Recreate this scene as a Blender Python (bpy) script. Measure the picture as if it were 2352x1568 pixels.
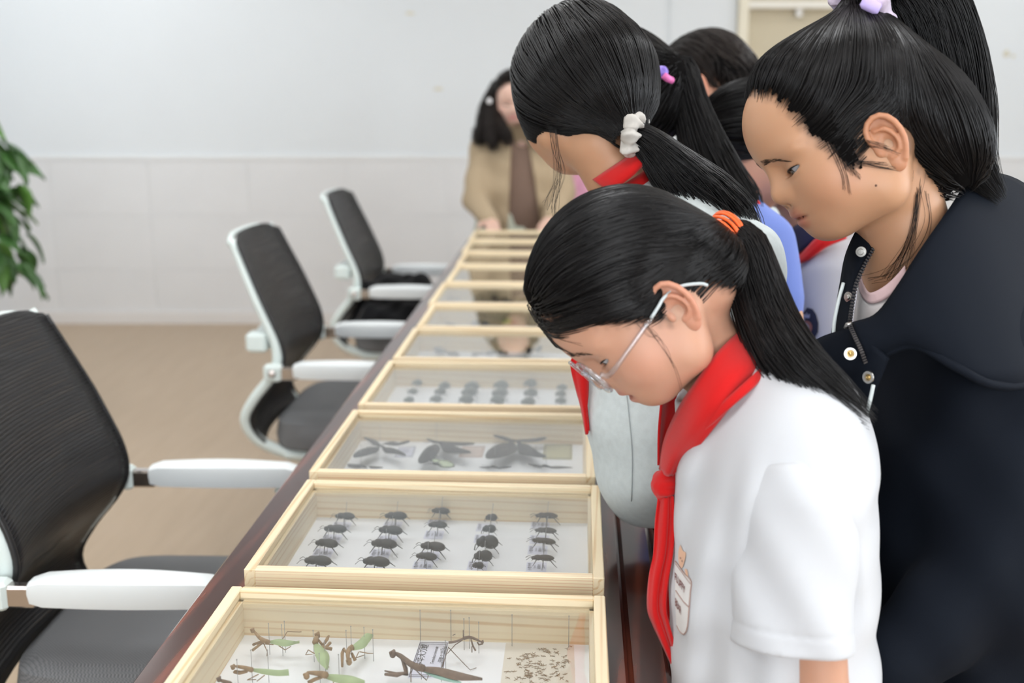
import bpy, math, random
import numpy as np
from mathutils import Vector, Matrix

random.seed(7)
RNG = np.random.default_rng(7)
for _o in list(bpy.data.objects):
    bpy.data.objects.remove(_o, do_unlink=True)
SC = bpy.context.scene
COL = SC.collection

# ------------------------------------------------------------------ camera
FPX, IW, IH = 2613.0, 2352.0, 1568.0
CAM_H, PITCH, YAW = 1.42, math.radians(12.47), math.radians(3.4)
cam_data = bpy.data.cameras.new('camera')
cam_data.sensor_width = 36.0
cam_data.lens = 36.0 * FPX / IW
cam_data.clip_start = 0.05
cam_data.dof.use_dof = True
cam_data.dof.focus_distance = 1.42
cam_data.dof.aperture_fstop = 3.5
cam = bpy.data.objects.new('camera', cam_data)
COL.objects.link(cam)
cam.location = (0, 0, CAM_H)
cam.rotation_euler = (math.pi / 2 - PITCH, 0, YAW)
SC.camera = cam
CAM_R = np.array((Matrix.Rotation(YAW, 3, 'Z') @ Matrix.Rotation(math.pi / 2 - PITCH, 3, 'X')))
CAM_P = np.array((0.0, 0.0, CAM_H))


def C(u, v, z):
    """point of the place that shows at picture position u, v at depth z (metres along the view axis)"""
    return CAM_P + CAM_R @ np.array(((u - IW / 2) / FPX * z, -(v - IH / 2) / FPX * z, -z))


def onz(u, v, h):
    """point at height h above the floor seen at u, v"""
    d = CAM_R @ np.array(((u - IW / 2) / FPX, -(v - IH / 2) / FPX, -1.0))
    t = (h - CAM_H) / d[2]
    return CAM_P + d * t


# ------------------------------------------------------------------ world, lamps, exposure
world = bpy.data.worlds.new('world')
SC.world = world
world.use_nodes = True
wb = world.node_tree.nodes['Background']
wb.inputs[0].default_value = (0.80, 0.88, 1.0, 1)
wb.inputs[1].default_value = 1.0
SC.view_settings.view_transform = 'Standard'
SC.view_settings.look = 'None'
SC.view_settings.gamma = 1.0
SC.view_settings.use_curve_mapping = False
SC.view_settings.exposure = 0.36
SC.cycles.use_denoising = True
SC.cycles.max_bounces = 8
SC.cycles.transparent_max_bounces = 24
SC.cycles.caustics_reflective = False
SC.cycles.caustics_refractive = False


def area_light(name, loc, direction, sx, sy, power, color=(1, 1, 1)):
    l = bpy.data.lights.new(name, 'AREA')
    l.shape = 'RECTANGLE'
    l.size, l.size_y = sx, sy
    l.energy = power
    l.color = color
    o = bpy.data.objects.new(name, l)
    o.location = loc
    o.rotation_euler = Vector(direction).to_track_quat('-Z', 'Y').to_euler()
    COL.objects.link(o)
    return o


# daylight through the windows behind the photographer and in the right-hand wall
area_light('window_daylight', (0.6, -2.62, 1.75), (0, 1, -0.12), 3.6, 1.7, 85, (0.93, 0.97, 1.0))
area_light('window_daylight.001', (3.42, 1.2, 1.75), (-1, 0, -0.12), 3.6, 1.7, 60, (0.93, 0.97, 1.0))


# ------------------------------------------------------------------ materials
MATS = {}


def nodes_of(m):
    m.use_nodes = True
    return m.node_tree, m.node_tree.nodes['Principled BSDF']


def setin(node, names, val):
    for n in names:
        if n in node.inputs:
            node.inputs[n].default_value = val
            return


def mat(name, col, rough=0.6, spec=0.5, metal=0.0, bump=None, var=None, sheen=0.0, sss=0.0, coat=0.0, coords='Object'):
    """bump=(scale, strength) fine noise relief; var=(scale, amount) colour variation"""
    if name in MATS:
        return MATS[name]
    m = bpy.data.materials.new(name)
    nt, b = nodes_of(m)
    b.inputs['Base Color'].default_value = (*col, 1)
    b.inputs['Roughness'].default_value = rough
    setin(b, ['Specular IOR Level', 'Specular'], spec)
    b.inputs['Metallic'].default_value = metal
    if sheen:
        setin(b, ['Sheen Weight'], sheen)
    if coat:
        setin(b, ['Coat Weight'], coat)
    if sss:
        setin(b, ['Subsurface Weight'], sss)
        b.inputs['Subsurface Radius'].default_value = (0.012, 0.005, 0.003)
        setin(b, ['Subsurface Scale'], 1.0)
    tc = nt.nodes.new('ShaderNodeTexCoord')
    if var:
        nz = nt.nodes.new('ShaderNodeTexNoise')
        nz.inputs['Scale'].default_value = var[0]
        nz.inputs['Detail'].default_value = 4
        nt.links.new(tc.outputs[coords], nz.inputs['Vector'])
        rp = nt.nodes.new('ShaderNodeValToRGB')
        a = var[1]
        rp.color_ramp.elements[0].position = 0.3
        rp.color_ramp.elements[1].position = 0.7
        rp.color_ramp.elements[0].color = (*[c * (1 - a) for c in col], 1)
        rp.color_ramp.elements[1].color = (*[min(1, c * (1 + a)) for c in col], 1)
        nt.links.new(nz.outputs['Fac'], rp.inputs['Fac'])
        nt.links.new(rp.outputs['Color'], b.inputs['Base Color'])
    if bump:
        nb = nt.nodes.new('ShaderNodeTexNoise')
        nb.inputs['Scale'].default_value = bump[0]
        nb.inputs['Detail'].default_value = 3
        nt.links.new(tc.outputs[coords], nb.inputs['Vector'])
        bp = nt.nodes.new('ShaderNodeBump')
        bp.inputs['Strength'].default_value = bump[1]
        bp.inputs['Distance'].default_value = 0.002
        nt.links.new(nb.outputs['Fac'], bp.inputs['Height'])
        nt.links.new(bp.outputs['Normal'], b.inputs['Normal'])
    MATS[name] = m
    return m


def wood_mat(name, c1, c2, stretch=(3, 60, 60), rough=0.5, dist=4.0, spec=0.4, knots=0.5, per_obj=True, coat=0.0):
    """grain runs along local X"""
    if name in MATS:
        return MATS[name]
    m = bpy.data.materials.new(name)
    nt, b = nodes_of(m)
    b.inputs['Roughness'].default_value = rough
    setin(b, ['Specular IOR Level'], spec)
    if coat:
        setin(b, ['Coat Weight'], coat)
        setin(b, ['Coat Roughness'], 0.08)
    tc = nt.nodes.new('ShaderNodeTexCoord')
    oi = nt.nodes.new('ShaderNodeObjectInfo')
    add = nt.nodes.new('ShaderNodeVectorMath')
    add.operation = 'ADD'
    mul = nt.nodes.new('ShaderNodeVectorMath')
    mul.operation = 'SCALE'
    nt.links.new(oi.outputs['Random'], mul.inputs['Scale'])
    mul.inputs[0].default_value = (7.0, 3.0, 5.0)
    nt.links.new(tc.outputs['Object'], add.inputs[0])
    nt.links.new(mul.outputs[0], add.inputs[1])
    mp = nt.nodes.new('ShaderNodeMapping')
    mp.inputs['Scale'].default_value = stretch
    nt.links.new(add.outputs[0], mp.inputs['Vector'])
    wv = nt.nodes.new('ShaderNodeTexWave')
    wv.wave_type = 'BANDS'
    wv.bands_direction = 'DIAGONAL'
    wv.inputs['Scale'].default_value = 0.55
    wv.inputs['Distortion'].default_value = dist
    wv.inputs['Detail'].default_value = 2
    wv.inputs['Detail Scale'].default_value = 0.6
    nt.links.new(mp.outputs['Vector'], wv.inputs['Vector'])
    nz = nt.nodes.new('ShaderNodeTexNoise')
    nz.inputs['Scale'].default_value = 1.2
    nz.inputs['Detail'].default_value = 5
    nt.links.new(mp.outputs['Vector'], nz.inputs['Vector'])
    mx = nt.nodes.new('ShaderNodeMath')
    mx.operation = 'MULTIPLY'
    nt.links.new(wv.outputs['Fac'], mx.inputs[0])
    nt.links.new(nz.outputs['Fac'], mx.inputs[1])
    rp = nt.nodes.new('ShaderNodeValToRGB')
    rp.color_ramp.elements[0].position = 0.30
    rp.color_ramp.elements[1].position = 0.58
    rp.color_ramp.elements[0].color = (*c1, 1)
    rp.color_ramp.elements[1].color = (*c2, 1)
    nt.links.new(mx.outputs[0], rp.inputs['Fac'])
    nt.links.new(rp.outputs['Color'], b.inputs['Base Color'])
    MATS[name] = m
    return m


def thin_glass(name, tint=(1, 1, 1), k=1.0, rough=0.0, f0=0.04):
    """sheet glass: clear with Schlick reflection on each face"""
    if name in MATS:
        return MATS[name]
    m = bpy.data.materials.new(name)
    m.use_nodes = True
    nt = m.node_tree
    nt.nodes.clear()

    def math_(op, a, b):
        n = nt.nodes.new('ShaderNodeMath')
        n.operation = op
        for i, x in enumerate((a, b)):
            if x is None:
                continue
            if isinstance(x, (int, float)):
                n.inputs[i].default_value = x
            else:
                nt.links.new(x, n.inputs[i])
        return n.outputs[0]
    out = nt.nodes.new('ShaderNodeOutputMaterial')
    tr = nt.nodes.new('ShaderNodeBsdfTransparent')
    tr.inputs[0].default_value = (*tint, 1)
    gl = nt.nodes.new('ShaderNodeBsdfGlossy')
    gl.inputs['Roughness'].default_value = rough
    ge = nt.nodes.new('ShaderNodeNewGeometry')
    dt = nt.nodes.new('ShaderNodeVectorMath')
    dt.operation = 'DOT_PRODUCT'
    nt.links.new(ge.outputs['Normal'], dt.inputs[0])
    nt.links.new(ge.outputs['Incoming'], dt.inputs[1])
    c = math_('ABSOLUTE', dt.outputs['Value'], None)
    s5 = math_('POWER', math_('SUBTRACT', 1.0, c), 5.0)
    fr = math_('MULTIPLY', math_('ADD', math_('MULTIPLY', s5, 1 - f0), f0), k)
    mx = nt.nodes.new('ShaderNodeMixShader')
    nt.links.new(fr, mx.inputs[0])
    nt.links.new(tr.outputs[0], mx.inputs[1])
    nt.links.new(gl.outputs[0], mx.inputs[2])
    nt.links.new(mx.outputs[0], out.inputs[0])
    MATS[name] = m
    return m


def emit_mat(name, col, strength):
    m = bpy.data.materials.new(name)
    m.use_nodes = True
    nt = m.node_tree
    nt.nodes.clear()
    out = nt.nodes.new('ShaderNodeOutputMaterial')
    em = nt.nodes.new('ShaderNodeEmission')
    em.inputs[0].default_value = (*col, 1)
    em.inputs[1].default_value = strength
    nt.links.new(em.outputs[0], out.inputs[0])
    return m


# ------------------------------------------------------------------ object helpers
def link(o, parent=None):
    COL.objects.link(o)
    if parent is not None:
        o.parent = parent
    return o


def thing(name, label, cat, loc=(0, 0, 0), rotz=0.0, group=None, parent=None):
    o = bpy.data.objects.new(name, None)
    o.empty_display_size = 0.05
    link(o, parent)
    o.location = loc
    o.rotation_euler = (0, 0, rotz)
    if label:
        o['label'] = label
    if cat:
        o['category'] = cat
    if group:
        o['group'] = group
    return o


def tag(o, label=None, cat=None, group=None, kind=None):
    if label:
        o['label'] = label
    if cat:
        o['category'] = cat
    if group:
        o['group'] = group
    if kind:
        o['kind'] = kind
    return o


def rootloc(o):
    """world matrix of a chain of plain parents (location + euler), evaluated by hand"""
    M = Matrix.Identity(4)
    while o is not None:
        M = (Matrix.Translation(o.location) @ o.rotation_euler.to_matrix().to_4x4() @ Matrix.Diagonal((*o.scale, 1))) @ M
        o = o.parent
    return M


class MB:
    def __init__(s):
        s.v = []
        s.f = []

    def add(s, verts, faces):
        n = len(s.v)
        s.v.extend([tuple(map(float, p)) for p in verts])
        s.f.extend([tuple(i + n for i in f) for f in faces])
        return s

    def box(s, lo, hi, bev=0.0):
        x0, y0, z0 = lo
        x1, y1, z1 = hi
        if bev <= 0:
            v = [(x0, y0, z0), (x1, y0, z0), (x1, y1, z0), (x0, y1, z0), (x0, y0, z1), (x1, y0, z1), (x1, y1, z1), (x0, y1, z1)]
            f = [(0, 3, 2, 1), (4, 5, 6, 7), (0, 1, 5, 4), (1, 2, 6, 5), (2, 3, 7, 6), (3, 0, 4, 7)]
            return s.add(v, f)
        b = min(bev, (x1 - x0) / 2.01, (y1 - y0) / 2.01, (z1 - z0) / 2.01)
        rings = []
        for z, i in ((z0, b), (z0 + b, 0), (z1 - b, 0), (z1, b)):
            X0, X1, Y0, Y1 = x0 + i, x1 - i, y0 + i, y1 - i
            c = b if i == 0 else b * 0.6
            rings.append([(X0 + c, Y0, z), (X1 - c, Y0, z), (X1, Y0 + c, z), (X1, Y1 - c, z), (X1 - c, Y1, z), (X0 + c, Y1, z), (X0, Y1 - c, z), (X0, Y0 + c, z)])
        return s.loft(rings)

    def loft(s, rings, cap=True, closed=True):
        n = len(rings[0])
        v = [p for r in rings for p in r]
        f = []
        m = n if closed else n - 1
        for k in range(len(rings) - 1):
            for i in range(m):
                j = (i + 1) % n
                f.append((k * n + i, k * n + j, (k + 1) * n + j, (k + 1) * n + i))
        if cap and closed:
            f.append(tuple(range(n - 1, -1, -1)))
            f.append(tuple((len(rings) - 1) * n + i for i in range(n)))
        return s.add(v, f)

    def tube(s, path, rad, n=6, cap=True, flat=1.0):
        P = np.array(path, float)
        m = len(P)
        r = np.full(m, rad, float) if np.isscalar(rad) else np.array(rad, float)
        T = np.gradient(P, axis=0)
        T /= np.linalg.norm(T, axis=1)[:, None] + 1e-12
        a = np.array((0, 0, 1.0)) if abs(T[0][2]) < 0.9 else np.array((1.0, 0, 0))
        rings = []
        N = np.cross(T[0], a)
        N /= np.linalg.norm(N) + 1e-12
        for k in range(m):
            N = N - T[k] * np.dot(N, T[k])
            N /= np.linalg.norm(N) + 1e-12
            B = np.cross(T[k], N)
            rings.append([tuple(P[k] + r[k] * (math.cos(t) * N + flat * math.sin(t) * B)) for t in [2 * math.pi * i / n for i in range(n)]])
        return s.loft(rings, cap)

    def lathe(s, prof, n=16, center=(0, 0, 0), axis='Z'):
        rings = []
        for r, z in prof:
            ring = []
            for i in range(n):
                t = 2 * math.pi * i / n
                p = (r * math.cos(t), r * math.sin(t), z)
                if axis == 'X':
                    p = (z, p[0], p[1])
                elif axis == 'Y':
                    p = (p[1], z, p[0])
                ring.append((p[0] + center[0], p[1] + center[1], p[2] + center[2]))
            rings.append(ring)
        return s.loft(rings)

    def ellipsoid(s, c, r, n=12, m=8, R=None):
        rings = []
        for k in range(1, m):
            ph = math.pi * k / m
            rings.append([(math.sin(ph) * math.cos(t), math.sin(ph) * math.sin(t), -math.cos(ph)) for t in [2 * math.pi * i / n for i in range(n)]])
        V = [(0, 0, -1)] + [p for q in rings for p in q] + [(0, 0, 1)]
        f = []
        for i in range(n):
            f.append((0, 1 + (i + 1) % n, 1 + i))
            L = len(V) - 1
            f.append((L, 1 + (m - 2) * n + i, 1 + (m - 2) * n + (i + 1) % n))
        for k in range(m - 2):
            for i in range(n):
                j = (i + 1) % n
                f.append((1 + k * n + i, 1 + k * n + j, 1 + (k + 1) * n + j, 1 + (k + 1) * n + i))
        A = np.array(V) * np.array(r)
        if R is not None:
            A = A @ np.array(R).T
        return s.add(A + np.array(c), f)

    def prism(s, poly, z0, z1):
        """poly in XY, extruded along Z"""
        n = len(poly)
        v = [(x, y, z0) for x, y in poly] + [(x, y, z1) for x, y in poly]
        f = [tuple(range(n - 1, -1, -1)), tuple(range(n, 2 * n))]
        for i in range(n):
            j = (i + 1) % n
            f.append((i, j, n + j, n + i))
        return s.add(v, f)

    def grid(s, P, thick=0.0):
        """P: array (m,n,3) surface; thick > 0 gives it a back side and rim"""
        P = np.array(P, float)
        m, n = P.shape[:2]
        f = []
        if thick <= 0:
            for i in range(m - 1):
                for j in range(n - 1):
                    f.append((i * n + j, i * n + j + 1, (i + 1) * n + j + 1, (i + 1) * n + j))
            return s.add(P.reshape(-1, 3), f)
        du = np.gradient(P, axis=0)
        dv = np.gradient(P, axis=1)
        N = np.cross(dv, du)
        N /= np.linalg.norm(N, axis=2)[..., None] + 1e-12
        A = P + N * thick / 2
        B = P - N * thick / 2
        o = m * n
        for i in range(m - 1):
            for j in range(n - 1):
                q = (i * n + j, i * n + j + 1, (i + 1) * n + j + 1, (i + 1) * n + j)
                f.append(q[::-1])
                f.append(tuple(k + o for k in q))
        for j in range(n - 1):
            f.append((j, j + 1, o + j + 1, o + j))
            k = (m - 1) * n
            f.append((k + j + 1, k + j, o + k + j, o + k + j + 1))
        for i in range(m - 1):
            f.append(((i + 1) * n, i * n, o + i * n, o + (i + 1) * n))
            k = n - 1
            f.append((i * n + k, (i + 1) * n + k, o + (i + 1) * n + k, o + i * n + k))
        return s.add(np.concatenate([A.reshape(-1, 3), B.reshape(-1, 3)]), f)

    def mesh(s, name, material=None, smooth=True):
        me = bpy.data.meshes.new(name)
        me.from_pydata(s.v, [], s.f)
        me.validate(verbose=False)
        if smooth:
            me.polygons.foreach_set('use_smooth', [True] * len(me.polygons))
        if material is not None:
            me.materials.append(material)
        me.update()
        return me

    def build(s, name, material=None, parent=None, smooth=True, auto=None, world=False):
        """world=True: the builder's points are world points, stored relative to the parent"""
        if world and parent is not None:
            Mi = np.array(rootloc(parent).inverted())
            A = np.array(s.v)
            s.v = [tuple(p) for p in (A @ Mi[:3, :3].T + Mi[:3, 3])]
        me = s.mesh(name, material, smooth)
        o = bpy.data.objects.new(name, me)
        link(o, parent)
        if smooth and auto is not None:
            try:
                me.set_sharp_from_angle(angle=math.radians(auto))
            except Exception:
                pass
        return o


def mesh_from_np(name, V, F, material, parent=None, world=True, smooth=True):
    """V (n,3), F (m,k) arrays, fast path"""
    V = np.asarray(V, np.float32)
    if world and parent is not None:
        Mi = np.array(rootloc(parent).inverted(), np.float32)
        V = V @ Mi[:3, :3].T + Mi[:3, 3]
    me = bpy.data.meshes.new(name)
    k = F.shape[1]
    me.vertices.add(len(V))
    me.vertices.foreach_set('co', V.ravel().astype(np.float32))
    me.loops.add(F.size)
    me.loops.foreach_set('vertex_index', F.ravel().astype(np.int32))
    me.polygons.add(len(F))
    me.polygons.foreach_set('loop_start', np.arange(0, F.size, k, dtype=np.int32))
    try:
        me.polygons.foreach_set('loop_total', np.full(len(F), k, np.int32))
    except Exception:
        pass
    me.update(calc_edges=True)
    me.polygons.foreach_set('use_smooth', [smooth] * len(F))
    if material is not None:
        me.materials.append(material)
    o = bpy.data.objects.new(name, me)
    link(o, parent)
    return o


def crv(pts, n=20):
    """Catmull-Rom through pts, n samples (works for any width of row)"""
    P = np.array(pts, float)
    m = len(P)
    if m == 2:
        t = np.linspace(0, 1, n)[:, None]
        return P[0] * (1 - t) + P[1] * t
    Q = np.vstack([2 * P[0] - P[1], P, 2 * P[-1] - P[-2]])
    T = np.linspace(0, m - 1 - 1e-9, n)
    k = T.astype(int)
    t = (T - k)[:, None]
    p0, p1, p2, p3 = Q[k], Q[k + 1], Q[k + 2], Q[k + 3]
    return 0.5 * ((2 * p1) + (-p0 + p2) * t + (2 * p0 - 5 * p1 + 4 * p2 - p3) * t ** 2 + (-p0 + 3 * p1 - 3 * p2 + p3) * t ** 3)


def text_obj(name, body, size, material, parent, M, extrude=0.0002, align='CENTER', shear=0.0, spacing=1.0):
    """printed or cut lettering as a mesh; M = local 4x4 placing the text's XY plane"""
    cu = bpy.data.curves.new(name, 'FONT')
    cu.body = body
    cu.size = size
    cu.extrude = extrude
    cu.align_x = align
    cu.align_y = 'CENTER'
    cu.shear = shear
    cu.space_character = spacing
    cu.resolution_u = 2
    tmp = bpy.data.objects.new('tmp_text', cu)
    COL.objects.link(tmp)
    bpy.context.view_layer.update()
    dg = bpy.context.evaluated_depsgraph_get()
    me = bpy.data.meshes.new_from_object(tmp.evaluated_get(dg))
    bpy.data.objects.remove(tmp, do_unlink=True)
    me.materials.clear()
    me.materials.append(material)
    me.name = name
    o = bpy.data.objects.new(name, me)
    link(o, parent)
    o.matrix_local = M
    return o
# ================================================================== ROOM
M_wall = mat('wall_paint', (0.765, 0.80, 0.825), 0.75, 0.25, var=(1.3, 0.015))
M_tile = mat('wainscot_tile', (0.765, 0.77, 0.78), 0.35, 0.4, var=(2.5, 0.02))
M_floor = None


def floor_material():
    m = bpy.data.materials.new('floor_laminate')
    nt, b = nodes_of(m)
    b.inputs['Roughness'].default_value = 0.42
    setin(b, ['Specular IOR Level'], 0.35)
    tc = nt.nodes.new('ShaderNodeTexCoord')
    mp = nt.nodes.new('ShaderNodeMapping')
    mp.inputs['Scale'].default_value = (14, 1.2, 1)
    nt.links.new(tc.outputs['Object'], mp.inputs['Vector'])
    nz = nt.nodes.new('ShaderNodeTexNoise')
    nz.inputs['Scale'].default_value = 2.0
    nz.inputs['Detail'].default_value = 5
    nt.links.new(mp.outputs['Vector'], nz.inputs['Vector'])
    rp = nt.nodes.new('ShaderNodeValToRGB')
    rp.color_ramp.elements[0].position = 0.3
    rp.color_ramp.elements[1].position = 0.72
    rp.color_ramp.elements[0].color = (0.42, 0.318, 0.218, 1)
    rp.color_ramp.elements[1].color = (0.475, 0.366, 0.258, 1)
    nt.links.new(nz.outputs['Fac'], rp.inputs['Fac'])
    nt.links.new(rp.outputs['Color'], b.inputs['Base Color'])
    return m


M_floor = floor_material()
M_white = mat('white_paint', (0.82, 0.83, 0.83), 0.5)
M_cream = mat('cream_frame', (0.80, 0.745, 0.60), 0.45)
M_door = mat('beige_door', (0.60, 0.53, 0.385), 0.5, var=(3, 0.02))
M_ceil = mat('ceiling_paint', (0.82, 0.82, 0.81), 0.8, 0.2)

WALL_D = 6.95      # distance of the far wall straight ahead
XL, XR, YB, ZC = -3.6, 3.5, -2.7, 3.05
WR = YAW           # the far wall is square to the view
fx, fy = -math.sin(WR), math.cos(WR)
rx, ry = math.cos(WR), math.sin(WR)


def W(s, d, z):
    """point on/near the far wall: s metres to the right, d metres in front of it"""
    return (fx * (WALL_D - d) + rx * s, fy * (WALL_D - d) + ry * s, z)


def wallbox(mb, s0, s1, d0, d1, z0, z1):
    v = [W(s0, d1, z0), W(s1, d1, z0), W(s1, d0, z0), W(s0, d0, z0), W(s0, d1, z1), W(s1, d1, z1), W(s1, d0, z1), W(s0, d0, z1)]
    f = [(0, 3, 2, 1), (4, 5, 6, 7), (0, 1, 5, 4), (1, 2, 6, 5), (2, 3, 7, 6), (3, 0, 4, 7)]
    return mb.add(v, f)


fl = MB().box((-4.2, -2.9, -0.06), (4.2, 8.2, 0.0)).build('floor', M_floor, smooth=False)
tag(fl, kind='structure')
ce = MB().box((-4.2, -2.9, ZC), (4.2, 8.2, ZC + 0.08)).build('ceiling', M_ceil, smooth=False)
tag(ce, kind='structure')

# far wall: painted upper part, tiled wainscot that stands 8 mm proud, door opening on the right
DOOR_S0, DOOR_S1, DOOR_H = 1.37, 2.32, 2.06
TILE_H = 1.012
wf = MB()
wallbox(wf, -4.0, DOOR_S0, -0.12, 0, 0, ZC)
wallbox(wf, DOOR_S1, 4.2, -0.12, 0, 0, ZC)
wallbox(wf, DOOR_S0, DOOR_S1, -0.12, 0, DOOR_H, ZC)
wf = wf.build('wall_far', M_wall, smooth=False)
tag(wf, kind='structure')
# wainscot tiles, each with a fine joint
tile_w, tile_h = 0.60, TILE_H / 3.0
tm = MB()
tm.box((0, 0, 0), (tile_w - 0.0012, 0.008, tile_h - 0.0012), 0.0008)
tile_me = tm.mesh('wainscot_tile', M_tile, smooth=False)
ntl = 0
for r in range(3):
    s = -4.0
    while s < 4.1:
        if not (s + tile_w > DOOR_S0 - 0.02 and s < DOOR_S1 + 0.02):
            o = bpy.data.objects.new('wainscot_tile', tile_me)
            link(o, wf)
            o.location = W(s, 0.008, r * tile_h)
            o.rotation_euler = (0, 0, WR)
        s += tile_w
tr = MB()
wallbox(tr, -4.0, DOOR_S0 - 0.07, 0.0, 0.014, TILE_H - 0.001, TILE_H + 0.018)
tr = tr.build('trim_1', M_white, smooth=False)
tag(tr, kind='structure')
tr = MB()
wallbox(tr, DOOR_S1 + 0.07, 4.2, 0.0, 0.014, TILE_H - 0.001, TILE_H + 0.018)
tr = tr.build('trim_2', M_white, smooth=False)
tag(tr, kind='structure')
bb = MB()
wallbox(bb, -4.0, DOOR_S0 - 0.07, 0.008, 0.02, 0.0, 0.075)
bb = bb.build('baseboard_far', mat('skirting_tile', (0.78, 0.76, 0.745), 0.35), smooth=False)
tag(bb, kind='structure')
# shallow column on the far wall beside the door
colm = MB()
wallbox(colm, 0.93, DOOR_S0 - 0.05, 0.0, 0.016, TILE_H + 0.02, ZC)
colm = colm.build('wall_column', M_wall, smooth=False)
tag(colm, kind='structure')

# the beige door in its cream frame
dr = bpy.data.objects.new('door_1', None)
link(dr)
tag(dr, kind='structure')
mb = MB()
wallbox(mb, DOOR_S0, DOOR_S1, -0.07, -0.03, 0.0, DOOR_H)
mb.build('door_leaf', M_door, dr, smooth=False)
for (s0, s1, z0, z1) in ((DOOR_S0 - 0.045, DOOR_S0 + 0.012, 0, DOOR_H + 0.08), (DOOR_S1 - 0.012, DOOR_S1 + 0.07, 0, DOOR_H + 0.08)):
    mb = MB()
    wallbox(mb, s0, s1, -0.08, 0.06, z0, z1)
    mb.build('door_jamb', M_cream, dr, smooth=False)
mb = MB()
wallbox(mb, DOOR_S0 + 0.012, DOOR_S1 - 0.012, -0.08, 0.06, 1.885, 1.925)
mb.build('door_transom', mat('transom_paint', (0.83, 0.80, 0.72), 0.45), dr, smooth=False)
mb = MB()
wallbox(mb, DOOR_S0 - 0.07, DOOR_S1 + 0.07, -0.08, 0.06, DOOR_H, DOOR_H + 0.08)
mb.build('door_head', M_cream, dr, smooth=False)
mb = MB()
wallbox(mb, DOOR_S0 + 0.3, DOOR_S0 + 0.335, -0.03, 0.01, 1.84, 1.885)
mb.build('door_closer', mat('closer_metal', (0.6, 0.58, 0.55), 0.4, metal=0.5), dr, smooth=False)

# side walls and the wall behind the photographer, each with its window openings
wl = MB().box((-3.75, -2.9, 0), (XL, 7.6, ZC)).build('wall_left', M_wall, smooth=False)
tag(wl, kind='structure')
mb = MB()
mb.box((XR, -2.9, 0), (XR + 0.15, 7.9, 0.9))
mb.box((XR, -2.9, 2.6), (XR + 0.15, 7.9, ZC))
mb.box((XR, -2.9, 0.9), (XR + 0.15, -0.6, 2.6))
mb.box((XR, 3.0, 0.9), (XR + 0.15, 7.9, 2.6))
wr_ = mb.build('wall_right', M_wall, smooth=False)
tag(wr_, kind='structure')
mb = MB()
mb.box((XL, YB - 0.15, 0), (XR, YB, 0.9))
mb.box((XL, YB - 0.15, 2.6), (XR, YB, ZC))
mb.box((XL, YB - 0.15, 0.9), (-1.2, YB, 2.6))
mb.box((2.4, YB - 0.15, 0.9), (XR, YB, 2.6))
wb_ = mb.build('wall_back', M_wall, smooth=False)
tag(wb_, kind='structure')


def window(name, along, fixed, a0, a1, z0, z1):
    e = bpy.data.objects.new(name, None)
    link(e)
    tag(e, kind='structure')
    n = 3

    def bx(nm, p0, p1, zz0, zz1, th, m):
        if along == 'Y':
            q = MB().box((fixed + 0.05, p0, zz0), (fixed + 0.05 + th, p1, zz1))
        else:
            q = MB().box((p0, fixed - 0.05 - th, zz0), (p1, fixed - 0.05, zz1))
        q.build(nm, m, e, smooth=False)
    w = (a1 - a0) / n
    for i in range(n + 1):
        c = a0 + i * w
        bx('mullion', max(a0, c - 0.03), min(a1, c + 0.03), z0, z1, 0.06, M_white)
    bx('frame_rail', a0, a1, z0, z0 + 0.05, 0.06, M_white)
    bx('frame_rail', a0, a1, z1 - 0.05, z1, 0.06, M_white)
    for i in range(n):
        bx('pane', a0 + i * w + 0.03, a0 + (i + 1) * w - 0.03, z0 + 0.05, z1 - 0.05, 0.006, thin_glass('window_glass'))


window('window_1', 'Y', XR, -0.6, 3.0, 0.9, 2.6)
window('window_2', 'X', YB, -1.2, 2.4, 0.9, 2.6)

# recessed ceiling panel lamps
M_panel = emit_mat('lamp_diffuser', (0.97, 0.985, 1.0), 10.5)
k = 0
LAMPS = [(x, y, '%s, %s' % (ny, nx)) for y, ny in ((0.5, 'near row'), (2.3, 'second row'), (4.1, 'third row')) for x, nx in ((-2.4, 'left'), (-0.3, 'middle'), (1.8, 'right'))] + [(-2.7, 5.8, 'far row, left'), (2.5, 5.8, 'far row, right')]
for (x, y, wh) in LAMPS:
    t = thing('ceiling_lamp', 'square white panel lamp recessed in the ceiling, ' + wh, 'lamp', (x, y, ZC), 0, 'ceiling panel lamps')
    f = MB()
    f.box((-0.32, -0.32, -0.012), (0.32, -0.30, 0)).box((-0.32, 0.30, -0.012), (0.32, 0.32, 0))
    f.box((-0.32, -0.30, -0.012), (-0.30, 0.30, 0)).box((0.30, -0.30, -0.012), (0.32, 0.30, 0))
    f.build('frame', M_white, t, smooth=False)
    MB().box((-0.30, -0.30, -0.008), (0.30, 0.30, -0.001)).build('diffuser', M_panel, t, smooth=False)

# stains on the paint near the sign, the pink-edged notice on the right of the door
nt_ = thing('wall_notice', 'small white notice with a pink border and black print on the far wall', 'notice', W(2.71, 0.0, 1.485), WR)
MB().box((-0.07, -0.004, -0.095), (0.07, 0.0, 0.095)).build('sheet', mat('notice_pink', (0.80, 0.58, 0.60), 0.6), nt_, smooth=False)
MB().box((-0.058, -0.0055, -0.083), (0.058, -0.004, 0.083)).build('face', mat('notice_white', (0.78, 0.77, 0.77), 0.6), nt_, smooth=False)
M_ink = mat('black_print', (0.02, 0.02, 0.022), 0.7, 0.2)
mb = MB()
for (x0, x1, z0, z1) in ((-0.045, -0.02, 0.0, 0.035), (-0.012, 0.012, 0.005, 0.035), (0.02, 0.045, 0.0, 0.03), (-0.035, 0.04, -0.03, -0.02), (-0.03, 0.03, -0.05, -0.044)):
    mb.box((x0, -0.0062, z0), (x1, -0.0055, z1))
mb.build('print', M_ink, nt_, smooth=False)
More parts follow.
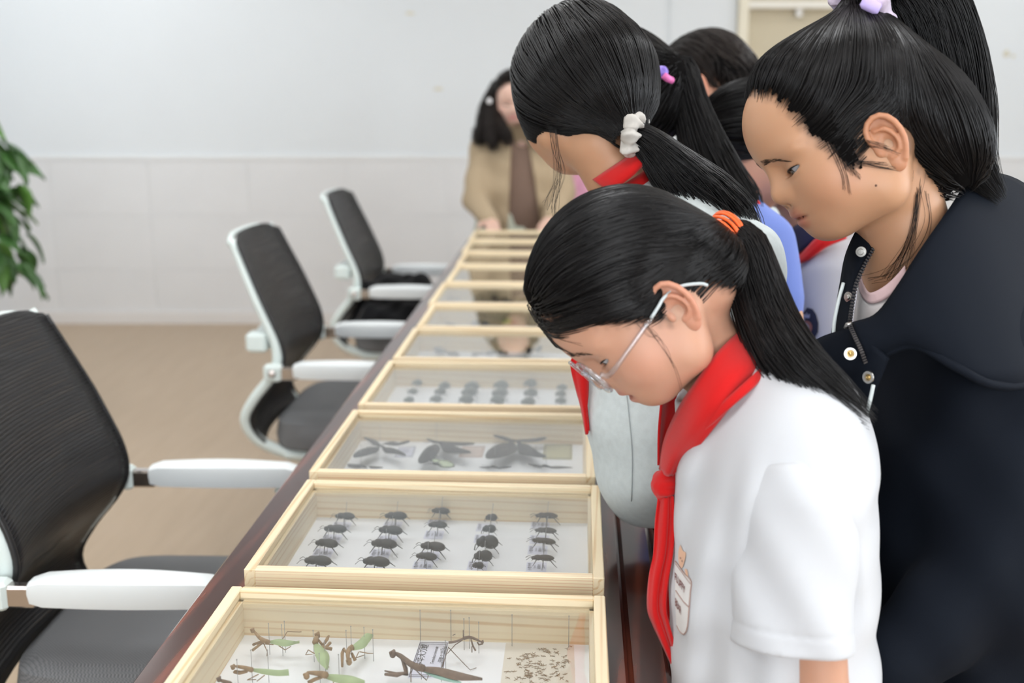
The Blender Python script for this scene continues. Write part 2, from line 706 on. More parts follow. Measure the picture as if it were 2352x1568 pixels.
for (s, z, a, b) in ((2.62, 1.61, 0.022, 0.03), (2.69, 1.635, 0.012, 0.03), (2.93, 1.63, 0.018, 0.02), (2.97, 1.615, 0.012, 0.012), (-0.44, 1.425, 0.03, 0.008), (-0.6, 1.86, 0.03, 0.008)):
    q = MB()
    n = 12
    ph = random.random() * 6
    pts = [(a * math.cos(t) * (1 + 0.25 * math.sin(3 * t + ph)), b * math.sin(t) * (1 + 0.2 * math.cos(2 * t + ph))) for t in [2 * math.pi * i / n for i in range(n)]]
    V = [W(s + p[0], 0.0012, z + p[1]) for p in pts]
    V2 = [W(s + p[0], 0.0, z + p[1]) for p in pts]
    q.loft([V2, V])
    q.build('paint_stain', mat('stain', (0.74, 0.69, 0.55), 0.8, 0.2), wf)
# ================================================================== TABLE
TAB_H = 0.76
BOX_H = 0.062
M_mahog = wood_mat('mahogany', (0.05, 0.012, 0.008), (0.19, 0.045, 0.024), stretch=(2.0, 26, 26), rough=0.16, dist=3.0, spec=0.5, coat=0.5)
tl = onz(295, 1568, TAB_H)
tl2 = onz(1062, 566, TAB_H)
TXL = (tl[0] + tl2[0]) / 2
TY0, TY1 = 0.35, 5.13
XBR = 0.105 + 0.0    # right flank of the box row, refined below
table = thing('conference_table', 'long dark mahogany conference table carrying the row of insect boxes', 'table', (0, 0, 0))


def along_y(name, x0, x1, z0, z1, m, bev=0.003, y0=TY0, y1=TY1):
    """board whose grain runs along the table"""
    L = (y1 - y0)
    q = MB().box((-L / 2, -(x1 - x0) / 2, -(z1 - z0) / 2), (L / 2, (x1 - x0) / 2, (z1 - z0) / 2), bev)
    o = q.build(name, m, table, smooth=False)
    o.location = ((x0 + x1) / 2, (y0 + y1) / 2, (z0 + z1) / 2)
    o.rotation_euler = (0, 0, math.pi / 2)
    return o


r1 = onz(1405, 1100, TAB_H)
r2 = onz(1450, 1568, TAB_H)
TXR = (r1[0] + r2[0]) / 2
along_y('tabletop', TXL, TXR, TAB_H - 0.03, TAB_H, M_mahog, 0.004)
along_y('edge_moulding', TXR + 0.0005, TXR + 0.050, TAB_H - 0.034, TAB_H - 0.006, M_mahog, 0.006)
along_y('edge_bead', TXR + 0.0505, TXR + 0.068, TAB_H - 0.046, TAB_H - 0.012, M_mahog, 0.007)
along_y('apron', TXR - 0.06, TXR - 0.035, 0.25, TAB_H - 0.03, M_mahog, 0.003)
along_y('apron', TXL + 0.14, TXL + 0.165, 0.45, TAB_H - 0.03, M_mahog, 0.003)
for yy in (TY0 + 0.25, (TY0 + TY1) / 2, TY1 - 0.32):
    q = MB().box((TXL + 0.165, yy - 0.03, 0.0), (TXR - 0.06, yy + 0.03, TAB_H - 0.03), 0.003)
    q.build('pedestal', M_mahog, table, smooth=False)

# ================================================================== SPECIMEN BOXES
M_pine = wood_mat('pine', (0.84, 0.71, 0.49), (0.70, 0.50, 0.28), stretch=(2.6, 105, 105), rough=0.5, dist=9.0, spec=0.35)
M_pine_end = wood_mat('pine_rail', (0.85, 0.725, 0.51), (0.72, 0.49, 0.31), stretch=(1.8, 300, 300), rough=0.5, dist=5.0, spec=0.35)
M_foam = mat('white_foam', (0.87, 0.88, 0.90), 0.8, 0.2)
M_glass = thin_glass('box_glass', (0.995, 1.0, 0.998), 1.5)
BW = 0.46
# rows of the picture: back edge, front edge, left column at the back, right column at the back
rows = [
    (1345, None, 532, 1378),
    (1100, 1310, 705, 1367),
    (940, 1083, 810, 1360),
    (827, 928, 893, None),
    (752, 822, 950, None),
    (697, None, 992, None),
    (648, None, 1017, None),
    (607, None, 1050, None),
    (577, None, 1068, None),
    (550, None, 1080, None),
    (528, None, 1092, None),
]
ZT = TAB_H + BOX_H
backs = [onz(r[2], r[0], ZT) for r in rows]
BOXES = []
desc = [
    'pale pine insect box nearest the camera holding green and brown mantises',
    'pale pine insect box with rows of pinned black beetles, just behind the mantis box',
    'pale pine insect box holding dark swallowtail butterflies',
    'pale pine insect box with three rows of small round beetles, behind the butterflies',
    'pale pine insect box with grey-winged specimens, fifth from the camera',
    'pale pine insect box with the green and orange butterfly, sixth from the camera',
    'pale pine insect box, seventh from the camera, holding a dark moth',
    'pale pine insect box, eighth from the camera',
    'pale pine insect box, ninth from the camera',
    'pale pine insect box, second from the far end of the table',
    'pale pine insect box at the far end under the woman\'s hand',
]
T_, ZG = 0.014, BOX_H - 0.011
for i, bk in enumerate(backs):
    yb = bk[1]
    if i == 0:
        yf = yb - 0.352
    elif rows[i][1]:
        yf = onz(rows[i][2], rows[i][1], ZT)[1]
    else:
        yf = backs[i - 1][1] + 0.016
    if i > 0:
        yf = max(yf, backs[i - 1][1] + 0.012)
    dp = yb - yf
    xl = bk[0]
    w = BW
    b = thing('specimen_box', desc[i], 'specimen box', (xl, yf, TAB_H), 0, 'row of pine insect boxes')
    BOXES.append((b, xl, yf, w, dp))
    for (nm, cx, cy, L, rot) in (('side_rail', T_ / 2, dp / 2, dp, 1), ('side_rail', w - T_ / 2, dp / 2, dp, 1), ('end_rail', w / 2, T_ / 2, w - 2 * T_, 0), ('end_rail', w / 2, dp - T_ / 2, w - 2 * T_, 0)):
        q = MB()
        q.box((-L / 2, -T_ / 2, 0), (L / 2, T_ / 2, BOX_H), 0.0012)
        o = q.build(nm, M_pine_end if nm == 'end_rail' and cy < dp / 2 else M_pine, b, smooth=False)
        o.location = (cx, cy, 0)
        if rot:
            o.rotation_euler = (0, 0, math.pi / 2)
        q = MB()
        # ledge that carries the pane
        e = T_ / 2 if (cx < 0.1 or cy < 0.1) and not (cx > 0.3 or cy > 0.3) else T_ / 2
        sgn = 1 if ((rot and cx < w / 2) or (not rot and cy < dp / 2)) else -1
        if rot:
            q.box((-L / 2 + T_, -sgn * (T_ / 2 + 0.005) if sgn > 0 else T_ / 2, 0.0), (L / 2 - T_, -T_ / 2 if sgn > 0 else T_ / 2 + 0.005, ZG - 0.0005))
        else:
            q.box((-L / 2, T_ / 2 if sgn > 0 else -T_ / 2 - 0.005, 0.0), (L / 2, T_ / 2 + 0.005 if sgn > 0 else -T_ / 2, ZG - 0.0005))
        o2 = q.build('pane_ledge', M_pine, b, smooth=False)
        o2.location = o.location
        o2.rotation_euler = o.rotation_euler
    MB().box((T_ + 0.005, T_ + 0.005, 0.001), (w - T_ - 0.005, dp - T_ - 0.005, 0.006)).build('foam_liner', M_foam, b, smooth=False)
    MB().box((T_ + 0.0004, T_ + 0.0004, ZG), (w - T_ - 0.0004, dp - T_ - 0.0004, ZG + 0.0022)).build('glass_pane', M_glass, b, smooth=False)
FOAM_Z = TAB_H + 0.006
# ================================================================== CHAIRS
M_cwhite = mat('chair_white', (0.80, 0.84, 0.85), 0.35, 0.5)
M_cgreen = mat('chair_frame_white', (0.72, 0.80, 0.78), 0.35, 0.5)
M_chrome = mat('chrome', (0.55, 0.5, 0.47), 0.18, metal=1.0)
M_seat = None


def weave(name, c1, c2, scale, rough=0.8):
    m = bpy.data.materials.new(name)
    nt, b = nodes_of(m)
    b.inputs['Roughness'].default_value = rough
    setin(b, ['Specular IOR Level'], 0.3)
    tc = nt.nodes.new('ShaderNodeTexCoord')
    ck = nt.nodes.new('ShaderNodeTexChecker')
    ck.inputs['Scale'].default_value = scale
    ck.inputs['Color1'].default_value = (*c1, 1)
    ck.inputs['Color2'].default_value = (*c2, 1)
    nt.links.new(tc.outputs['Object'], ck.inputs['Vector'])
    nt.links.new(ck.outputs['Color'], b.inputs['Base Color'])
    return m


def mesh_cloth(name):
    """black see-through chair mesh: fine horizontal threads with small holes"""
    m = bpy.data.materials.new(name)
    m.use_nodes = True
    nt = m.node_tree
    nt.nodes.clear()
    out = nt.nodes.new('ShaderNodeOutputMaterial')
    pb = nt.nodes.new('ShaderNodeBsdfPrincipled')
    pb.inputs['Base Color'].default_value = (0.014, 0.014, 0.016, 1)
    pb.inputs['Roughness'].default_value = 0.42
    setin(pb, ['Specular IOR Level'], 0.45)
    tr = nt.nodes.new('ShaderNodeBsdfTransparent')
    mx = nt.nodes.new('ShaderNodeMixShader')
    tc = nt.nodes.new('ShaderNodeTexCoord')
    wv = nt.nodes.new('ShaderNodeTexWave')
    wv.bands_direction = 'Z'
    wv.inputs['Scale'].default_value = 48
    wv.inputs['Distortion'].default_value = 0.15
    nz = nt.nodes.new('ShaderNodeTexNoise')
    mpn = nt.nodes.new('ShaderNodeMapping')
    mpn.inputs['Scale'].default_value = (6, 6, 130)
    nz.inputs['Scale'].default_value = 1.0
    nz.inputs['Detail'].default_value = 3
    nt.links.new(tc.outputs['Object'], mpn.inputs['Vector'])
    nt.links.new(mpn.outputs['Vector'], nz.inputs['Vector'])
    nt.links.new(tc.outputs['Object'], wv.inputs['Vector'])
    ml = nt.nodes.new('ShaderNodeMath')
    ml.operation = 'MULTIPLY'
    nt.links.new(wv.outputs['Fac'], ml.inputs[0])
    nt.links.new(nz.outputs['Fac'], ml.inputs[1])
    rp = nt.nodes.new('ShaderNodeValToRGB')
    rp.color_ramp.elements[0].position = 0.22
    rp.color_ramp.elements[1].position = 0.62
    rp.color_ramp.elements[0].color = (0, 0, 0, 1)
    rp.color_ramp.elements[1].color = (0.46, 0.46, 0.46, 1)
    nt.links.new(ml.outputs[0], rp.inputs['Fac'])
    nt.links.new(rp.outputs['Color'], mx.inputs[0])
    bp = nt.nodes.new('ShaderNodeBump')
    bp.inputs['Strength'].default_value = 0.5
    bp.inputs['Distance'].default_value = 0.001
    nt.links.new(wv.outputs['Fac'], bp.inputs['Height'])
    nt.links.new(bp.outputs['Normal'], pb.inputs['Normal'])
    nt.links.new(pb.outputs[0], mx.inputs[1])
    nt.links.new(tr.outputs[0], mx.inputs[2])
    nt.links.new(mx.outputs[0], out.inputs[0])
    return m


M_mesh = mesh_cloth('chair_mesh')
M_seat = weave('seat_weave', (0.11, 0.112, 0.116), (0.215, 0.218, 0.224), 330)
M_black = mat('black_plastic', (0.015, 0.015, 0.016), 0.4)

# side profile of the back frame in chair coordinates (x forward, z up), bottom to top
BACK = crv([(0.16, 0.385), (0.04, 0.39), (-0.065, 0.43), (-0.105, 0.495), (-0.075, 0.56), (-0.022, 0.625), (0.0, 0.675), (-0.006, 0.73), (-0.034, 0.80), (-0.078, 0.90), (-0.122, 1.0), (-0.131, 1.022)], 44)
HWB = 0.235


def back_half(z):
    t = (z - 0.38) / 0.63
    return HWB * (0.90 + 0.10 * math.sin(min(1, max(0, t)) * math.pi * 0.9)) - 0.02 * max(0, t - 0.75) / 0.25


def make_chair(label, loc, rot, group='mesh office chairs at the table'):
    t = thing('office_chair', label, 'chair', loc, rot, group)
    # mesh sheet, slightly concave, sagging between the frame sides
    m, n = len(BACK), 13
    P = np.zeros((m, n, 3))
    for i, (x, z) in enumerate(BACK):
        hw = back_half(z) + 0.010
        for j in range(n):
            s = j / (n - 1) * 2 - 1
            rnd = 0.0
            if i > m - 6:
                rnd = (abs(s) ** 6) * 0.022 * (i - (m - 6)) / 5
            P[i, j] = (x - 0.030 * (1 - s * s) + 0.004, s * hw, z - rnd)
    ms = MB().grid(P[8:], 0.003).build('backrest_mesh', M_mesh, t)
    for sd in (-1, 1):
        # white frame rail behind the edge of the mesh
        path = [(x - 0.016, sd * back_half(z), z) for x, z in BACK[:-3]]
        rad = [0.017 if i < 25 else 0.017 - 0.009 * (i - 25) / 19 for i in range(m - 3)]
        MB().tube(path, rad, 10).build('frame_rail', M_cgreen, t)
        path = [(x + 0.002, sd * (back_half(z) + 0.009), z) for x, z in BACK[8:-4]]
        MB().tube(path, 0.0055, 6).build('mesh_piping', M_black, t)
    zt = BACK[-1]
    path = [(zt[0] - 0.016 - 0.03 * (1 - s * s), s * back_half(zt[1]), zt[1] - 0.02 * abs(s) ** 6 - 0.008) for s in np.linspace(-.97, .97, 21)]
    MB().tube(path, 0.009, 8).build('top_rail', M_cgreen, t)
    # lumbar bar with its two mounting blocks
    path = [(-0.075 - 0.035 * (1 - s * s), s * 0.19, 0.73) for s in np.linspace(-1, 1, 13)]
    MB().tube(path, 0.016, 8, flat=0.5).build('lumbar_bar', M_cgreen, t)
    for sd in (-1, 1):
        MB().box((-0.105, sd * 0.215 - 0.03, 0.70), (-0.045, sd * 0.215 + 0.03, 0.755), 0.008).build('lumbar_block', M_cgreen, t, smooth=False)
    # seat
    q = MB()
    rings = []
    for z, ins in ((0.408, 0.02), (0.418, 0.004), (0.45, 0.0), (0.49, 0.006), (0.505, 0.03)):
        ring = []
        for k in range(40):
            a = 2 * math.pi * k / 40
            ex = 0.25 - ins
            ey = 0.252 - ins
            c, s_ = math.cos(a), math.sin(a)
            e = 0.32
            ring.append((0.20 + ex * abs(c) ** e * (1 if c > 0 else -1), ey * abs(s_) ** e * (1 if s_ > 0 else -1), z - (0.02 if c > 0.5 else 0) * max(0, c - 0.5) * 2 * (z > 0.44)))
        rings.append(ring)
    q.loft(rings)
    q.build('seat', M_seat, t, auto=50)
    q = MB()
    q.box((-0.02, -0.235, 0.378), (0.43, 0.235, 0.409), 0.012)
    q.build('seat_pan', M_cgreen, t, smooth=False)
    for sd in (-1, 1):
        y = sd * 0.275
        # steel bracket, screw boss, padded arm
        MB().box((-0.045, y - 0.018, 0.628), (0.005, y + 0.018, 0.675), 0.006).build('arm_mount', M_cgreen, t, smooth=False)
        MB().lathe([(0.0, -0.001), (0.011, 0.0), (0.011, 0.004), (0.007, 0.004), (0.006, 0.001), (0.0, 0.001)], 14, (-0.02, y - 0.022, 0.652), 'Y').build('screw_boss', M_chrome, t)
        MB().box((-0.005, y - 0.012, 0.632), (0.050, y + 0.012, 0.668), 0.004).build('arm_bracket', M_chrome, t, smooth=False)
        q = MB()
        rings = []
        for k in range(15):
            s = k / 14
            x = 0.040 + 0.30 * s
            w2 = 0.024 + 0.010 * math.sin(math.pi * min(1, s * 1.1)) * 0.9
            zt_ = 0.682 + 0.004 * math.sin(math.pi * s)
            zb = 0.638
            if k in (0, 14):
                w2 *= 0.86
                zt_ -= 0.006
                zb += 0.004
            rings.append([(x, y - w2 * 0.72, zb), (x, y + w2 * 0.72, zb), (x, y + w2, zt_ - 0.016), (x, y + w2 * 0.92, zt_ - 0.004), (x, y + w2 * 0.5, zt_), (x, y - w2 * 0.5, zt_), (x, y - w2 * 0.92, zt_ - 0.004), (x, y - w2, zt_ - 0.016)])
        q.loft(rings)
        q.build('armrest', M_cwhite, t, auto=35)
        # arm support going down to the pan
        MB().tube(crv([(0.30, y, 0.632), (0.33, y, 0.56), (0.27, y * 0.99, 0.47), (0.22, y * 0.80, 0.39)], 14), 0.013, 8).build('arm_support', M_cgreen, t)
    # gas lift and five-star base with castors
    MB().lathe([(0.0, 0.10), (0.028, 0.10), (0.028, 0.27), (0.02, 0.27), (0.02, 0.378), (0.0, 0.378)], 14, (0.2, 0, 0)).build('gas_lift', M_chrome, t)
    for k in range(5):
        a = 2 * math.pi * k / 5 + 0.3
        d = np.array((math.cos(a), math.sin(a), 0))
        MB().tube([np.array((0.2, 0, 0.115)), np.array((0.2, 0, 0.11)) + d * 0.15, np.array((0.2, 0, 0.075)) + d * 0.29], [0.026, 0.021, 0.015], 8).build('base_spoke', M_cgreen, t)
        c = np.array((0.2, 0, 0.028)) + d * 0.29
        MB().lathe([(0.0, -0.02), (0.024, -0.02), (0.028, -0.012), (0.028, 0.012), (0.024, 0.02), (0.0, 0.02)], 12, tuple(c), 'Y').build('castor', M_black, t)
    return t


def chair_at(u, v, label, drot=0.0):
    """u, v: picture position of the far end of the near arm bracket, 0.65 m above the floor"""
    p = onz(u, v, 0.652)
    c, s = math.cos(drot), math.sin(drot)
    off = (-0.02, -0.275)
    x = p[0] - (off[0] * c - off[1] * s)
    y = p[1] - (off[0] * s + off[1] * c)
    return make_chair(label, (x, y, 0), drot)


chair_at(-12, 1362, 'black mesh office chair nearest the camera with white arms and grey seat', 0.03)
chair_at(628, 855, 'middle black mesh office chair with its white back frame seen side-on', 0.0)
chair_at(815, 674, 'farthest black mesh office chair, with a black coat heaped on its seat', 0.0)
# ================================================================== IMPLICIT-SURFACE MODELLER
f32 = np.float32


def A3(*p):
    return np.array(p, f32)


def sd_ell(p, c, r, R=None):
    q = p - np.asarray(c, f32)
    if R is not None:
        q = q @ np.asarray(R, f32)
    r = np.asarray(r, f32)
    a = q / r
    k0 = np.sqrt((a * a).sum(1))
    b = a / r
    k1 = np.sqrt((b * b).sum(1)) + 1e-9
    return k0 * (k0 - 1) / k1


def sd_cone(p, a, b, ra, rb):
    a = np.asarray(a, f32)
    b = np.asarray(b, f32)
    ba = b - a
    h = np.clip(((p - a) @ ba) / (ba @ ba), 0, 1)
    q = p - a - h[:, None] * ba
    return np.sqrt((q * q).sum(1)) - (ra + (rb - ra) * h)


def sd_chain(p, pts, rad, k=0.0):
    d = None
    for i in range(len(pts) - 1):
        e = sd_cone(p, pts[i], pts[i + 1], rad[i], rad[i + 1])
        d = e if d is None else (np.minimum(d, e) if k <= 0 else smin(d, e, k))
    return d


def smin(a, b, k):
    h = np.maximum(k - np.abs(a - b), 0) / k
    return np.minimum(a, b) - h * h * k * 0.25


def smax(a, b, k):
    h = np.maximum(k - np.abs(a - b), 0) / k
    return np.maximum(a, b) + h * h * k * 0.25


def sstep(a, b, x):
    t = np.clip((x - a) / (b - a), 0, 1)
    return t * t * (3 - 2 * t)


def sd_poly2(p2, poly):
    """signed distance to a closed 2-D polygon, positive inside"""
    V = np.asarray(poly, f32)
    n = len(V)
    d = np.full(len(p2), 1e9, f32)
    s = np.ones(len(p2), f32)
    for i in range(n):
        a, b = V[i], V[i - 1]
        e = b - a
        w = p2 - a
        t = np.clip((w @ e) / (e @ e), 0, 1)
        q = w - t[:, None] * e
        d = np.minimum(d, (q * q).sum(1))
        c1 = p2[:, 1] >= a[1]
        c2 = p2[:, 1] < b[1]
        c3 = e[0] * w[:, 1] > e[1] * w[:, 0]
        flip = (c1 & c2 & c3) | (~c1 & ~c2 & ~c3)
        s = np.where(flip, -s, s)
    return -s * np.sqrt(d)


def surf(fn, lo, hi, h, refine=1, slack=1.25):
    """dual-contour a signed field into a quad mesh (numpy surface nets, sparse evaluation)"""
    lo = np.asarray(lo, f32)
    hi = np.asarray(hi, f32)
    B = 4
    nc = np.ceil((hi - lo) / (h * B)).astype(int)
    nf = nc * B + 1
    H = h * B
    cx = [lo[i] + (np.arange(nc[i]) + 0.5) * H for i in range(3)]
    g = np.stack(np.meshgrid(*cx, indexing='ij'), -1).reshape(-1, 3).astype(f32)
    dc = np.concatenate([fn(q) for q in np.array_split(g, max(1, len(g) // 200000))]).reshape(nc).astype(f32)
    keep = np.abs(dc) < H * slack
    D = np.repeat(np.repeat(np.repeat(dc, B, 0), B, 1), B, 2)
    D = np.pad(D, ((0, 1), (0, 1), (0, 1)), mode='edge')
    mk = np.zeros(nf, bool)
    kk = np.repeat(np.repeat(np.repeat(keep, B, 0), B, 1), B, 2)
    for dx in (0, 1):
        for dy in (0, 1):
            for dz in (0, 1):
                mk[dx:dx + kk.shape[0], dy:dy + kk.shape[1], dz:dz + kk.shape[2]] |= kk
    I = np.argwhere(mk)
    P = (lo + I * h).astype(f32)
    vals = np.concatenate([fn(q) for q in np.array_split(P, max(1, len(P) // 300000))])
    D[mk] = vals
    neg = D < 0
    c = [neg[i:nf[0] - 1 + i, j:nf[1] - 1 + j, k:nf[2] - 1 + k] for i in (0, 1) for j in (0, 1) for k in (0, 1)]
    sm = sum(x.astype(np.int8) for x in c)
    act = (sm > 0) & (sm < 8)
    idx = np.argwhere(act)
    vid = -np.ones(act.shape, np.int64)
    vid[act] = np.arange(len(idx))
    acc = np.zeros((len(idx), 3), f32)
    cnt = np.zeros(len(idx), f32)
    off = [(i, j, k) for i in (0, 1) for j in (0, 1) for k in (0, 1)]
    for a in range(8):
        for b in range(a + 1, 8):
            o1, o2 = np.array(off[a]), np.array(off[b])
            if np.abs(o1 - o2).sum() != 1:
                continue
            d1 = D[tuple((idx + o1).T)]
            d2 = D[tuple((idx + o2).T)]
            cr = (d1 < 0) != (d2 < 0)
            t = np.where(cr, d1 / np.where(cr, d1 - d2, 1), 0)
            acc += np.where(cr[:, None], o1 + t[:, None] * (o2 - o1), 0)
            cnt += cr
    V = lo + (idx + acc / np.maximum(cnt, 1)[:, None]) * h
    F = []
    for ax in range(3):
        sl1 = [slice(1, -1)] * 3
        n1 = neg
        s0 = [slice(1, -1)] * 3
        s1 = [slice(1, -1)] * 3
        s0[ax] = slice(0, -1)
        s1[ax] = slice(1, None)
        a = n1[tuple(s0)]
        b = n1[tuple(s1)]
        E = np.argwhere(a != b)
        if len(E) == 0:
            continue
        base = E + 1
        base[:, ax] -= 1
        u, v = [(1, 2), (2, 0), (0, 1)][ax]
        du = np.zeros(3, int)
        du[u] = 1
        dv = np.zeros(3, int)
        dv[v] = 1
        q = [vid[tuple((base - du - dv).T)], vid[tuple((base - dv).T)], vid[tuple(base.T)], vid[tuple((base - du).T)]]
        q = np.stack(q, 1)
        inside_first = a[tuple(E.T)]
        q = np.where(inside_first[:, None], q, q[:, ::-1])
        F.append(q)
    F = np.concatenate(F)
    F = F[(F >= 0).all(1)]
    V = V.astype(f32)
    for _ in range(refine):
        e = h * 0.5
        d = fn(V)
        G = np.stack([fn(V + A3(*[e if i == k else 0 for i in range(3)])) - fn(V - A3(*[e if i == k else 0 for i in range(3)])) for k in range(3)], 1) / (2 * e)
        st = -d[:, None] * G / ((G * G).sum(1)[:, None] + 1e-6)
        ln = np.linalg.norm(st, axis=1)[:, None] + 1e-9
        V = V + st * np.minimum(1, h * 0.7 / ln)
    return V, F


def grad(fn, V, e=0.0015):
    return np.stack([fn(V + A3(*[e if i == k else 0 for i in range(3)])) - fn(V - A3(*[e if i == k else 0 for i in range(3)])) for k in range(3)], 1) / (2 * e)


def strands_mesh(paths, rad, sides=3):
    """paths (S, n, 3), rad (S, n) or scalar -> verts, quads of thin tubes"""
    P = np.asarray(paths, f32)
    S, n, _ = P.shape
    rad = np.broadcast_to(np.asarray(rad, f32), (S, n))
    T = np.gradient(P, axis=1)
    T /= np.linalg.norm(T, axis=2)[..., None] + 1e-9
    # carry one frame along each strand so that the tubes never twist shut
    a = np.where(np.abs(T[:, 0, 2:3]) < 0.8, A3(0, 0, 1), A3(1, 0, 0))
    n0 = np.cross(T[:, 0], a)
    N = np.zeros_like(P)
    for k in range(n):
        n0 = n0 - T[:, k] * (n0 * T[:, k]).sum(1)[:, None]
        n0 = n0 / (np.linalg.norm(n0, axis=1)[:, None] + 1e-9)
        N[:, k] = n0
    Bn = np.cross(T, N)
    V = []
    for i in range(sides):
        t = 2 * math.pi * i / sides
        V.append(P + rad[..., None] * (math.cos(t) * N + math.sin(t) * Bn))
    V = np.stack(V, 2)  # S n sides 3
    base = (np.arange(S)[:, None, None] * n + np.arange(n - 1)[None, :, None]) * sides
    i = np.arange(sides)[None, None, :]
    j = (i + 1) % sides
    F = np.stack([base + i, base + j, base + sides + j, base + sides + i], -1).reshape(-1, 4)
    return V.reshape(-1, 3), F


def join_np(parts):
    V, F, n = [], [], 0
    for v, f in parts:
        V.append(v)
        F.append(f + n)
        n += len(v)
    return np.concatenate(V), np.concatenate(F)


# ================================================================== SKIN, HAIR, CLOTH MATERIALS
def skin_mat(name, col, rough=0.45):
    m = bpy.data.materials.new(name)
    nt, b = nodes_of(m)
    at = nt.nodes.new('ShaderNodeAttribute')
    at.attribute_name = 'tint'
    mx = nt.nodes.new('ShaderNodeMix')
    mx.data_type = 'RGBA'
    mx.blend_type = 'MULTIPLY'
    mx.inputs[0].default_value = 1.0
    mx.inputs[6].default_value = (*col, 1)
    nt.links.new(at.outputs['Color'], mx.inputs[7])
    nt.links.new(mx.outputs[2], b.inputs['Base Color'])
    b.inputs['Roughness'].default_value = rough
    setin(b, ['Specular IOR Level'], 0.4)
    setin(b, ['Subsurface Weight'], 0.22)
    b.inputs['Subsurface Radius'].default_value = (0.010, 0.0045, 0.0028)
    setin(b, ['Subsurface Scale'], 0.8)
    tc = nt.nodes.new('ShaderNodeTexCoord')
    nz = nt.nodes.new('ShaderNodeTexNoise')
    nz.inputs['Scale'].default_value = 900
    nt.links.new(tc.outputs['Object'], nz.inputs['Vector'])
    bp = nt.nodes.new('ShaderNodeBump')
    bp.inputs['Strength'].default_value = 0.06
    bp.inputs['Distance'].default_value = 0.001
    nt.links.new(nz.outputs['Fac'], bp.inputs['Height'])
    nt.links.new(bp.outputs['Normal'], b.inputs['Normal'])
    return m


def hair_mat(name, col, rough=0.38, spec=0.5):
    m = mat(name, col, rough, spec)
    return m


M_hair = hair_mat('black_hair', (0.0062, 0.0055, 0.0058), 0.33, 0.27)
M_cap = hair_mat('hair_underlayer', (0.0045, 0.004, 0.004), 0.9, 0.03)
M_browm = hair_mat('eyebrow_hair', (0.05, 0.03, 0.02), 0.6, 0.2)
M_hair_b = hair_mat('dark_brown_hair', (0.016, 0.0105, 0.0085), 0.36, 0.36)
M_skin_f = skin_mat('skin_fair', (0.54, 0.292, 0.195))
M_skin_j = skin_mat('skin_tan', (0.49, 0.268, 0.155))
M_skin_w = skin_mat('skin_pale', (0.70, 0.46, 0.37))
M_eye = None


def eye_mat():
    m = bpy.data.materials.new('eyeball')
    nt, b = nodes_of(m)
    tc = nt.nodes.new('ShaderNodeTexCoord')
    sp = nt.nodes.new('ShaderNodeSeparateXYZ')
    nt.links.new(tc.outputs['Object'], sp.inputs[0])
    rp = nt.nodes.new('ShaderNodeValToRGB')
    cr = rp.color_ramp
    cr.interpolation = 'LINEAR'
    cr.elements[0].position = 0.0
    cr.elements[0].color = (0.42, 0.42, 0.43, 1)
    cr.elements[1].position = 0.845
    cr.elements[1].color = (0.36, 0.36, 0.38, 1)
    for p, c in ((0.875, (0.03, 0.018, 0.012, 1)), (0.955, (0.04, 0.022, 0.014, 1)), (0.965, (0.003, 0.003, 0.003, 1))):
        e = cr.elements.new(p)
        e.color = c
    dv = nt.nodes.new('ShaderNodeMath')
    dv.operation = 'DIVIDE'
    nt.links.new(sp.outputs['Y'], dv.inputs[0])
    dv.inputs[1].default_value = 0.0136
    nt.links.new(dv.outputs[0], rp.inputs['Fac'])
    nt.links.new(rp.outputs['Color'], b.inputs['Base Color'])
    b.inputs['Roughness'].default_value = 0.08
    return m


M_eye = eye_mat()


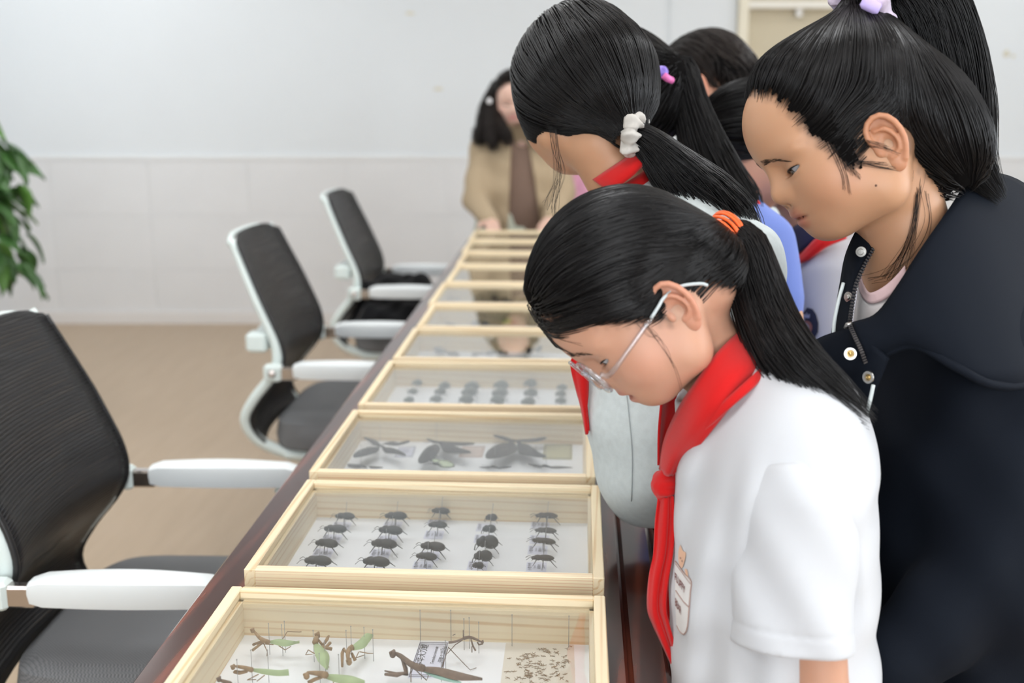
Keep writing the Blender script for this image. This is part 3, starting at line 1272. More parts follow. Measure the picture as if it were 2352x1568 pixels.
# ================================================================== HEAD
class Head:
    """head-local frame: x to the person's right, y forward, z up, origin midway between the ear canals"""

    def __init__(s, origin, alpha, scale=1.0, beta=0.0, gamma=0.0, cran=None, facing='L', away=None, mouth_open=0.0, fwd=None, up=None):
        # alpha: how far the face looks down; beta: turn towards the camera; gamma: tilt of the crown towards the camera
        if fwd is None:
            a, b, g = map(math.radians, (alpha, beta, gamma))
            f = np.array((-math.cos(a), -math.sin(a), 0.0))
            u = np.array((-math.sin(a), math.cos(a), 0.0))
            l = np.array((0, 0, 1.0))
            u = u * math.cos(g) + l * math.sin(g)
            l = np.cross(u, f)
            l = l if l[2] > 0 else -l
            f2 = f * math.cos(b) + l * math.sin(b)
            f = f2
            f, u = CAM_R @ f, CAM_R @ u
        else:
            f = np.array(fwd, float)
            u = np.array(up, float)
        f /= np.linalg.norm(f)
        u = u - f * (u @ f)
        u /= np.linalg.norm(u)
        r = np.cross(f, u)
        s.R = np.stack([r, f, u], 1) * scale      # columns: local axes in the world
        s.O = np.array(origin, float)
        s.s = scale
        s.cran = cran or dict(c=(0, .012, .05), r=(.074, .098, .085), fc=(0, .058, .068), fr=(.056, .054, .052))
        s.mo = mouth_open
        s.ear_k, s.ear_dz, s.ear_dy, s.ear_rot = 1.0, 0.0, 0.0, -8.0
        s.gam = math.radians(gamma)

    def w(s, p):
        return np.asarray(p) @ s.R.T + s.O

    def loc(s, P):
        return ((np.asarray(P, f32) - s.O.astype(f32)) @ (s.R / s.s ** 2).astype(f32))

    def cranium(s, p):
        c = s.cran
        d = sd_ell(p, c['c'], c['r'])
        d = smin(d, sd_ell(p, c['fc'], c['fr']), .03)
        return smin(d, sd_ell(p, (0, -.045, .0), (.055, .048, .055)), .03)

    def skull(s, q):
        """cranium with the broad mass of the face, the ground the hair grows on"""
        d = s.cranium(q)
        d = smin(d, sd_ell(q, (0, .045, .005), (.060, .061, .062)), .03)
        a = q.copy()
        a[:, 0] = np.abs(a[:, 0])
        return smin(d, sd_ell(a, (.034, .064, -.012), (.032, .034, .036)), .025)

    def sdf(s, p):
        """p in head-local metres"""
        q = p.copy()
        q[:, 0] = np.abs(q[:, 0])
        d = s.cranium(q)
        d = smin(d, sd_ell(q, (0, .045, .005), (.060, .061, .062)), .03)
        d = smin(d, sd_ell(q, (.034, .064, -.012), (.032, .034, .036)), .025)
        d = smin(d, sd_ell(q, (0, .070, -.022), (.036, .040, .030)), .02)
        dj = sd_cone(q, (.018, .076, -.047), (.046, .030, -.040), .0185, .024)
        dj = smin(dj, sd_cone(q, (.046, .030, -.040), (.055, .006, -.008), .024, .022), .02)
        d = smin(d, dj, .022)
        d = smin(d, sd_ell(q, (0, .040, -.030), (.048, .058, .034)), .02)
        d = smin(d, sd_ell(q, (0, .0745, -.0475), (.024, .0275, .0185)), .014)
        # eye sockets
        d = smax(d, -sd_ell(q, (.030, .1145, .027), (.020, .0135, .0125)), .014)
        # brow
        d = smin(d, sd_ell(q, (.028, .090, .043), (.022, .008, .006)), .018)
        # nose
        n = sd_cone(q, (0, .1025, .032), (0, .1115, .010), .0062, .0098)
        n = smin(n, sd_ell(q, (0, .1125, .004), (.0105, .0108, .0098)), .008)
        n = smin(n, sd_ell(q, (.0112, .1035, .0000), (.0086, .0105, .0086)), .009)
        d = smin(d, n, .010)
        d = smax(d, -sd_ell(q, (.0062, .1085, -.0085), (.0034, .0060, .0036)), .003)
        # lips
        o = s.mo
        d = smin(d, sd_ell(q, (0, .1040, -.0205), (.0205, .0104, .0068)), .004)
        d = smin(d, sd_ell(q, (0, .1005 - o * .3, -.0330 - o), (.0185, .0110, .0074)), .004)
        cz = -.0268 - o * .5
        g = sd_ell(np.stack([q[:, 0], q[:, 1], q[:, 2] + q[:, 0] * 0.10], 1), (0, .113, cz), (.0215, .0102, .0012 + o * .60))
        d = smax(d, -g, .0040)
        # eyelids, slit
        lid = sd_ell(q, (.0305, .0880, .0232), (.0168, .0152, .0146))
        d = smin(d, lid, .005)
        qq = np.stack([q[:, 0], q[:, 1], q[:, 2] - (q[:, 0] - .0305) * 0.16], 1)
        slit = sd_ell(qq, (.0313, .1000, .0205), (.0162, .0172, .0032))
        d = smax(d, -slit, .0012)
        return d

    def eyes(s, parent, look=(0, 1, -0.35)):
        for sx in (1, -1):
            mb = MB().ellipsoid((0, 0, 0), (.0136,) * 3, 20, 14)
            o = mb.build('eye', M_eye, parent)
            L = np.array(look, float)
            L /= np.linalg.norm(L)
            X = np.cross(L, (0, 0, 1.0))
            X /= np.linalg.norm(X)
            Z = np.cross(X, L)
            Rl = np.stack([X, L, Z], 1)
            M = np.eye(4)
            M[:3, :3] = s.R @ Rl
            M[:3, 3] = s.w((sx * .0300, .0885, .0228))
            o.matrix_local = rootloc(parent).inverted() @ Matrix(M.tolist())

    def lashes(s, parent, brow=True, seed=2, bdz=0.0):
        rg = np.random.default_rng(seed)
        for sx in (1, -1):
            xs = np.linspace(.0180, .0474, 16)
            up = []
            for x in xs:
                t = (x - .0313) / .0160
                z = .0205 + .0032 * math.sqrt(max(0, 1 - t * t)) + (x - .0305) * .16
                yy = .0880 + .0155 * math.sqrt(max(0.02, 1 - ((x - .0305) / .0170) ** 2 - ((z - .0232) / .0149) ** 2))
                up.append((sx * x, yy, z))
            rad = [.0004 + .0006 * math.sin(math.pi * i / 15) for i in range(16)]
            mb = MB().tube(s.w(up), np.array(rad) * s.s, 6)
            mb.build('eyelash', M_hair, parent, world=True)
            if not brow:
                continue
            n = 90
            t = rg.uniform(0, 1, n)
            x = .0060 + .031 * t
            z = .0455 + bdz + .0020 * np.sin(t * 3.1) - .0110 * t + rg.normal(0, 1, n) * (.0021 * (1 - .6 * t))
            P = np.stack([sx * x, .116 - 6.5 * np.maximum(0, x - .012) ** 1.6, z], 1).astype(f32)
            dr = np.stack([np.full(n, sx * .85), np.full(n, -.35), -.10 - .4 * t], 1).astype(f32)
            pts = []
            for k in range(4):
                Q = P + dr * (.0022 * k)
                for _ in range(4):
                    e = s.sdf(Q)
                    G = grad(s.sdf, Q, .002)
                    G /= np.linalg.norm(G, axis=1)[:, None] + 1e-6
                    Q = Q - G * (e - .0003)[:, None]
                pts.append(Q)
            V, F = strands_mesh(s.w(np.stack(pts, 1)), np.array([.00016, .00021, .00017, .00008])[None, :] * np.ones((n, 1)) * s.s)
            mesh_from_np('eyebrow', V, F, M_browm, parent)

    def ear_mesh(s, side, h=0.0009):
        """side +1 = right, -1 = left; returns world verts, faces"""
        def fn(p):     # ear coords: a back, b up, c out
            d = sd_ell(p, (.002, .004, 0), (.0155, .0245, .0042))
            d = smin(d, sd_ell(p, (-.005, -.021, .001), (.0085, .0095, .0045)), .008)
            hel = crv([(-.0125, .002, .002), (-.0135, .013, .0045), (-.009, .0235, .0055), (.001, .0285, .006), (.0115, .0245, .0065), (.0165, .012, .007), (.0155, -.002, .007), (.0105, -.013, .0055), (.004, -.021, .0035)], 14)
            d = smin(d, sd_chain(p, hel, [.0030] * 14), .0035)
            ant = crv([(-.003, .0175, .0035), (.004, .014, .0055), (.0085, .006, .006), (.008, -.005, .006), (.003, -.012, .005), (-.005, -.013, .004)], 9)
            d = smin(d, sd_chain(p, ant, [.0026] * 9), .003)
            d = smax(d, -sd_ell(p, (-.0015, -.001, .0075), (.0078, .0085, .0078)), .003)
            d = smax(d, -sd_ell(p, (.001, .0205, .0065), (.007, .0036, .0035)), .003)
            d = smin(d, sd_ell(p, (-.0125, -.003, .0035), (.0042, .0055, .0042)), .004)
            # root towards the head
            d = smin(d, sd_ell(p, (-.008, -.001, -.006), (.010, .019, .009)), .006)
            return d
        V, F = surf(fn, (-.024, -.038, -.018), (.024, .038, .016), h, 1)
        # into head-local
        fl, tl = math.radians(24), math.radians(s.ear_rot)
        a, b, c = V[:, 0], V[:, 1], V[:, 2]
        a2, b2 = a * math.cos(tl) - b * math.sin(tl), a * math.sin(tl) + b * math.cos(tl)
        a3, c3 = a2 * math.cos(fl) - c * math.sin(fl), a2 * math.sin(fl) + c * math.cos(fl)
        k = s.ear_k
        L = np.stack([side * (.0745 + c3 * k), -.010 - a3 * k + s.ear_dy, .001 + b2 * k + s.ear_dz], 1)
        if side > 0:
            F = F[:, ::-1]
        return L, F


def tint_head(L, ear_n=0):
    """per-vertex colour multiplier from head-local position: lips and cheeks, colour of the skin itself"""
    c = np.ones((len(L), 4), f32)
    ax = np.abs(L[:, 0])
    lip = np.exp(-((ax / .0180) ** 4)) * np.exp(-(((L[:, 2] + .0270) / .0125) ** 4)) * (L[:, 1] > .094)
    c[:, :3] *= 1 - lip[:, None] * np.array((.16, .46, .38))
    ch = np.exp(-(((ax - .045) / .026) ** 2 + ((L[:, 1] - .065) / .03) ** 2 + ((L[:, 2] + .012) / .024) ** 2))
    c[:, :3] *= 1 - ch[:, None] * np.array((-.04, .10, .06))
    return c


def set_tint(o, c):
    a = o.data.attributes.new('tint', 'FLOAT_COLOR', 'POINT')
    a.data.foreach_set('color', np.asarray(c, f32).ravel())


def build_skin(name, parent, head, extra, lo, hi, h, material, ears=(-1, 1), ear_h=.0009, blend=.02, hair=None, more=None, scalp=.75):
    """one continuous skin surface: head + neck (+ what 'extra' adds in world metres)"""
    def fn(P):
        d = head.sdf(head.loc(P)) * head.s
        if extra is not None:
            d = smin(d, extra(P), blend)
        return d
    V, F = surf(fn, lo, hi, h, 1)
    L = head.loc(V)
    parts = [(V, F)]
    tn = tint_head(L)
    if hair is not None:     # the scalp shows grey between the roots
        m = hair.mask(L) + .003 * np.sin(L[:, 1] * 400) * np.sin(L[:, 2] * 370)
        k = sstep(-.004, .014, m) * scalp * (hair.h.cranium(L) < .02)
        tn[:, :3] *= 1 - k[:, None] * np.array((1, 1.02, 1.04))
    tints = [np.clip(tn, 0.02, 2)]
    for (v2, f2) in (more or []):
        parts.append((v2, f2))
        tints.append(np.ones((len(v2), 4), f32))
    for sd in ears:
        EL, EF = head.ear_mesh(sd, ear_h)
        parts.append((head.w(EL).astype(f32), EF))
        t = np.ones((len(EL), 4), f32)
        t[:, :3] *= np.array((1.0, .86, .84))
        tints.append(t)
    V, F = join_np(parts)
    o = mesh_from_np(name, V, F, material, parent)
    set_tint(o, np.concatenate(tints))
    return o


# ------------------------------------------------------------------ hair
class Hair:
    def __init__(s, head, poly, thick=0.012, taper=0.045, extra=None, inset=.007, sy=0.0, sz=0.0):
        s.sy, s.sz = sy, sz
        s.h, s.poly, s.T, s.tp, s.extra, s.inset = head, np.array(poly, f32), thick, taper, extra, inset

    def mask(s, L):
        g = s.h.gam
        a = np.abs(L[:, 0]) / .07
        q = np.stack([L[:, 1] - s.sy * a, L[:, 2] * math.cos(g) + L[:, 0] * math.sin(g) - s.sz * a], 1).astype(f32)
        return sd_poly2(q, s.poly)

    def sdl(s, L):
        d = s.h.skull(L)
        if s.extra is not None:
            d = s.extra(L, d)
        m = s.mask(L)
        t = s.T * sstep(-.004, s.tp, m) + .0006
        return d - t

    def cap(s, h=.0022):
        V, F = surf(s.sdl, (-.12, -.17, -.14), (.12, .15, .21), h, 1)
        m = s.mask(V) + .006 * np.sin(V[:, 1] * 620 + V[:, 2] * 300) * np.sin(V[:, 2] * 510 + V[:, 0] * 700) * (s.mask(V) < .03)
        ok = m > s.inset
        return V, F[ok[F].all(1)]

    def comb(s, V, n, steps, tie, rad=.0005, lift=.0020, jitter=.0014, stop=0.004, seed=1, roots=None, sweep=0.0):
        """strands combed over the cap from random roots towards the tie"""
        rg = np.random.default_rng(seed)
        m = s.mask(V)
        cand = V[m > -.006]
        mc = m[m > -.006]
        pr = np.where(mc < 0, .5, 1.0 + 2.2 * np.exp(-(mc / .012) ** 2))
        pr /= pr.sum()
        P = cand[rg.choice(len(cand), n, p=pr)] if roots is None else roots
        n = len(P)
        P = P + rg.normal(0, .0011, P.shape)
        G0 = grad(s.sdl, P.astype(f32), .003)
        G0 /= np.linalg.norm(G0, axis=1)[:, None] + 1e-6
        P = P - G0 * (s.sdl(P.astype(f32)) + .0012)[:, None]
        tie = np.asarray(tie, f32)
        out = [P]
        off = rg.uniform(0.1, 1.0, n)[:, None] * lift
        dist = np.linalg.norm(P - tie, axis=1)
        L = rg.uniform(.8, 1.0, n) * dist
        wv = rg.normal(0, 1, (n, 3)) * jitter
        cur = P.astype(f32)
        for k in range(steps):
            d = tie - cur
            if sweep > 0:
                mm = s.mask(cur)
                d = d / (np.linalg.norm(d, axis=1)[:, None] + 1e-6)
                sdv = np.clip(np.abs(cur[:, 0]) / .05, 0, 1) * (cur[:, 1] > -.01)
                d = d + A3(0, -1.0, -.12) * (sweep * np.exp(-(np.maximum(mm, 0) / .022) ** 2) * sdv)[:, None]
                d = d * dist[:, None]
            d += wv * np.sin(k * 0.6 + wv[:, :1] * 900) * 3
            ln = np.linalg.norm(d, axis=1)[:, None] + 1e-9
            st = (L / steps)[:, None]
            ld = np.linalg.norm(tie - cur, axis=1)[:, None]
            cur = cur + d / ln * np.minimum(st, np.maximum(ld - stop, 0))
            for _ in range(2 if k < 2 else 1):
                e = s.sdl(cur)
                G = grad(s.sdl, cur, .003)
                G /= np.linalg.norm(G, axis=1)[:, None] + 1e-6
                cur = cur - G * (e - off[:, 0])[:, None]
            out.append(cur)
        P = np.stack(out, 1)
        r = np.full(P.shape[:2], rad)
        r[:, 0] *= .15
        r[:, 1] *= .55
        r[:, -1] *= .3
        return P, r


def tail_strands(guide, prof, n, seed=1, rad=.0005, wisp=.06, clump=0.35, steps=None, flat=1.0, curl=0.0):
    """pony tail: guide (k,3) world points, prof = radius along it; returns strand paths"""
    rg = np.random.default_rng(seed)
    steps = steps or len(guide)
    G = crv(guide, steps)
    R = np.interp(np.linspace(0, 1, steps), np.linspace(0, 1, len(prof)), prof)
    T = np.gradient(G, axis=0)
    T /= np.linalg.norm(T, axis=1)[:, None]
    N = np.zeros_like(T)
    N0 = np.cross(T[0], CAM_R[:, 2])
    for k in range(steps):
        N0 = N0 - T[k] * (N0 @ T[k])
        N0 /= np.linalg.norm(N0)
        N[k] = N0
    Bn = np.cross(T, N)
    a = rg.uniform(0, 2 * math.pi, n)
    r = np.sqrt(rg.uniform(0.25, 1, n))
    # clumps
    nc = 26
    ca = rg.uniform(0, 2 * math.pi, nc)
    ck = rg.integers(0, nc, n)
    t = np.linspace(0, 1, steps)
    da = (ca[ck] - a + math.pi) % (2 * math.pi) - math.pi
    ang = a[:, None] + da[:, None] * clump * t[None, :]
    wob = rg.normal(0, 1, (n, 1)) * wisp * t[None, :] ** 2
    rr = r[:, None] * (1 + wob)
    x = np.cos(ang) * rr
    y = np.sin(ang) * rr * flat
    P = G[None] + (x[..., None] * N[None] + y[..., None] * Bn[None]) * R[None, :, None]
    if curl:
        ph = rg.uniform(0, 6.28, nc)[ck][:, None]
        P = P + (np.sin(ph + t[None] * 22)[..., None] * N[None] + np.cos(ph + t[None] * 22)[..., None] * Bn[None]) * curl * t[None, :, None]
    # different lengths
    ln = rg.uniform(.78, 1.0, n)
    tt = ln[:, None] * t[None, :] * (steps - 1)
    i0 = np.clip(tt.astype(int), 0, steps - 2)
    fr = (tt - i0)[..., None]
    ii = np.arange(n)[:, None]
    P = P[ii, i0] * (1 - fr) + P[ii, i0 + 1] * fr
    rad = np.full((n, steps), rad) * np.clip((1 - t[None]) * 6, .25, 1)
    return P, rad, G, R
# ================================================================== FIGURE HELPERS
VIEW = np.array((-math.sin(YAW), math.cos(YAW), 0.0))     # level direction away from the camera
RGT = np.array((math.cos(YAW), math.sin(YAW), 0.0))
UPZ = np.array((0, 0, 1.0))


def person(label, loc):
    return thing('person', label, 'person', loc)


def frame(fwd):
    """columns: right, forward, up for a level facing direction"""
    f = np.array(fwd, float)
    f[2] = 0
    f /= np.linalg.norm(f)
    return np.stack([np.cross(f, UPZ), f, UPZ], 1)


def hair_object(name, parent, mat_, parts, cap_mat=None):
    """first part = the dense underlayer, the rest = strands"""
    V, F = join_np(parts)
    o = mesh_from_np(name, V, F, cap_mat or M_cap, parent)
    o.data.materials.append(mat_)
    n = len(parts[0][1])
    ix = np.ones(len(F), np.int32)
    ix[:n] = 0
    o.data.polygons.foreach_set('material_index', ix)
    return o


def cloth_mat(name, col, rough=0.85, sheen=0.15, weave_=1400, strength=0.25, var=None):
    return mat(name, col, rough, 0.12, bump=(weave_, strength), sheen=sheen, var=var)


def lower_body(parent, hip, fwd, m_trousers, m_shoe, hip_r=(.135, .10, .12), hem=.07, lat=.075, top=None):
    """trousers and shoes down to the floor; hip = world point of the pelvis centre"""
    R = frame(fwd)
    hip = np.array(hip, float)
    if top is None:
        top = hip + (0, 0, .05)

    def fn(P):
        d = sd_ell(P, hip, hip_r, R)
        d = smin(d, sd_cone(P, hip, top, hip_r[1] * .95, hip_r[1] * .9), .04)
        for sx in (-1, 1):
            a = hip + R @ np.array((sx * lat, 0, -.04))
            k = np.array((*(hip + R @ np.array((sx * lat * 1.1, .015, 0)))[:2], hip[2] * .52))
            b = np.array((*(hip + R @ np.array((sx * lat * 1.15, -.01, 0)))[:2], hem))
            d = smin(d, sd_chain(P, [a, k, b], [.078, .06, .05], .03), .03)
        d = d + .004 * np.sin(P[:, 2] * 40 + P[:, 0] * 30) * np.sin(P[:, 1] * 33)
        return smax(d, hem - P[:, 2], .004)
    V, F = surf(fn, (hip[0] - .25, hip[1] - .25, hem - .03), (hip[0] + .25, hip[1] + .25, max(hip[2], top[2]) + .16), .009, 1)
    mesh_from_np('trousers', V, F, m_trousers, parent)
    for sx in (-1, 1):
        b = hip + R @ np.array((sx * lat * 1.15, .0, 0))

        def sh(P):
            d = sd_ell(P, (b[0], b[1], .05) + R @ np.array((0, 0, 0)), (.036, .05, .045), R)
            d = smin(d, sd_ell(P, np.array((b[0], b[1], .035)) + R @ np.array((0, .065, 0)), (.040, .085, .033), R), .03)
            return smax(d, -P[:, 2] + .001, .006)
        V, F = surf(sh, (b[0] - .2, b[1] - .2, -.01), (b[0] + .2, b[1] + .2, .11), .006, 1)
        mesh_from_np('shoe', V, F, m_shoe, parent)


def hand_sdf(P, wrist, palm_dir, palm_n, thumb_side, k=1.0, curl=.5, spread=.2):
    """palm with four unequal bent fingers and a thumb leaving the side of the palm"""
    w = np.array(wrist, float)
    f = np.array(palm_dir, float)
    f /= np.linalg.norm(f)
    n = np.array(palm_n, float)
    n = n - f * (n @ f)
    n /= np.linalg.norm(n)
    s = np.cross(f, n) * thumb_side
    R = np.stack([s, f, n], 1)
    d = sd_ell(P, w + f * .040 * k, np.array((.034, .046, .014)) * k, R)
    d = smin(d, sd_cone(P, w - f * .01 * k, w + f * .03 * k, .021 * k, .022 * k), .02)
    for i, (x, L) in enumerate(((.024, .062), (.008, .070), (-.008, .066), (-.023, .052))):
        a = w + f * .072 * k + s * x * k
        dr = f + s * spread * x * 8
        p1 = a + dr * L * .45 * k + n * (-.25 * curl) * L * k
        p2 = p1 + (f * math.cos(curl) - n * math.sin(curl) * 1.0) * L * .32 * k
        p3 = p2 + (f * math.cos(curl * 1.9) - n * math.sin(curl * 1.9)) * L * .26 * k
        d = smin(d, sd_chain(P, [a, p1, p2, p3], [.0088 * k, .0082 * k, .0076 * k, .0064 * k]), .006)
    a = w + f * .018 * k + s * .026 * k
    p1 = a + (s * .75 + f * .6 - n * .15) * .034 * k
    p2 = p1 + (f * .9 + s * .25 - n * .25) * .030 * k
    return smin(d, sd_chain(P, [a, p1, p2], [.0125 * k, .0100 * k, .0078 * k]), .010)


def hands_mesh(lst, k=.9, h=.005):
    """forearm stubs with hands; lst = [(sleeve end, direction, palm normal, thumb side), ...]"""
    parts = []
    for (e, d, n, sd) in lst:
        e = np.array(e, float)
        d = np.array(d, float)
        d /= np.linalg.norm(d)
        w = e + d * .05

        def fn(P):
            return smin(sd_cone(P, e - d * .10, w, .027, .021), hand_sdf(P, w, d, n, sd, k), .012)
        c = e + d * .06
        parts.append(surf(fn, c - .20, c + .20, h, 1))
    return parts


def raycast(fn, u, v, z0, z1, n=90, off=.0008):
    """points where picture rays meet a signed field between depths z0 and z1; pushed out by 'off'"""
    u = np.atleast_1d(np.asarray(u, float))
    v = np.atleast_1d(np.asarray(v, float))
    D = np.stack([(u - IW / 2) / FPX, -(v - IH / 2) / FPX, -np.ones_like(u)], 1) @ CAM_R.T
    z = np.full(len(u), z0)
    for _ in range(n):
        P = (CAM_P + D * z[:, None]).astype(f32)
        d = fn(P)
        z = np.minimum(z + np.maximum(d, -.003) * .7, z1)
    P = (CAM_P + D * z[:, None]).astype(f32)
    G = grad(fn, P, .002)
    G /= np.linalg.norm(G, axis=1)[:, None] + 1e-6
    return P + G * off


def drape(name, fn, rows, material, parent, z0, z1, off=.001, nu=6, nv=20, thick=.0008):
    """thin cloth or print lying on a surface; rows = [(left u, v, right u, v), ...] down its length"""
    Q = crv(rows, nv)
    t = np.linspace(0, 1, nu)
    U = Q[:, 0:1] * (1 - t) + Q[:, 2:3] * t
    Vv = Q[:, 1:2] * (1 - t) + Q[:, 3:4] * t
    P = raycast(fn, U.ravel(), Vv.ravel(), z0, z1, off=off).reshape(nv, nu, 3)
    return MB().grid(P, thick).build(name, material, parent, world=True)


def strip(edgeL, edgeR, n=24, m=6, ripple=0.0, waves=2.0, bulge=0.0):
    """surface between two traced edges (world points) with gentle ripples along the view"""
    A, B = crv(edgeL, n), crv(edgeR, n)
    t = np.linspace(0, 1, m)[None, :, None]
    P = A[:, None] * (1 - t) + B[:, None] * t
    w = (np.sin(t * math.pi * waves + np.linspace(0, 2.5, n)[:, None, None]) * ripple) - bulge * np.sin(t * math.pi)
    return P + w * VIEW


def torus_cloth(path_c, R, r, axis_n, lobes=11, n=120, m=14, amp=.35, seed=0, flat=1.0):
    """gathered scrunchie: a bunched ring around axis_n"""
    rg = np.random.default_rng(seed)
    a = np.array(axis_n, float)
    a /= np.linalg.norm(a)
    e1 = np.cross(a, (0.3, 0.2, 1.0))
    e1 /= np.linalg.norm(e1)
    e2 = np.cross(a, e1)
    ph = rg.uniform(0, 6.28, 4)
    V = np.zeros((n, m, 3))
    for i in range(n):
        t = 2 * math.pi * i / n
        c = np.array(path_c) + R * (math.cos(t) * e1 + math.sin(t) * e2)
        o = math.cos(t) * e1 + math.sin(t) * e2
        k = 1 + amp * math.sin(lobes * t + ph[0]) + amp * .4 * math.sin(lobes * 1.7 * t + ph[1])
        for j in range(m):
            q = 2 * math.pi * j / m
            rr = r * k * (1 + .15 * math.sin(3 * q + lobes * t))
            V[i, j] = c + rr * (math.cos(q) * o + flat * math.sin(q) * a)
    idx = np.arange(n * m).reshape(n, m)
    F = np.stack([idx, np.roll(idx, -1, 0), np.roll(np.roll(idx, -1, 0), -1, 1), np.roll(idx, -1, 1)], -1).reshape(-1, 4)
    return V.reshape(-1, 3), F


M_red = cloth_mat('red_cotton', (0.55, 0.009, 0.009), 0.75, 0.2, 1600, 0.3)
M_shoe = mat('white_shoe', (0.7, 0.7, 0.7), 0.5)
M_shoe_d = mat('dark_shoe', (0.03, 0.03, 0.035), 0.5)
M_pants = cloth_mat('navy_trousers', (0.016, 0.018, 0.028))
M_pants_g = cloth_mat('grey_trousers', (0.10, 0.10, 0.11))

# ================================================================== FRONT GIRL (white shirt, glasses)
ZF = 1.23
g1 = person('girl in a white T-shirt, red scarf and clear glasses bending over the boxes', (0.30, 1.20, 0))
H1 = Head(C(1535, 706, ZF), 50, 0.93, beta=3, gamma=4, cran=dict(c=(0, .012, .056), r=(.078, .098, .096), fc=(0, .056, .066), fr=(.058, .055, .055)), mouth_open=.0035)
H1.ear_k, H1.ear_dz, H1.ear_dy, H1.ear_rot = 1.13, .004, .014, 4.0
R1 = np.stack([VIEW, -RGT, UPZ], 1)      # lateral (away), forward, up
nk1 = [C(1588, 775, ZF + .02), C(1670, 850, ZF + .03), C(1730, 930, ZF + .04)]
hp1 = [(.150, .115), (.114, .105), (.09, .068), (.064, .034), (.036, .006), (.026, -.014), (.017, -.010), (.010, .016), (.0, .030), (-.018, .032), (-.030, .018), (-.036, -.014), (-.05, -.040), (-.08, -.058), (-.2, -.05), (-.2, .25), (.2, .25), (.2, .13)]


def ext1(L, d):
    return smin(d, sd_ell(L, (0, -.038, -.010), (.053, .042, .046)), .03)


h1 = Hair(H1, hp1, .016, .045, ext1)


def ex1(P):
    return sd_chain(P, nk1, [.044, .046, .056], .01)


# arms and trunk under the shirt
sh_n = C(1838, 1050, ZF - .10)
el_n = C(1885, 1610, ZF - .095)
wr_n = C(1760, 1860, ZF - .08)
sh_f = C(1775, 990, ZF + .15)
el_f = C(1790, 1420, ZF + .18)
wr_f = C(1800, 1720, ZF + .17)


def arms1(P):
    d = sd_chain(P, [sh_n, el_n, wr_n], [.036, .028, .020], .01)
    d = smin(d, sd_chain(P, [sh_f, el_f, wr_f], [.036, .028, .020], .01), .01)
    d = smin(d, hand_sdf(P, wr_n, wr_n - el_n, VIEW, 1, .85), .012)
    d = smin(d, hand_sdf(P, wr_f, wr_f - el_f, -VIEW, -1, .85), .012)
    d = smin(d, sd_ell(P, C(1775, 1150, ZF + .03), (.12, .075, .17), R1), .03)
    return smin(d, sd_chain(P, nk1[1:], [.044, .055]), .03)


c0 = H1.O
av, af = surf(arms1, (-.12, .85, .42), (.52, 1.65, 1.22), .0055, 1)
build_skin('body', g1, H1, ex1, c0 - .20, c0 + np.array((.24, .20, .20)), .0022, M_skin_f, hair=h1, more=[(av, af)])
H1.eyes(g1, (0, 1, -.45))
H1.lashes(g1, bdz=.010)
cv, cf = h1.cap(.003)
tie1 = (0.0, -.097, .004)
P, r = h1.comb(cv, 4600, 11, tie1, rad=.00062, seed=3, sweep=1.2)
hair_object('hair', g1, M_hair, [(H1.w(cv).astype(f32), cf), strands_mesh(H1.w(P), r * .93)])
tw = H1.w(tie1)
gd = [tw, C(1668, 538, ZF + .01), C(1705, 560, ZF + .005), C(1730, 640, ZF), C(1764, 740, ZF - .015), C(1816, 835, ZF - .05), C(1895, 905, ZF - .06), C(1995, 975, ZF - .05)]
P, r, G, R = tail_strands(gd, [.016, .0165, .026, .030, .032, .033, .028, .015], 1700, 5, .00058, steps=18, wisp=.16)
v, f = strands_mesh(P, r)
cm = MB().tube(G[:15], R[:15] * .76, 12)
pt = mesh_from_np('ponytail', v, f, M_hair, g1)
cm.build('ponytail_core', M_hair, pt, world=False).matrix_parent_inverse = Matrix.Translation(g1.location).inverted()
# orange rubber hair bands, several turns and two loose ends
M_orange = mat('orange_elastic', (0.85, 0.13, 0.025), 0.5, 0.4)
ax = np.array(gd[1]) - tw
ax /= np.linalg.norm(ax)
e1 = np.cross(ax, UPZ)
e1 /= np.linalg.norm(e1)
e2 = np.cross(ax, e1)
hb = thing('hair_bands', None, None, (0, 0, 0), parent=g1)
hb.location = Vector(tw) - g1.location
for k in range(6):
    c = ax * (.0025 + .0032 * k)
    tl_ = random.uniform(-.25, .25)
    ring = [c + .0235 * (math.cos(t) * e1 + math.sin(t) * e2) + ax * tl_ * .02 * math.sin(t) for t in np.linspace(0, 2 * math.pi, 25)]
    MB().tube(ring, .0019, 6, cap=False).build('band', M_orange, hb)
for (du, dv) in ((10, 62), (26, 55)):
    e = C(1636 + du, 528 + dv, ZF - .035) - tw
    s_ = C(1640, 515, ZF - .035) - tw
    MB().tube(crv([s_, (s_ + e) / 2 + RGT * .002, e], 8), .0019, 6).build('loose_band', M_orange, hb)

# ---------------------------------------------------------------- T-shirt
M_shirt = cloth_mat('white_jersey', (0.55, 0.56, 0.585), 0.9, 0.12, 1500, 0.2)
nkc = nk1[1]


sl_a = np.array(C(1828, 1042, ZF - .080))
sl_m = np.array(C(1836, 1150, ZF - .098))
sl_b = np.array(C(1818, 1482, ZF - .100))
sl_d = (sl_b - sl_m) / np.linalg.norm(sl_b - sl_m)
fs_a = np.array(C(1790, 990, ZF + .14))
fs_b = np.array(C(1765, 1300, ZF + .17))
fs_d = (fs_b - fs_a) / np.linalg.norm(fs_b - fs_a)


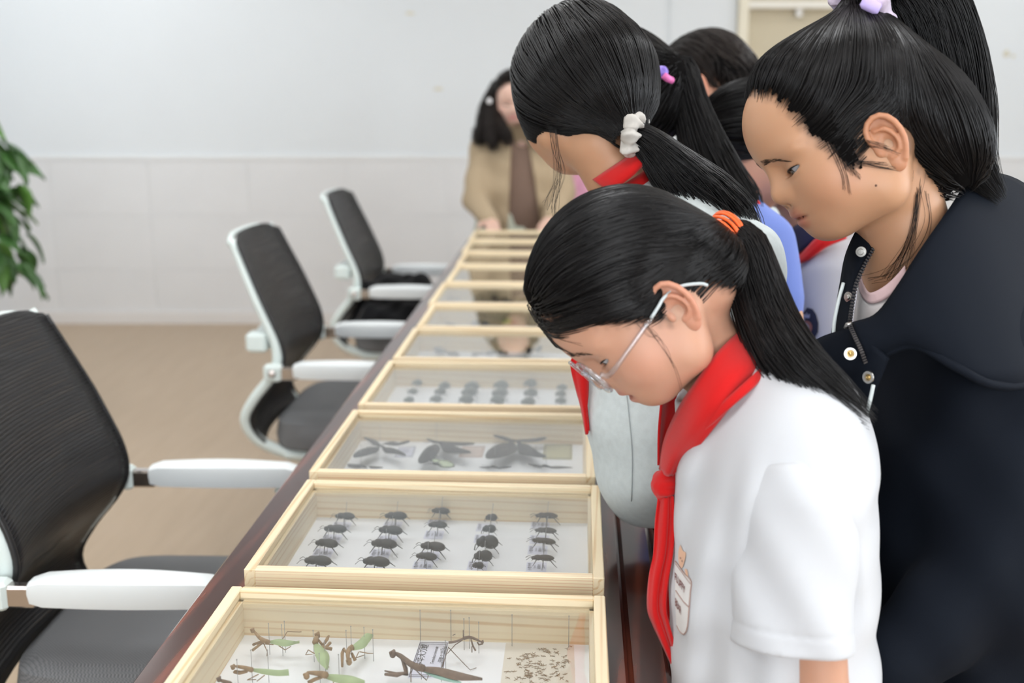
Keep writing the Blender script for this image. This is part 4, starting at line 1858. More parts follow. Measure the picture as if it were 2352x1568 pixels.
def shirt1_base(P):
    d = sd_ell(P, C(1768, 1130, ZF + .03), (.150, .096, .165), R1)
    d = smin(d, sd_ell(P, C(1760, 1400, ZF + .03), (.150, .103, .23), R1), .05)
    d = smin(d, sd_ell(P, C(1795, 1720, ZF + .04), (.150, .103, .17), R1), .05)
    d = smin(d, sd_ell(P, C(1800, 1000, ZF + .03), (.13, .072, .07), R1), .05)
    d = smin(d, sd_cone(P, C(1700, 905, ZF + .035), C(1780, 990, ZF + .04), .070, .085), .04)
    # shoulder caps
    d = smin(d, sd_chain(P, [sl_a, sl_m], [.050, .056]), .04)
    d = smin(d, sd_chain(P, [fs_a, fs_a * .75 + fs_b * .25], [.058, .058]), .04)
    return d


def folds1(P):
    f_ = P @ (-RGT).astype(f32)
    l_ = P @ VIEW.astype(f32)
    z = P[:, 2]
    # soft drapes that fan from the shoulder down the chest and side
    a = np.arctan2(f_ - f32(sl_a @ -RGT), 1.36 - z)
    w = .0052 * np.sin(a * 30 + l_ * 22 + 1.2 * np.sin(z * 13))
    w += .0024 * np.sin(a * 62 - z * 14 + l_ * 50)
    w += .0012 * np.sin(z * 85 + f_ * 40)
    return w


def shirt1(P):
    d = shirt1_base(P) + folds1(P) * sstep(1.10, .98, P[:, 2])
    d = smax(d, -sd_cone(P, C(1640, 800, ZF + .03), C(1715, 895, ZF + .035), .075, .052), .006)
    return smax(d, .64 - P[:, 2], .004)


def sleeve(P, a, m, b, r0, r1, dr):
    d = sd_chain(P, [a, m, b + dr * .03], [r0, r1, r1 * .93])
    q = P - np.asarray(m, f32)
    t = q @ dr.astype(f32)
    f_ = P @ (-RGT).astype(f32)
    l_ = P @ VIEW.astype(f32)
    L = np.linalg.norm(b - m)
    d = d + .0022 * np.sin(f_ * 60 + t * 25 + l_ * 20) + .0018 * np.sin(t * 70 + f_ * 90 + l_ * 30)
    d = d + .0011 * np.exp(-((t - L + .022) / .0022) ** 2)       # hem stitching
    d = smax(d, t - L, .003)
    d = smax(d, -sd_cone(P, b - dr * .05, b + dr * .1, r1 * .74, r1 * .88), .003)
    return smax(d, -(t + .045 - .20 * np.abs(f_ - f32(m @ -RGT))), .004)


V, F = surf(shirt1, (-.02, .86, .58), (.56, 1.62, 1.32), .0042, 1)
mesh_from_np('shirt', V, F, M_shirt, g1)
V, F = surf(lambda P: sleeve(P, sl_a, sl_m, sl_b, .052, .0620, sl_d), sl_b - np.array((.14, .14, .06)), sl_a + np.array((.14, .14, .12)), .0034, 1)
mesh_from_np('sleeve', V, F, M_shirt, g1)
V, F = surf(lambda P: sleeve(P, fs_a, fs_a * .75 + fs_b * .25, fs_b, .060, .062, fs_d), fs_b - np.array((.14, .14, .06)), fs_a + np.array((.14, .14, .12)), .0045, 1)
mesh_from_np('sleeve', V, F, M_shirt, g1)
lower_body(g1, (0.300, 1.235, .70), -RGT, M_pants, M_shoe, hip_r=(.14, .10, .11))

# pocket print with a teddy bear and lettering on the chest
M_pr_line = mat('print_brown', (0.36, 0.22, 0.18), 0.8, 0.2)
M_pr_bear = mat('print_tan', (0.74, 0.47, 0.33), 0.8, 0.2)
M_pr_txt = mat('print_maroon', (0.20, 0.075, 0.07), 0.8, 0.2)
M_pr_poc = mat('print_cream', (0.72, 0.70, 0.69), 0.8, 0.2)
pr = thing('chest_print', None, None, (0, 0, 0), parent=g1)


def poly_print(name, pts, m, off):
    """filled outline printed on the shirt"""
    P = np.array(pts, float)
    c = P.mean(0)
    rings = []
    Q = crv(np.vstack([P, P[:1]]), 41)[:-1]
    n = len(Q)
    al = np.vstack([c + (Q - c) * k for k in (1, .75, .5, .25)] + [c[None]])
    W3 = raycast(shirt1, al[:, 0], al[:, 1], 1.0, 1.45, off=off)
    F = []
    for k in range(3):
        for i in range(n):
            j = (i + 1) % n
            F.append((k * n + i, k * n + j, (k + 1) * n + j, (k + 1) * n + i))
    for i in range(n):
        F.append((3 * n + i, 3 * n + (i + 1) % n, 4 * n))
    MB().add(W3, F).build(name, m, pr, world=True)


def line_print(name, pts, m, w=.0006, closed=False):
    Q = crv(pts, 30)
    W3 = raycast(shirt1, Q[:, 0], Q[:, 1], 1.0, 1.45, off=.0008)
    MB().tube(W3, w, 5, flat=1.0).build(name, m, pr, world=True)


poly_print('pocket', [(1552, 1290), (1568, 1310), (1588, 1332), (1586, 1360), (1583, 1420), (1576, 1450), (1568, 1455), (1556, 1440), (1553, 1400), (1552, 1340)], M_pr_poc, .0006)
poly_print('bear', [(1564, 1250), (1570, 1264), (1577, 1270), (1574, 1288), (1568, 1304), (1561, 1292), (1560, 1268)], M_pr_bear, .0009)
poly_print('bear_paw', [(1574, 1306), (1580, 1308), (1582, 1322), (1577, 1318)], M_pr_bear, .0009)
for (u, v) in ((1565, 1281), (1569, 1288)):
    poly_print('bear_eye', [(u - 1, v - 2), (u + 1, v - 2), (u + 1.3, v + 2), (u - .7, v + 2)], M_pr_line, .0013)
line_print('pocket_line', [(1552, 1288), (1560, 1298), (1572, 1315), (1589, 1334), (1587, 1360), (1584, 1400), (1580, 1440), (1572, 1456), (1562, 1448), (1556, 1436)], M_pr_line)
line_print('pocket_line', [(1554, 1356), (1562, 1368), (1572, 1382), (1583, 1393)], M_pr_line)
line_print('pocket_line', [(1553, 1294), (1566, 1312), (1587, 1340)], M_pr_line, .0004)


def text_print(body, a, b, hpx, lean):
    """lettering from picture point a to b on the chest, letter height hpx"""
    cu = bpy.data.curves.new('t', 'FONT')
    cu.body = body
    cu.size = 1.0
    cu.align_x = 'LEFT'
    cu.offset = .02
    t = bpy.data.objects.new('t', cu)
    COL.objects.link(t)
    bpy.context.view_layer.update()
    me = bpy.data.meshes.new_from_object(t.evaluated_get(bpy.context.evaluated_depsgraph_get()))
    bpy.data.objects.remove(t, do_unlink=True)
    X = np.array([tuple(q.co) for q in me.vertices])
    Fc = [tuple(p.vertices) for p in me.polygons]
    w = X[:, 0].max()
    s_ = X[:, 0] / w
    u = a[0] + (b[0] - a[0]) * s_ + lean * (X[:, 1] / .7)
    v = a[1] + (b[1] - a[1]) * s_ - hpx * (X[:, 1] / .7)
    W3 = raycast(shirt1, u, v, 1.0, 1.45, off=.0014)
    MB().add(W3, Fc).build('lettering', M_pr_txt, pr, world=True, smooth=False)


text_print('FLUFFY', (1552, 1330), (1576, 1364), 17, 0)
text_print('BEAR', (1553, 1388), (1567, 1412), 17, 0)

# ---------------------------------------------------------------- red scarf
sc1 = thing('red_scarf', 'red triangular scarf knotted at the chest', None, (0, 0, 0), parent=g1)
ctr = C(1690, 880, ZF + .035)


def mirror_lat(P):
    l = (P - ctr) @ VIEW
    return P - 2 * l[..., None] * VIEW


zs = [ZF + .035, ZF - .01, ZF - .045, ZF - .05, ZF - .025, ZF + .02, ZF + .048]
up_ = [(1722, 742), (1694, 765), (1645, 815), (1600, 878), (1562, 935), (1528, 1010), (1516, 1078)]
lo_ = [(1782, 800), (1772, 838), (1722, 880), (1668, 950), (1612, 1020), (1572, 1062), (1546, 1092)]
A_ = [C(u, v, z) for (u, v), z in zip(up_, zs)]
B_ = [C(u, v, z - .012) for (u, v), z in zip(lo_, zs)]
P = strip(A_, B_, 34, 11, .0035, 2.2, .010)
MB().grid(P, .0025).build('scarf_band', M_red, sc1, world=True)
MB().grid(mirror_lat(P)[:, ::-1], .0025).build('scarf_band', M_red, sc1, world=True)
# folded-over edge along the band
A2 = [C(u, v, z - .022) for (u, v), z in zip([(1768, 826), (1722, 868), (1668, 918), (1610, 968), (1560, 1010), (1530, 1050)], zs[1:])]
B2 = [C(u, v, z - .020) for (u, v), z in zip([(1772, 842), (1732, 886), (1682, 930), (1622, 985), (1572, 1032), (1538, 1072)], zs[1:])]
MB().grid(strip(A2, B2, 30, 5, .002, 1.5, .004), .002).build('scarf_fold', M_red, sc1, world=True)
kc = C(1527, 1116, ZF + .045)


def knot(P):
    d = sd_ell(P, kc, (.0135, .0115, .021), R1)
    ring = [kc + R1 @ np.array((.0130 * math.cos(t), .0105 * math.sin(t), .004 * math.cos(t + .8))) for t in np.linspace(0, 6.283, 13)]
    d = smin(d, sd_chain(P, ring, [.0052] * 13), .004)
    d = smin(d, sd_chain(P, [q + UPZ * .008 for q in ring], [.0048] * 13), .004)
    q = (P - kc.astype(f32))
    return d + .0006 * np.sin((q @ UPZ.astype(f32)) * 520 + (q @ RGT.astype(f32)) * 160)


V, F = surf(knot, kc - .045, kc + .045, .0016, 1)
mesh_from_np('scarf_knot', V, F, M_red, sc1)
zt_ = ZF + .04
L1 = [(1513, 1140), (1506, 1200), (1502, 1270), (1492, 1330), (1489, 1400), (1502, 1440), (1530, 1500), (1566, 1580)]
L2 = [(1546, 1140), (1548, 1200), (1543, 1270), (1532, 1330), (1527, 1390), (1536, 1432), (1552, 1490), (1572, 1576)]
MB().grid(strip([C(u, v, zt_) for u, v in L1], [C(u, v, zt_ - .012) for u, v in L2], 34, 9, .006, 3.0), .0022).build('scarf_tail', M_red, sc1, world=True)
L1 = [(1528, 1140), (1526, 1220), (1520, 1300), (1524, 1380), (1530, 1440), (1548, 1490)]
L2 = [(1548, 1140), (1552, 1220), (1548, 1300), (1546, 1380), (1545, 1440), (1553, 1485)]
MB().grid(strip([C(u, v, zt_ + .012) for u, v in L1], [C(u, v, zt_ + .02) for u, v in L2], 28, 7, .004, 2.0), .0022).build('scarf_tail', M_red, sc1, world=True)

# ---------------------------------------------------------------- glasses
gl = thing('glasses', 'clear plastic glasses', None, (0, 0, 0), parent=g1)
M_clear = thin_glass('clear_acrylic', (0.90, 0.92, 0.96), 1.8, 0.05, .08)
M_lens = thin_glass('lens', (0.97, 0.98, 0.98), 1.0)
M_tipw = mat('temple_tip', (0.50, 0.55, 0.56), 0.3)
LY = .121
for sx in (-1, 1):
    ring = []
    for t in np.linspace(0, 2 * math.pi, 33):
        x = sx * .0335 + .0255 * math.cos(t)
        z = .0195 + .0235 * math.sin(t)
        ring.append((x, LY - .10 * max(0, abs(x) - .02) ** 1.2 + .0, z))
    MB().tube(H1.w(ring), .0023, 8, cap=False).build('rim', M_clear, gl, world=True)
    disc = [(sx * .0335 + .0245 * k * math.cos(t), LY - .10 * max(0, abs(sx * .0335 + .0245 * k * math.cos(t)) - .02) ** 1.2, .0195 + .0225 * k * math.sin(t)) for k in (1, .5, .02) for t in np.linspace(0, 2 * math.pi, 25)[:-1]]
    rg_ = [disc[i * 24:(i + 1) * 24] for i in range(3)]
    MB().loft([H1.w(q) for q in rg_], cap=False).build('lens', M_lens, gl, world=True)
    MB().tube(H1.w(crv([(sx * .012, LY - .001, .013), (sx * .0115, LY - .009, .011), (sx * .0105, LY - .013, .008)], 6)), .0022, 6).build('nose_pad', M_clear, gl, world=True)
    t1 = H1.w(crv([(sx * .0605, LY - .006, .020), (sx * .0690, LY - .012, .0135), (sx * .0780, .075, .0165), (sx * .0850, .035, .0205)], 14))
    MB().tube(t1, .0019, 8, flat=1.5).build('temple', M_clear, gl, world=True)
    t2 = H1.w(crv([(sx * .0850, .035, .0205), (sx * .0850, .020, .0225), (sx * .0825, .008, .0235), (sx * .0775, -.012, .018), (sx * .0765, -.030, .002), (sx * .0765, -.034, -.006)], 16))
    MB().tube(t2, .0018, 8).build('temple_tip', M_tipw, gl, world=True)
MB().tube(H1.w(crv([(-.010, LY, .025), (0, LY + .002, .028), (.010, LY, .025)], 7)), .0022, 6).build('bridge', M_clear, gl, world=True)

# loose hairs in front of the face and beside the ear
M_wisp = M_hair
wl_ = [
    [(1478, 742), (1510, 780), (1545, 830), (1560, 870), (1562, 905)],
    [(1478, 742), (1505, 765), (1530, 800), (1548, 840)],
    [(1470, 735), (1488, 760), (1505, 775), (1520, 782)],
    [(1460, 738), (1480, 765), (1496, 772), (1515, 770)],
    [(1240, 745), (1290, 775), (1340, 790)],
]
skin1 = lambda Q: np.minimum(H1.sdf(H1.loc(Q)) * H1.s, ex1(Q))
pths = []
for q in wl_:
    for k in range(2):
        Q = crv([(u + random.uniform(-6, 6) * (i > 0), v + random.uniform(-4, 4)) for i, (u, v) in enumerate(q)], 18)
        pths.append(raycast(skin1, Q[:, 0], Q[:, 1], 1.05, 1.32, off=.0008 + .0008 * k))
V, F = strands_mesh(np.array(pths), .00015)
tag(mesh_from_np('loose_hair', V, F, M_wisp, g1), kind='stuff')
# ================================================================== GIRL IN THE NAVY JACKET
ZJ = 1.30
g2 = person('girl in a dark navy jacket with a high ponytail and lilac scrunchie', (0.62, 1.42, 0))
H2 = Head(C(2003, 339, ZJ), 30, 1.04, beta=2, gamma=0)
H2.ear_k, H2.ear_dy, H2.ear_dz, H2.ear_rot = 1.05, .022, -.004, 8.0
nk2 = [C(2055, 400, ZJ + .005), C(2078, 520, ZJ + .02), C(2095, 660, ZJ + .045)]
hp2 = [(.15, .128), (.092, .114), (.075, .098), (.068, .074), (.061, .044), (.050, .010), (.039, -.014), (.027, -.022), (.015, -.008), (.008, .020), (.004, .031), (-.002, .033), (-.010, .022), (-.016, -.016), (-.028, -.060), (-.042, -.095), (-.2, -.10), (-.2, .25), (.2, .25), (.2, .13)]


def ext2(L, d):
    d = smin(d, sd_ell(L, (0, -.062, -.022), (.052, .046, .075)), .03)
    return smin(d, sd_cone(L, (0, -.03, .085), (0, -.064, .136), .050, .008), .03)


h2 = Hair(H2, hp2, .013, .05, ext2, inset=.008, sy=.021, sz=-.003)


def ex2(P):
    d = sd_chain(P, nk2, [.048, .047, .060], .01)
    return smin(d, sd_ell(P, C(2090, 770, ZJ + .13), (.08, .05, .05), R1), .03)


ja_s, ja_e, ja_w = C(2285, 830, ZJ + .00), C(2300, 1290, ZJ - .04), C(2075, 1500, ZJ - .05)
jf_s, jf_e, jf_w = C(2050, 830, ZJ + .30), C(2020, 1180, ZJ + .32), C(1900, 1380, ZJ + .24)


def arms2(P):
    d = sd_chain(P, [ja_e, ja_w], [.030, .022])
    d = smin(d, hand_sdf(P, ja_w + (ja_w - ja_e) * .12, ja_w - ja_e, VIEW, 1, .95), .012)
    d2 = sd_chain(P, [jf_e, jf_w], [.030, .022])
    d2 = smin(d2, hand_sdf(P, jf_w + (jf_w - jf_e) * .12, jf_w - jf_e, -VIEW, -1, .95), .012)
    t = sd_chain(P, [ja_s, ja_e], [.036, .030])
    t = smin(t, sd_chain(P, [jf_s, jf_e], [.036, .030]), .02)
    t = smin(t, sd_ell(P, C(2185, 1010, ZJ + .13), (.14, .085, .20), R1), .04)
    t = smin(t, sd_chain(P, [nk2[2] + VIEW * .03, C(2170, 880, ZJ + .15)], [.03, .04]), .02)
    return np.minimum(t, np.minimum(d, d2))


a2v, a2f = surf(arms2, (.10, 1.0, .55), (.85, 1.85, 1.30), .008, 1)
c0 = H2.O
build_skin('body', g2, H2, ex2, c0 - np.array((.21, .20, .30)), c0 + np.array((.26, .26, .20)), .0022, M_skin_j, hair=h2, scalp=.62, more=[(a2v, a2f)])
H2.eyes(g2, (0, 1, -.25))
H2.lashes(g2)
cv, cf = h2.cap(.003)
tie2 = (0, -.066, .150)
P, r = h2.comb(cv, 4600, 11, tie2, rad=.00062, seed=4, sweep=1.6)
hair_object('hair', g2, M_hair, [(H2.w(cv).astype(f32), cf), strands_mesh(H2.w(P), r)])
tw2 = H2.w(tie2)
gd = [tw2, C(2050, -62, ZJ + .01), C(2128, 5, ZJ + .02), C(2172, 130, ZJ + .03), C(2198, 260, ZJ + .03), C(2222, 370, ZJ + .02), C(2300, 462, ZJ + .02)]
P, r, G, R = tail_strands(gd, [.016, .035, .045, .046, .044, .034, .010], 1700, 6, .00058, steps=18, wisp=.10)
v, f = strands_mesh(P, r)
pt = mesh_from_np('ponytail', v, f, M_hair, g2)
cm = MB().tube(G[:16], R[:16] * .76, 12)
cm.build('ponytail_core', M_hair, pt, world=False).matrix_parent_inverse = Matrix.Translation(g2.location).inverted()
M_lilac = mat('lilac_satin', (0.62, 0.52, 0.66), 0.35, 0.5, var=(70, 0.28), sheen=0.3)
ax2 = np.array(gd[1]) - tw2
V, F = torus_cloth(C(1976, 8, ZJ + .0), .034, .0125, ax2, 9, 130, 14, .28, 3)
so = mesh_from_np('scrunchie', V, F, M_lilac, g2)
so['label'] = 'gathered lilac and white satin scrunchie'
a2 = ax2 / np.linalg.norm(ax2)
bandc = C(2000, 12, ZJ - .044)
MB().box((-.011, -.005, -.0075), (.011, .005, .0075), .003).build('scrunchie_band', mat('lilac_band', (0.50, 0.40, 0.74), 0.5), g2).matrix_local = Matrix.Translation(Vector(bandc) - g2.location) @ Matrix.Rotation(YAW, 4, 'Z') @ Matrix.Rotation(.45, 4, 'Y')

# loose strands: over the ear, from the temple, down the neck
skin2 = lambda Q: np.minimum(np.minimum(H2.sdf(H2.loc(Q)) * H2.s, ex2(Q)), sd_ell(Q, H2.w((-.083, .012, .0)), np.array((.012, .022, .030)), H2.R / H2.s))
wl2 = []


def wisps(n, pts, spread, off=(.0006, .003)):
    for _ in range(n):
        a = random.uniform(-1, 1)
        Q = crv([(u + a * spread[i] + random.gauss(0, 2), v + a * spread[i] * .5 + random.gauss(0, 3)) for i, (u, v) in enumerate(pts)], 20)
        wl2.append(raycast(skin2, Q[:, 0], Q[:, 1], 1.1, 1.45, off=random.uniform(*off)))


wisps(26, [(2112, 372), (2108, 415), (2106, 460), (2098, 530), (2078, 590), (2052, 650)], [12, 12, 7, 8, 14, 26])
wisps(16, [(1872, 262), (1905, 305), (1960, 326), (2010, 330), (2050, 345)], [14, 14, 14, 16, 16])
wisps(16, [(1895, 285), (1925, 340), (1958, 368), (2005, 378), (2045, 384)], [14, 14, 14, 16, 16])
wisps(18, [(1890, 290), (1925, 345), (1948, 380), (1962, 402)], [14, 12, 12, 14])
wisps(10, [(1890, 280), (1912, 330), (1930, 372), (1942, 410), (1946, 440)], [12, 12, 10, 10, 12])
wisps(6, [(2120, 440), (2128, 510), (2095, 580), (2040, 625), (1990, 640)], [10, 10, 16, 20, 22])
V, F = strands_mesh(np.array(wl2), .00017)
tag(mesh_from_np('loose_hair', V, F, M_hair, g2), kind='stuff')

# ---------------------------------------------------------------- jacket
M_navy = cloth_mat('navy_jacket', (0.0045, 0.0066, 0.0115), 0.8, 0.0, 900, 0.12)
M_navy2 = cloth_mat('navy_lining', (0.007, 0.009, 0.014), 0.8, 0.0, 900, 0.12)
M_zip = mat('zip_teeth', (0.045, 0.04, 0.04), 0.35, metal=0.6)
M_pipe = mat('white_piping', (0.62, 0.68, 0.68), 0.6)
M_snap = mat('snap_metal', (0.46, 0.45, 0.43), 0.3, metal=1.0)
M_brass = mat('snap_brass', (0.62, 0.42, 0.16), 0.25, metal=1.0)
def jacket(P):
    d = sd_ell(P, C(2185, 1010, ZJ + .13), (.185, .118, .24), R1)
    d = smin(d, sd_ell(P, C(2195, 1430, ZJ + .13), (.185, .125, .28), R1), .06)
    d = smin(d, sd_ell(P, C(2215, 1800, ZJ + .14), (.18, .125, .20), R1), .06)
    d = smin(d, sd_ell(P, C(2210, 800, ZJ + .13), (.165, .075, .085), R1), .06)
    d = smin(d, sd_chain(P, [ja_s, ja_e, ja_w], [.070, .068, .052], .02), .035)
    d = smin(d, sd_chain(P, [jf_s, jf_e, jf_w], [.068, .064, .050], .02), .035)
    f_ = P @ (-RGT).astype(f32)
    z = P[:, 2]
    l_ = P @ VIEW.astype(f32)
    d = d + .0045 * np.sin(z * 31 + f_ * 38 + l_ * 12 + np.sin(f_ * 25)) + .0025 * np.sin(f_ * 70 - z * 45)
    # open neck
    d = smax(d, -sd_cone(P, C(2060, 540, ZJ + .05), C(2030, 690, ZJ + .06), .09, .055), .008)
    return smax(d, .56 - z, .004)


V, F = surf(jacket, (.22, 1.02, .50), (.95, 1.95, 1.32), .0055, 1)
mesh_from_np('jacket', V, F, M_navy, g2)


lower_body(g2, (C(2230, 1760, ZJ + .14)[0], C(2230, 1760, ZJ + .14)[1], .70), -RGT, M_pants, M_shoe_d, hip_r=(.15, .11, .12))

# white tee with a pink neckband
M_tee = cloth_mat('white_tee', (0.70, 0.66, 0.66))
M_pink = cloth_mat('pink_rib', (0.70, 0.50, 0.51))


def tee(P):
    d = sd_ell(P, C(2085, 830, ZJ + .10), (.085, .062, .10), R1)
    d = smax(d, C(2000, 770, ZJ)[2] - P[:, 2], .004)
    return smax(d, -sd_cone(P, C(2070, 560, ZJ + .035), C(2050, 690, ZJ + .04), .060, .054), .004)


V, F = surf(tee, C(2085, 860, ZJ + .08) - .2, C(2085, 860, ZJ + .08) + .2, .0045, 1)
mesh_from_np('inner_shirt', V, F, M_tee, g2)
nb_a = [(2078, 610), (2052, 640), (2025, 662), (1998, 672), (1984, 655), (1978, 628), (1985, 590)]
nb_b = [(2084, 640), (2056, 668), (2030, 688), (2000, 697), (1980, 680), (1972, 645), (1980, 600)]
nz = [ZJ - .035, ZJ - .035, ZJ - .03, ZJ - .015, ZJ + .01, ZJ + .03, ZJ + .05]
MB().grid(strip([C(u, v, z) for (u, v), z in zip(nb_a, nz)], [C(u, v, z - .004) for (u, v), z in zip(nb_b, nz)], 30, 5), .002).build('neckband', M_pink, g2, world=True)
tg_a = [(2078, 638), (2052, 664), (2025, 686), (1998, 694), (1980, 676), (1973, 645)]
tg_b = [(2080, 790), (2056, 790), (2030, 780), (2000, 770), (1975, 760), (1962, 740)]
MB().grid(strip([C(u, v, z) for (u, v), z in zip(tg_a, nz)], [C(u, v, z - .010) for (u, v), z in zip(tg_b, nz)], 24, 8, .002, 2.0), .002).build('inner_shirt_front', M_tee, g2, world=True)

# big turned-down collar on the near side
ci = [(2262, 400, ZJ + .10), (2222, 418, ZJ + .045), (2180, 478, ZJ - .03), (2120, 566, ZJ - .065), (2066, 655, ZJ - .070), (2015, 722, ZJ - .06), (1958, 744, ZJ - .045)]
com = [(2370, 440, ZJ + .13), (2330, 500, ZJ + .04), (2270, 600, ZJ - .05), (2190, 690, ZJ - .095), (2115, 735, ZJ - .10), (2040, 768, ZJ - .08), (1972, 786, ZJ - .06)]
co_ = [(2440, 560, ZJ + .16), (2425, 700, ZJ + .06), (2372, 862, ZJ - .065), (2285, 884, ZJ - .105), (2195, 842, ZJ - .11), (2095, 792, ZJ - .085), (1990, 834, ZJ - .055)]
n = 34
A_, M_, B_ = crv([C(*p) for p in ci], n), crv([C(*p) for p in com], n), crv([C(*p) for p in co_], n)
t = np.linspace(0, 1, 14)[None, :, None]
P = A_[:, None] * (1 - t) * (1 - 2 * t) + M_[:, None] * 4 * t * (1 - t) + B_[:, None] * t * (2 * t - 1)
P = P - VIEW * (np.sin(np.linspace(0, 7, n))[:, None, None] * .004 * t)
MB().grid(P, .006).build('collar', M_navy, g2, world=True)
# rolled outer edge of the collar
MB().tube(B_, .0048, 8).build('collar_edge', M_navy, g2, world=True)

# standing far half of the collar with the zip
la = [(1985, 505, ZJ + .03), (1962, 545, ZJ + .035), (1944, 592, ZJ + .03), (1934, 650, ZJ + .02), (1922, 720, ZJ + .015), (1908, 800, ZJ + .01)]
lb = [(2022, 540, ZJ + .02), (2006, 570, ZJ + .01), (1984, 612, ZJ + .0), (1966, 656, ZJ - .01), (1957, 705, ZJ - .02), (1951, 748, ZJ - .03)]
P = strip([C(*p) for p in la], [C(*p) for p in lb], 30, 7, .0015, 2.0, .006)
MB().grid(P, .005).build('lapel', M_navy, g2, world=True)


def zip_row(path, name='zip_tooth', n=30):
    Q = crv(path, n)
    T = np.gradient(Q, axis=0)
    zr = thing('zip', None, None, (0, 0, 0), parent=g2)
    zr.location = Vector(Q[0]) - g2.location
    me = MB().box((-.0024, -.0012, -.0012), (.0024, .0012, .0012), .0004).mesh('zip_tooth', M_zip, False)
    for q, tt in zip(Q, T):
        o = bpy.data.objects.new('zip_tooth', me)
        link(o, zr)
        o.location = Vector(q) - Vector(Q[0])
        x = np.cross(tt, VIEW)
        o.rotation_euler = Vector(x).to_track_quat('X', 'Z').to_euler()
    MB().tube(Q + VIEW * .0015, .0022, 6).build('zip_tape', M_navy2, zr, world=True)


zip_row([C(u, v, z - .004) for (u, v, z) in lb[:]], n=34)
zip_row([C(1951, 744, ZJ - .055), C(1962, 770, ZJ - .065), C(1976, 800, ZJ - .07), C(1988, 832, ZJ - .065)], n=18)
MB().tube([C(1942, 752, ZJ - .05), C(1945, 745, ZJ - .055), C(1957, 742, ZJ - .055)], .0022, 6).build('zip_slider', M_snap, g2, world=True)

# placket flap below the collar
pa = [(1955, 752, ZJ - .045), (1920, 764, ZJ - .02), (1880, 780, ZJ + .0), (1850, 800, ZJ + .03)]
pb = [(2040, 820, ZJ - .075), (2010, 900, ZJ - .06), (1990, 960, ZJ - .04), (1965, 1040, ZJ - .0)]
P = strip([C(*p) for p in pa], [C(*p) for p in pb], 18, 12, .003, 1.5, .012)
MB().grid(P, .005).build('placket', M_navy, g2, world=True)


def snap(u, v, z, face, stud):
    s_ = thing('snap_button', None, None, (0, 0, 0), parent=g2)
    s_.location = Vector(C(u, v, z)) - g2.location
    s_.rotation_euler = Vector(face).to_track_quat('Z', 'Y').to_euler()
    if stud:
        MB().lathe([(0, 0), (.0060, 0), (.0060, .0008), (.0058, .0011), (.0036, .0012), (.0033, .0040), (.0030, .0044), (0, .0045)], 20).build('stud', M_snap, s_, auto=30)
    else:
        MB().lathe([(.0030, 0), (.0066, 0), (.0070, .0012), (.0066, .0024), (.0046, .0024), (.0040, .0010), (.0030, .0008)], 22).build('ring', M_snap, s_, auto=30)
        MB().lathe([(0, .0004), (.0040, .0004), (.0036, .0010), (.0018, .0008), (.0014, .0018), (0, .0018)], 18).build('socket', M_brass, s_)


tocam = -VIEW
snap(1978, 578, ZJ - .008, tocam - RGT * .5 + UPZ * .1, True)
snap(1949, 682, ZJ - .012, tocam - RGT * 1.6, True)
snap(1953, 812, ZJ - .062, tocam - RGT * .25 + UPZ * .15, False)
snap(1996, 866, ZJ - .077, tocam - RGT * 1.3 + UPZ * .1, False)
MB().tube(crv([C(1937, 650, ZJ + .005), C(1926, 690, ZJ + .0), C(1917, 735, ZJ - .005), C(1914, 770, ZJ - .01)], 14), .0022, 6).build('piping', M_pipe, g2, world=True)
MB().tube(crv([C(2006, 884, ZJ - .092), C(1997, 925, ZJ - .085), C(1986, 965, ZJ - .075), C(1973, 1005, ZJ - .062), C(1961, 1052, ZJ - .045)], 24), .0021, 6).build('piping', M_pipe, g2, world=True)
tx = bpy.data.objects.new('embroidery', None)
mm = Matrix.Translation(Vector(C(1979, 1016, ZJ - .072)) - g2.location) @ Matrix((( *RGT, ), (*VIEW,), (*UPZ,))).transposed().to_4x4() @ Matrix.Rotation(math.pi / 2, 4, 'X') @ Matrix.Rotation(1.15, 4, 'Z')
COL.objects.unlink(tx) if tx.name in COL.objects else None
bpy.data.objects.remove(tx)
text_obj('embroidery', 'och', .022, M_pipe, g2, mm, .0004, shear=.3)
# mole on the cheek and on the neck
for (u, v) in ((2012, 426), (2012, 524)):
    p = raycast(lambda Q: np.minimum(H2.sdf(H2.loc(Q)) * H2.s, ex2(Q)), [u], [v], 1.0, 1.5, off=.0)[0]
    MB().ellipsoid(p, (.0013, .0013, .0013), 8, 6).build('mole', mat('mole_brown', (0.09, 0.035, 0.02), 0.6), g2, world=True)
# ================================================================== THE OTHER PEOPLE
def cam_dirs(f, u):
    return CAM_R @ np.array(f, float), CAM_R @ np.array(u, float)


FULL_HAIR = [(.15, .125), (.098, .110), (.085, .075), (.079, .030), (.068, -.025), (.050, -.060), (.02, -.080), (-.03, -.085), (-.06, -.095), (-.2, -.10), (-.2, .25), (.2, .25), (.2, .13)]
SHORT_HAIR = [(.15, .110), (.112, .098), (.092, .072), (.066, .050), (.045, .030), (.030, .004), (.018, .0), (.010, .020), (.0, .031), (-.018, .033), (-.032, .018), (-.042, -.02), (-.06, -.045), (-.2, -.05), (-.2, .25), (.2, .25), (.2, .13)]


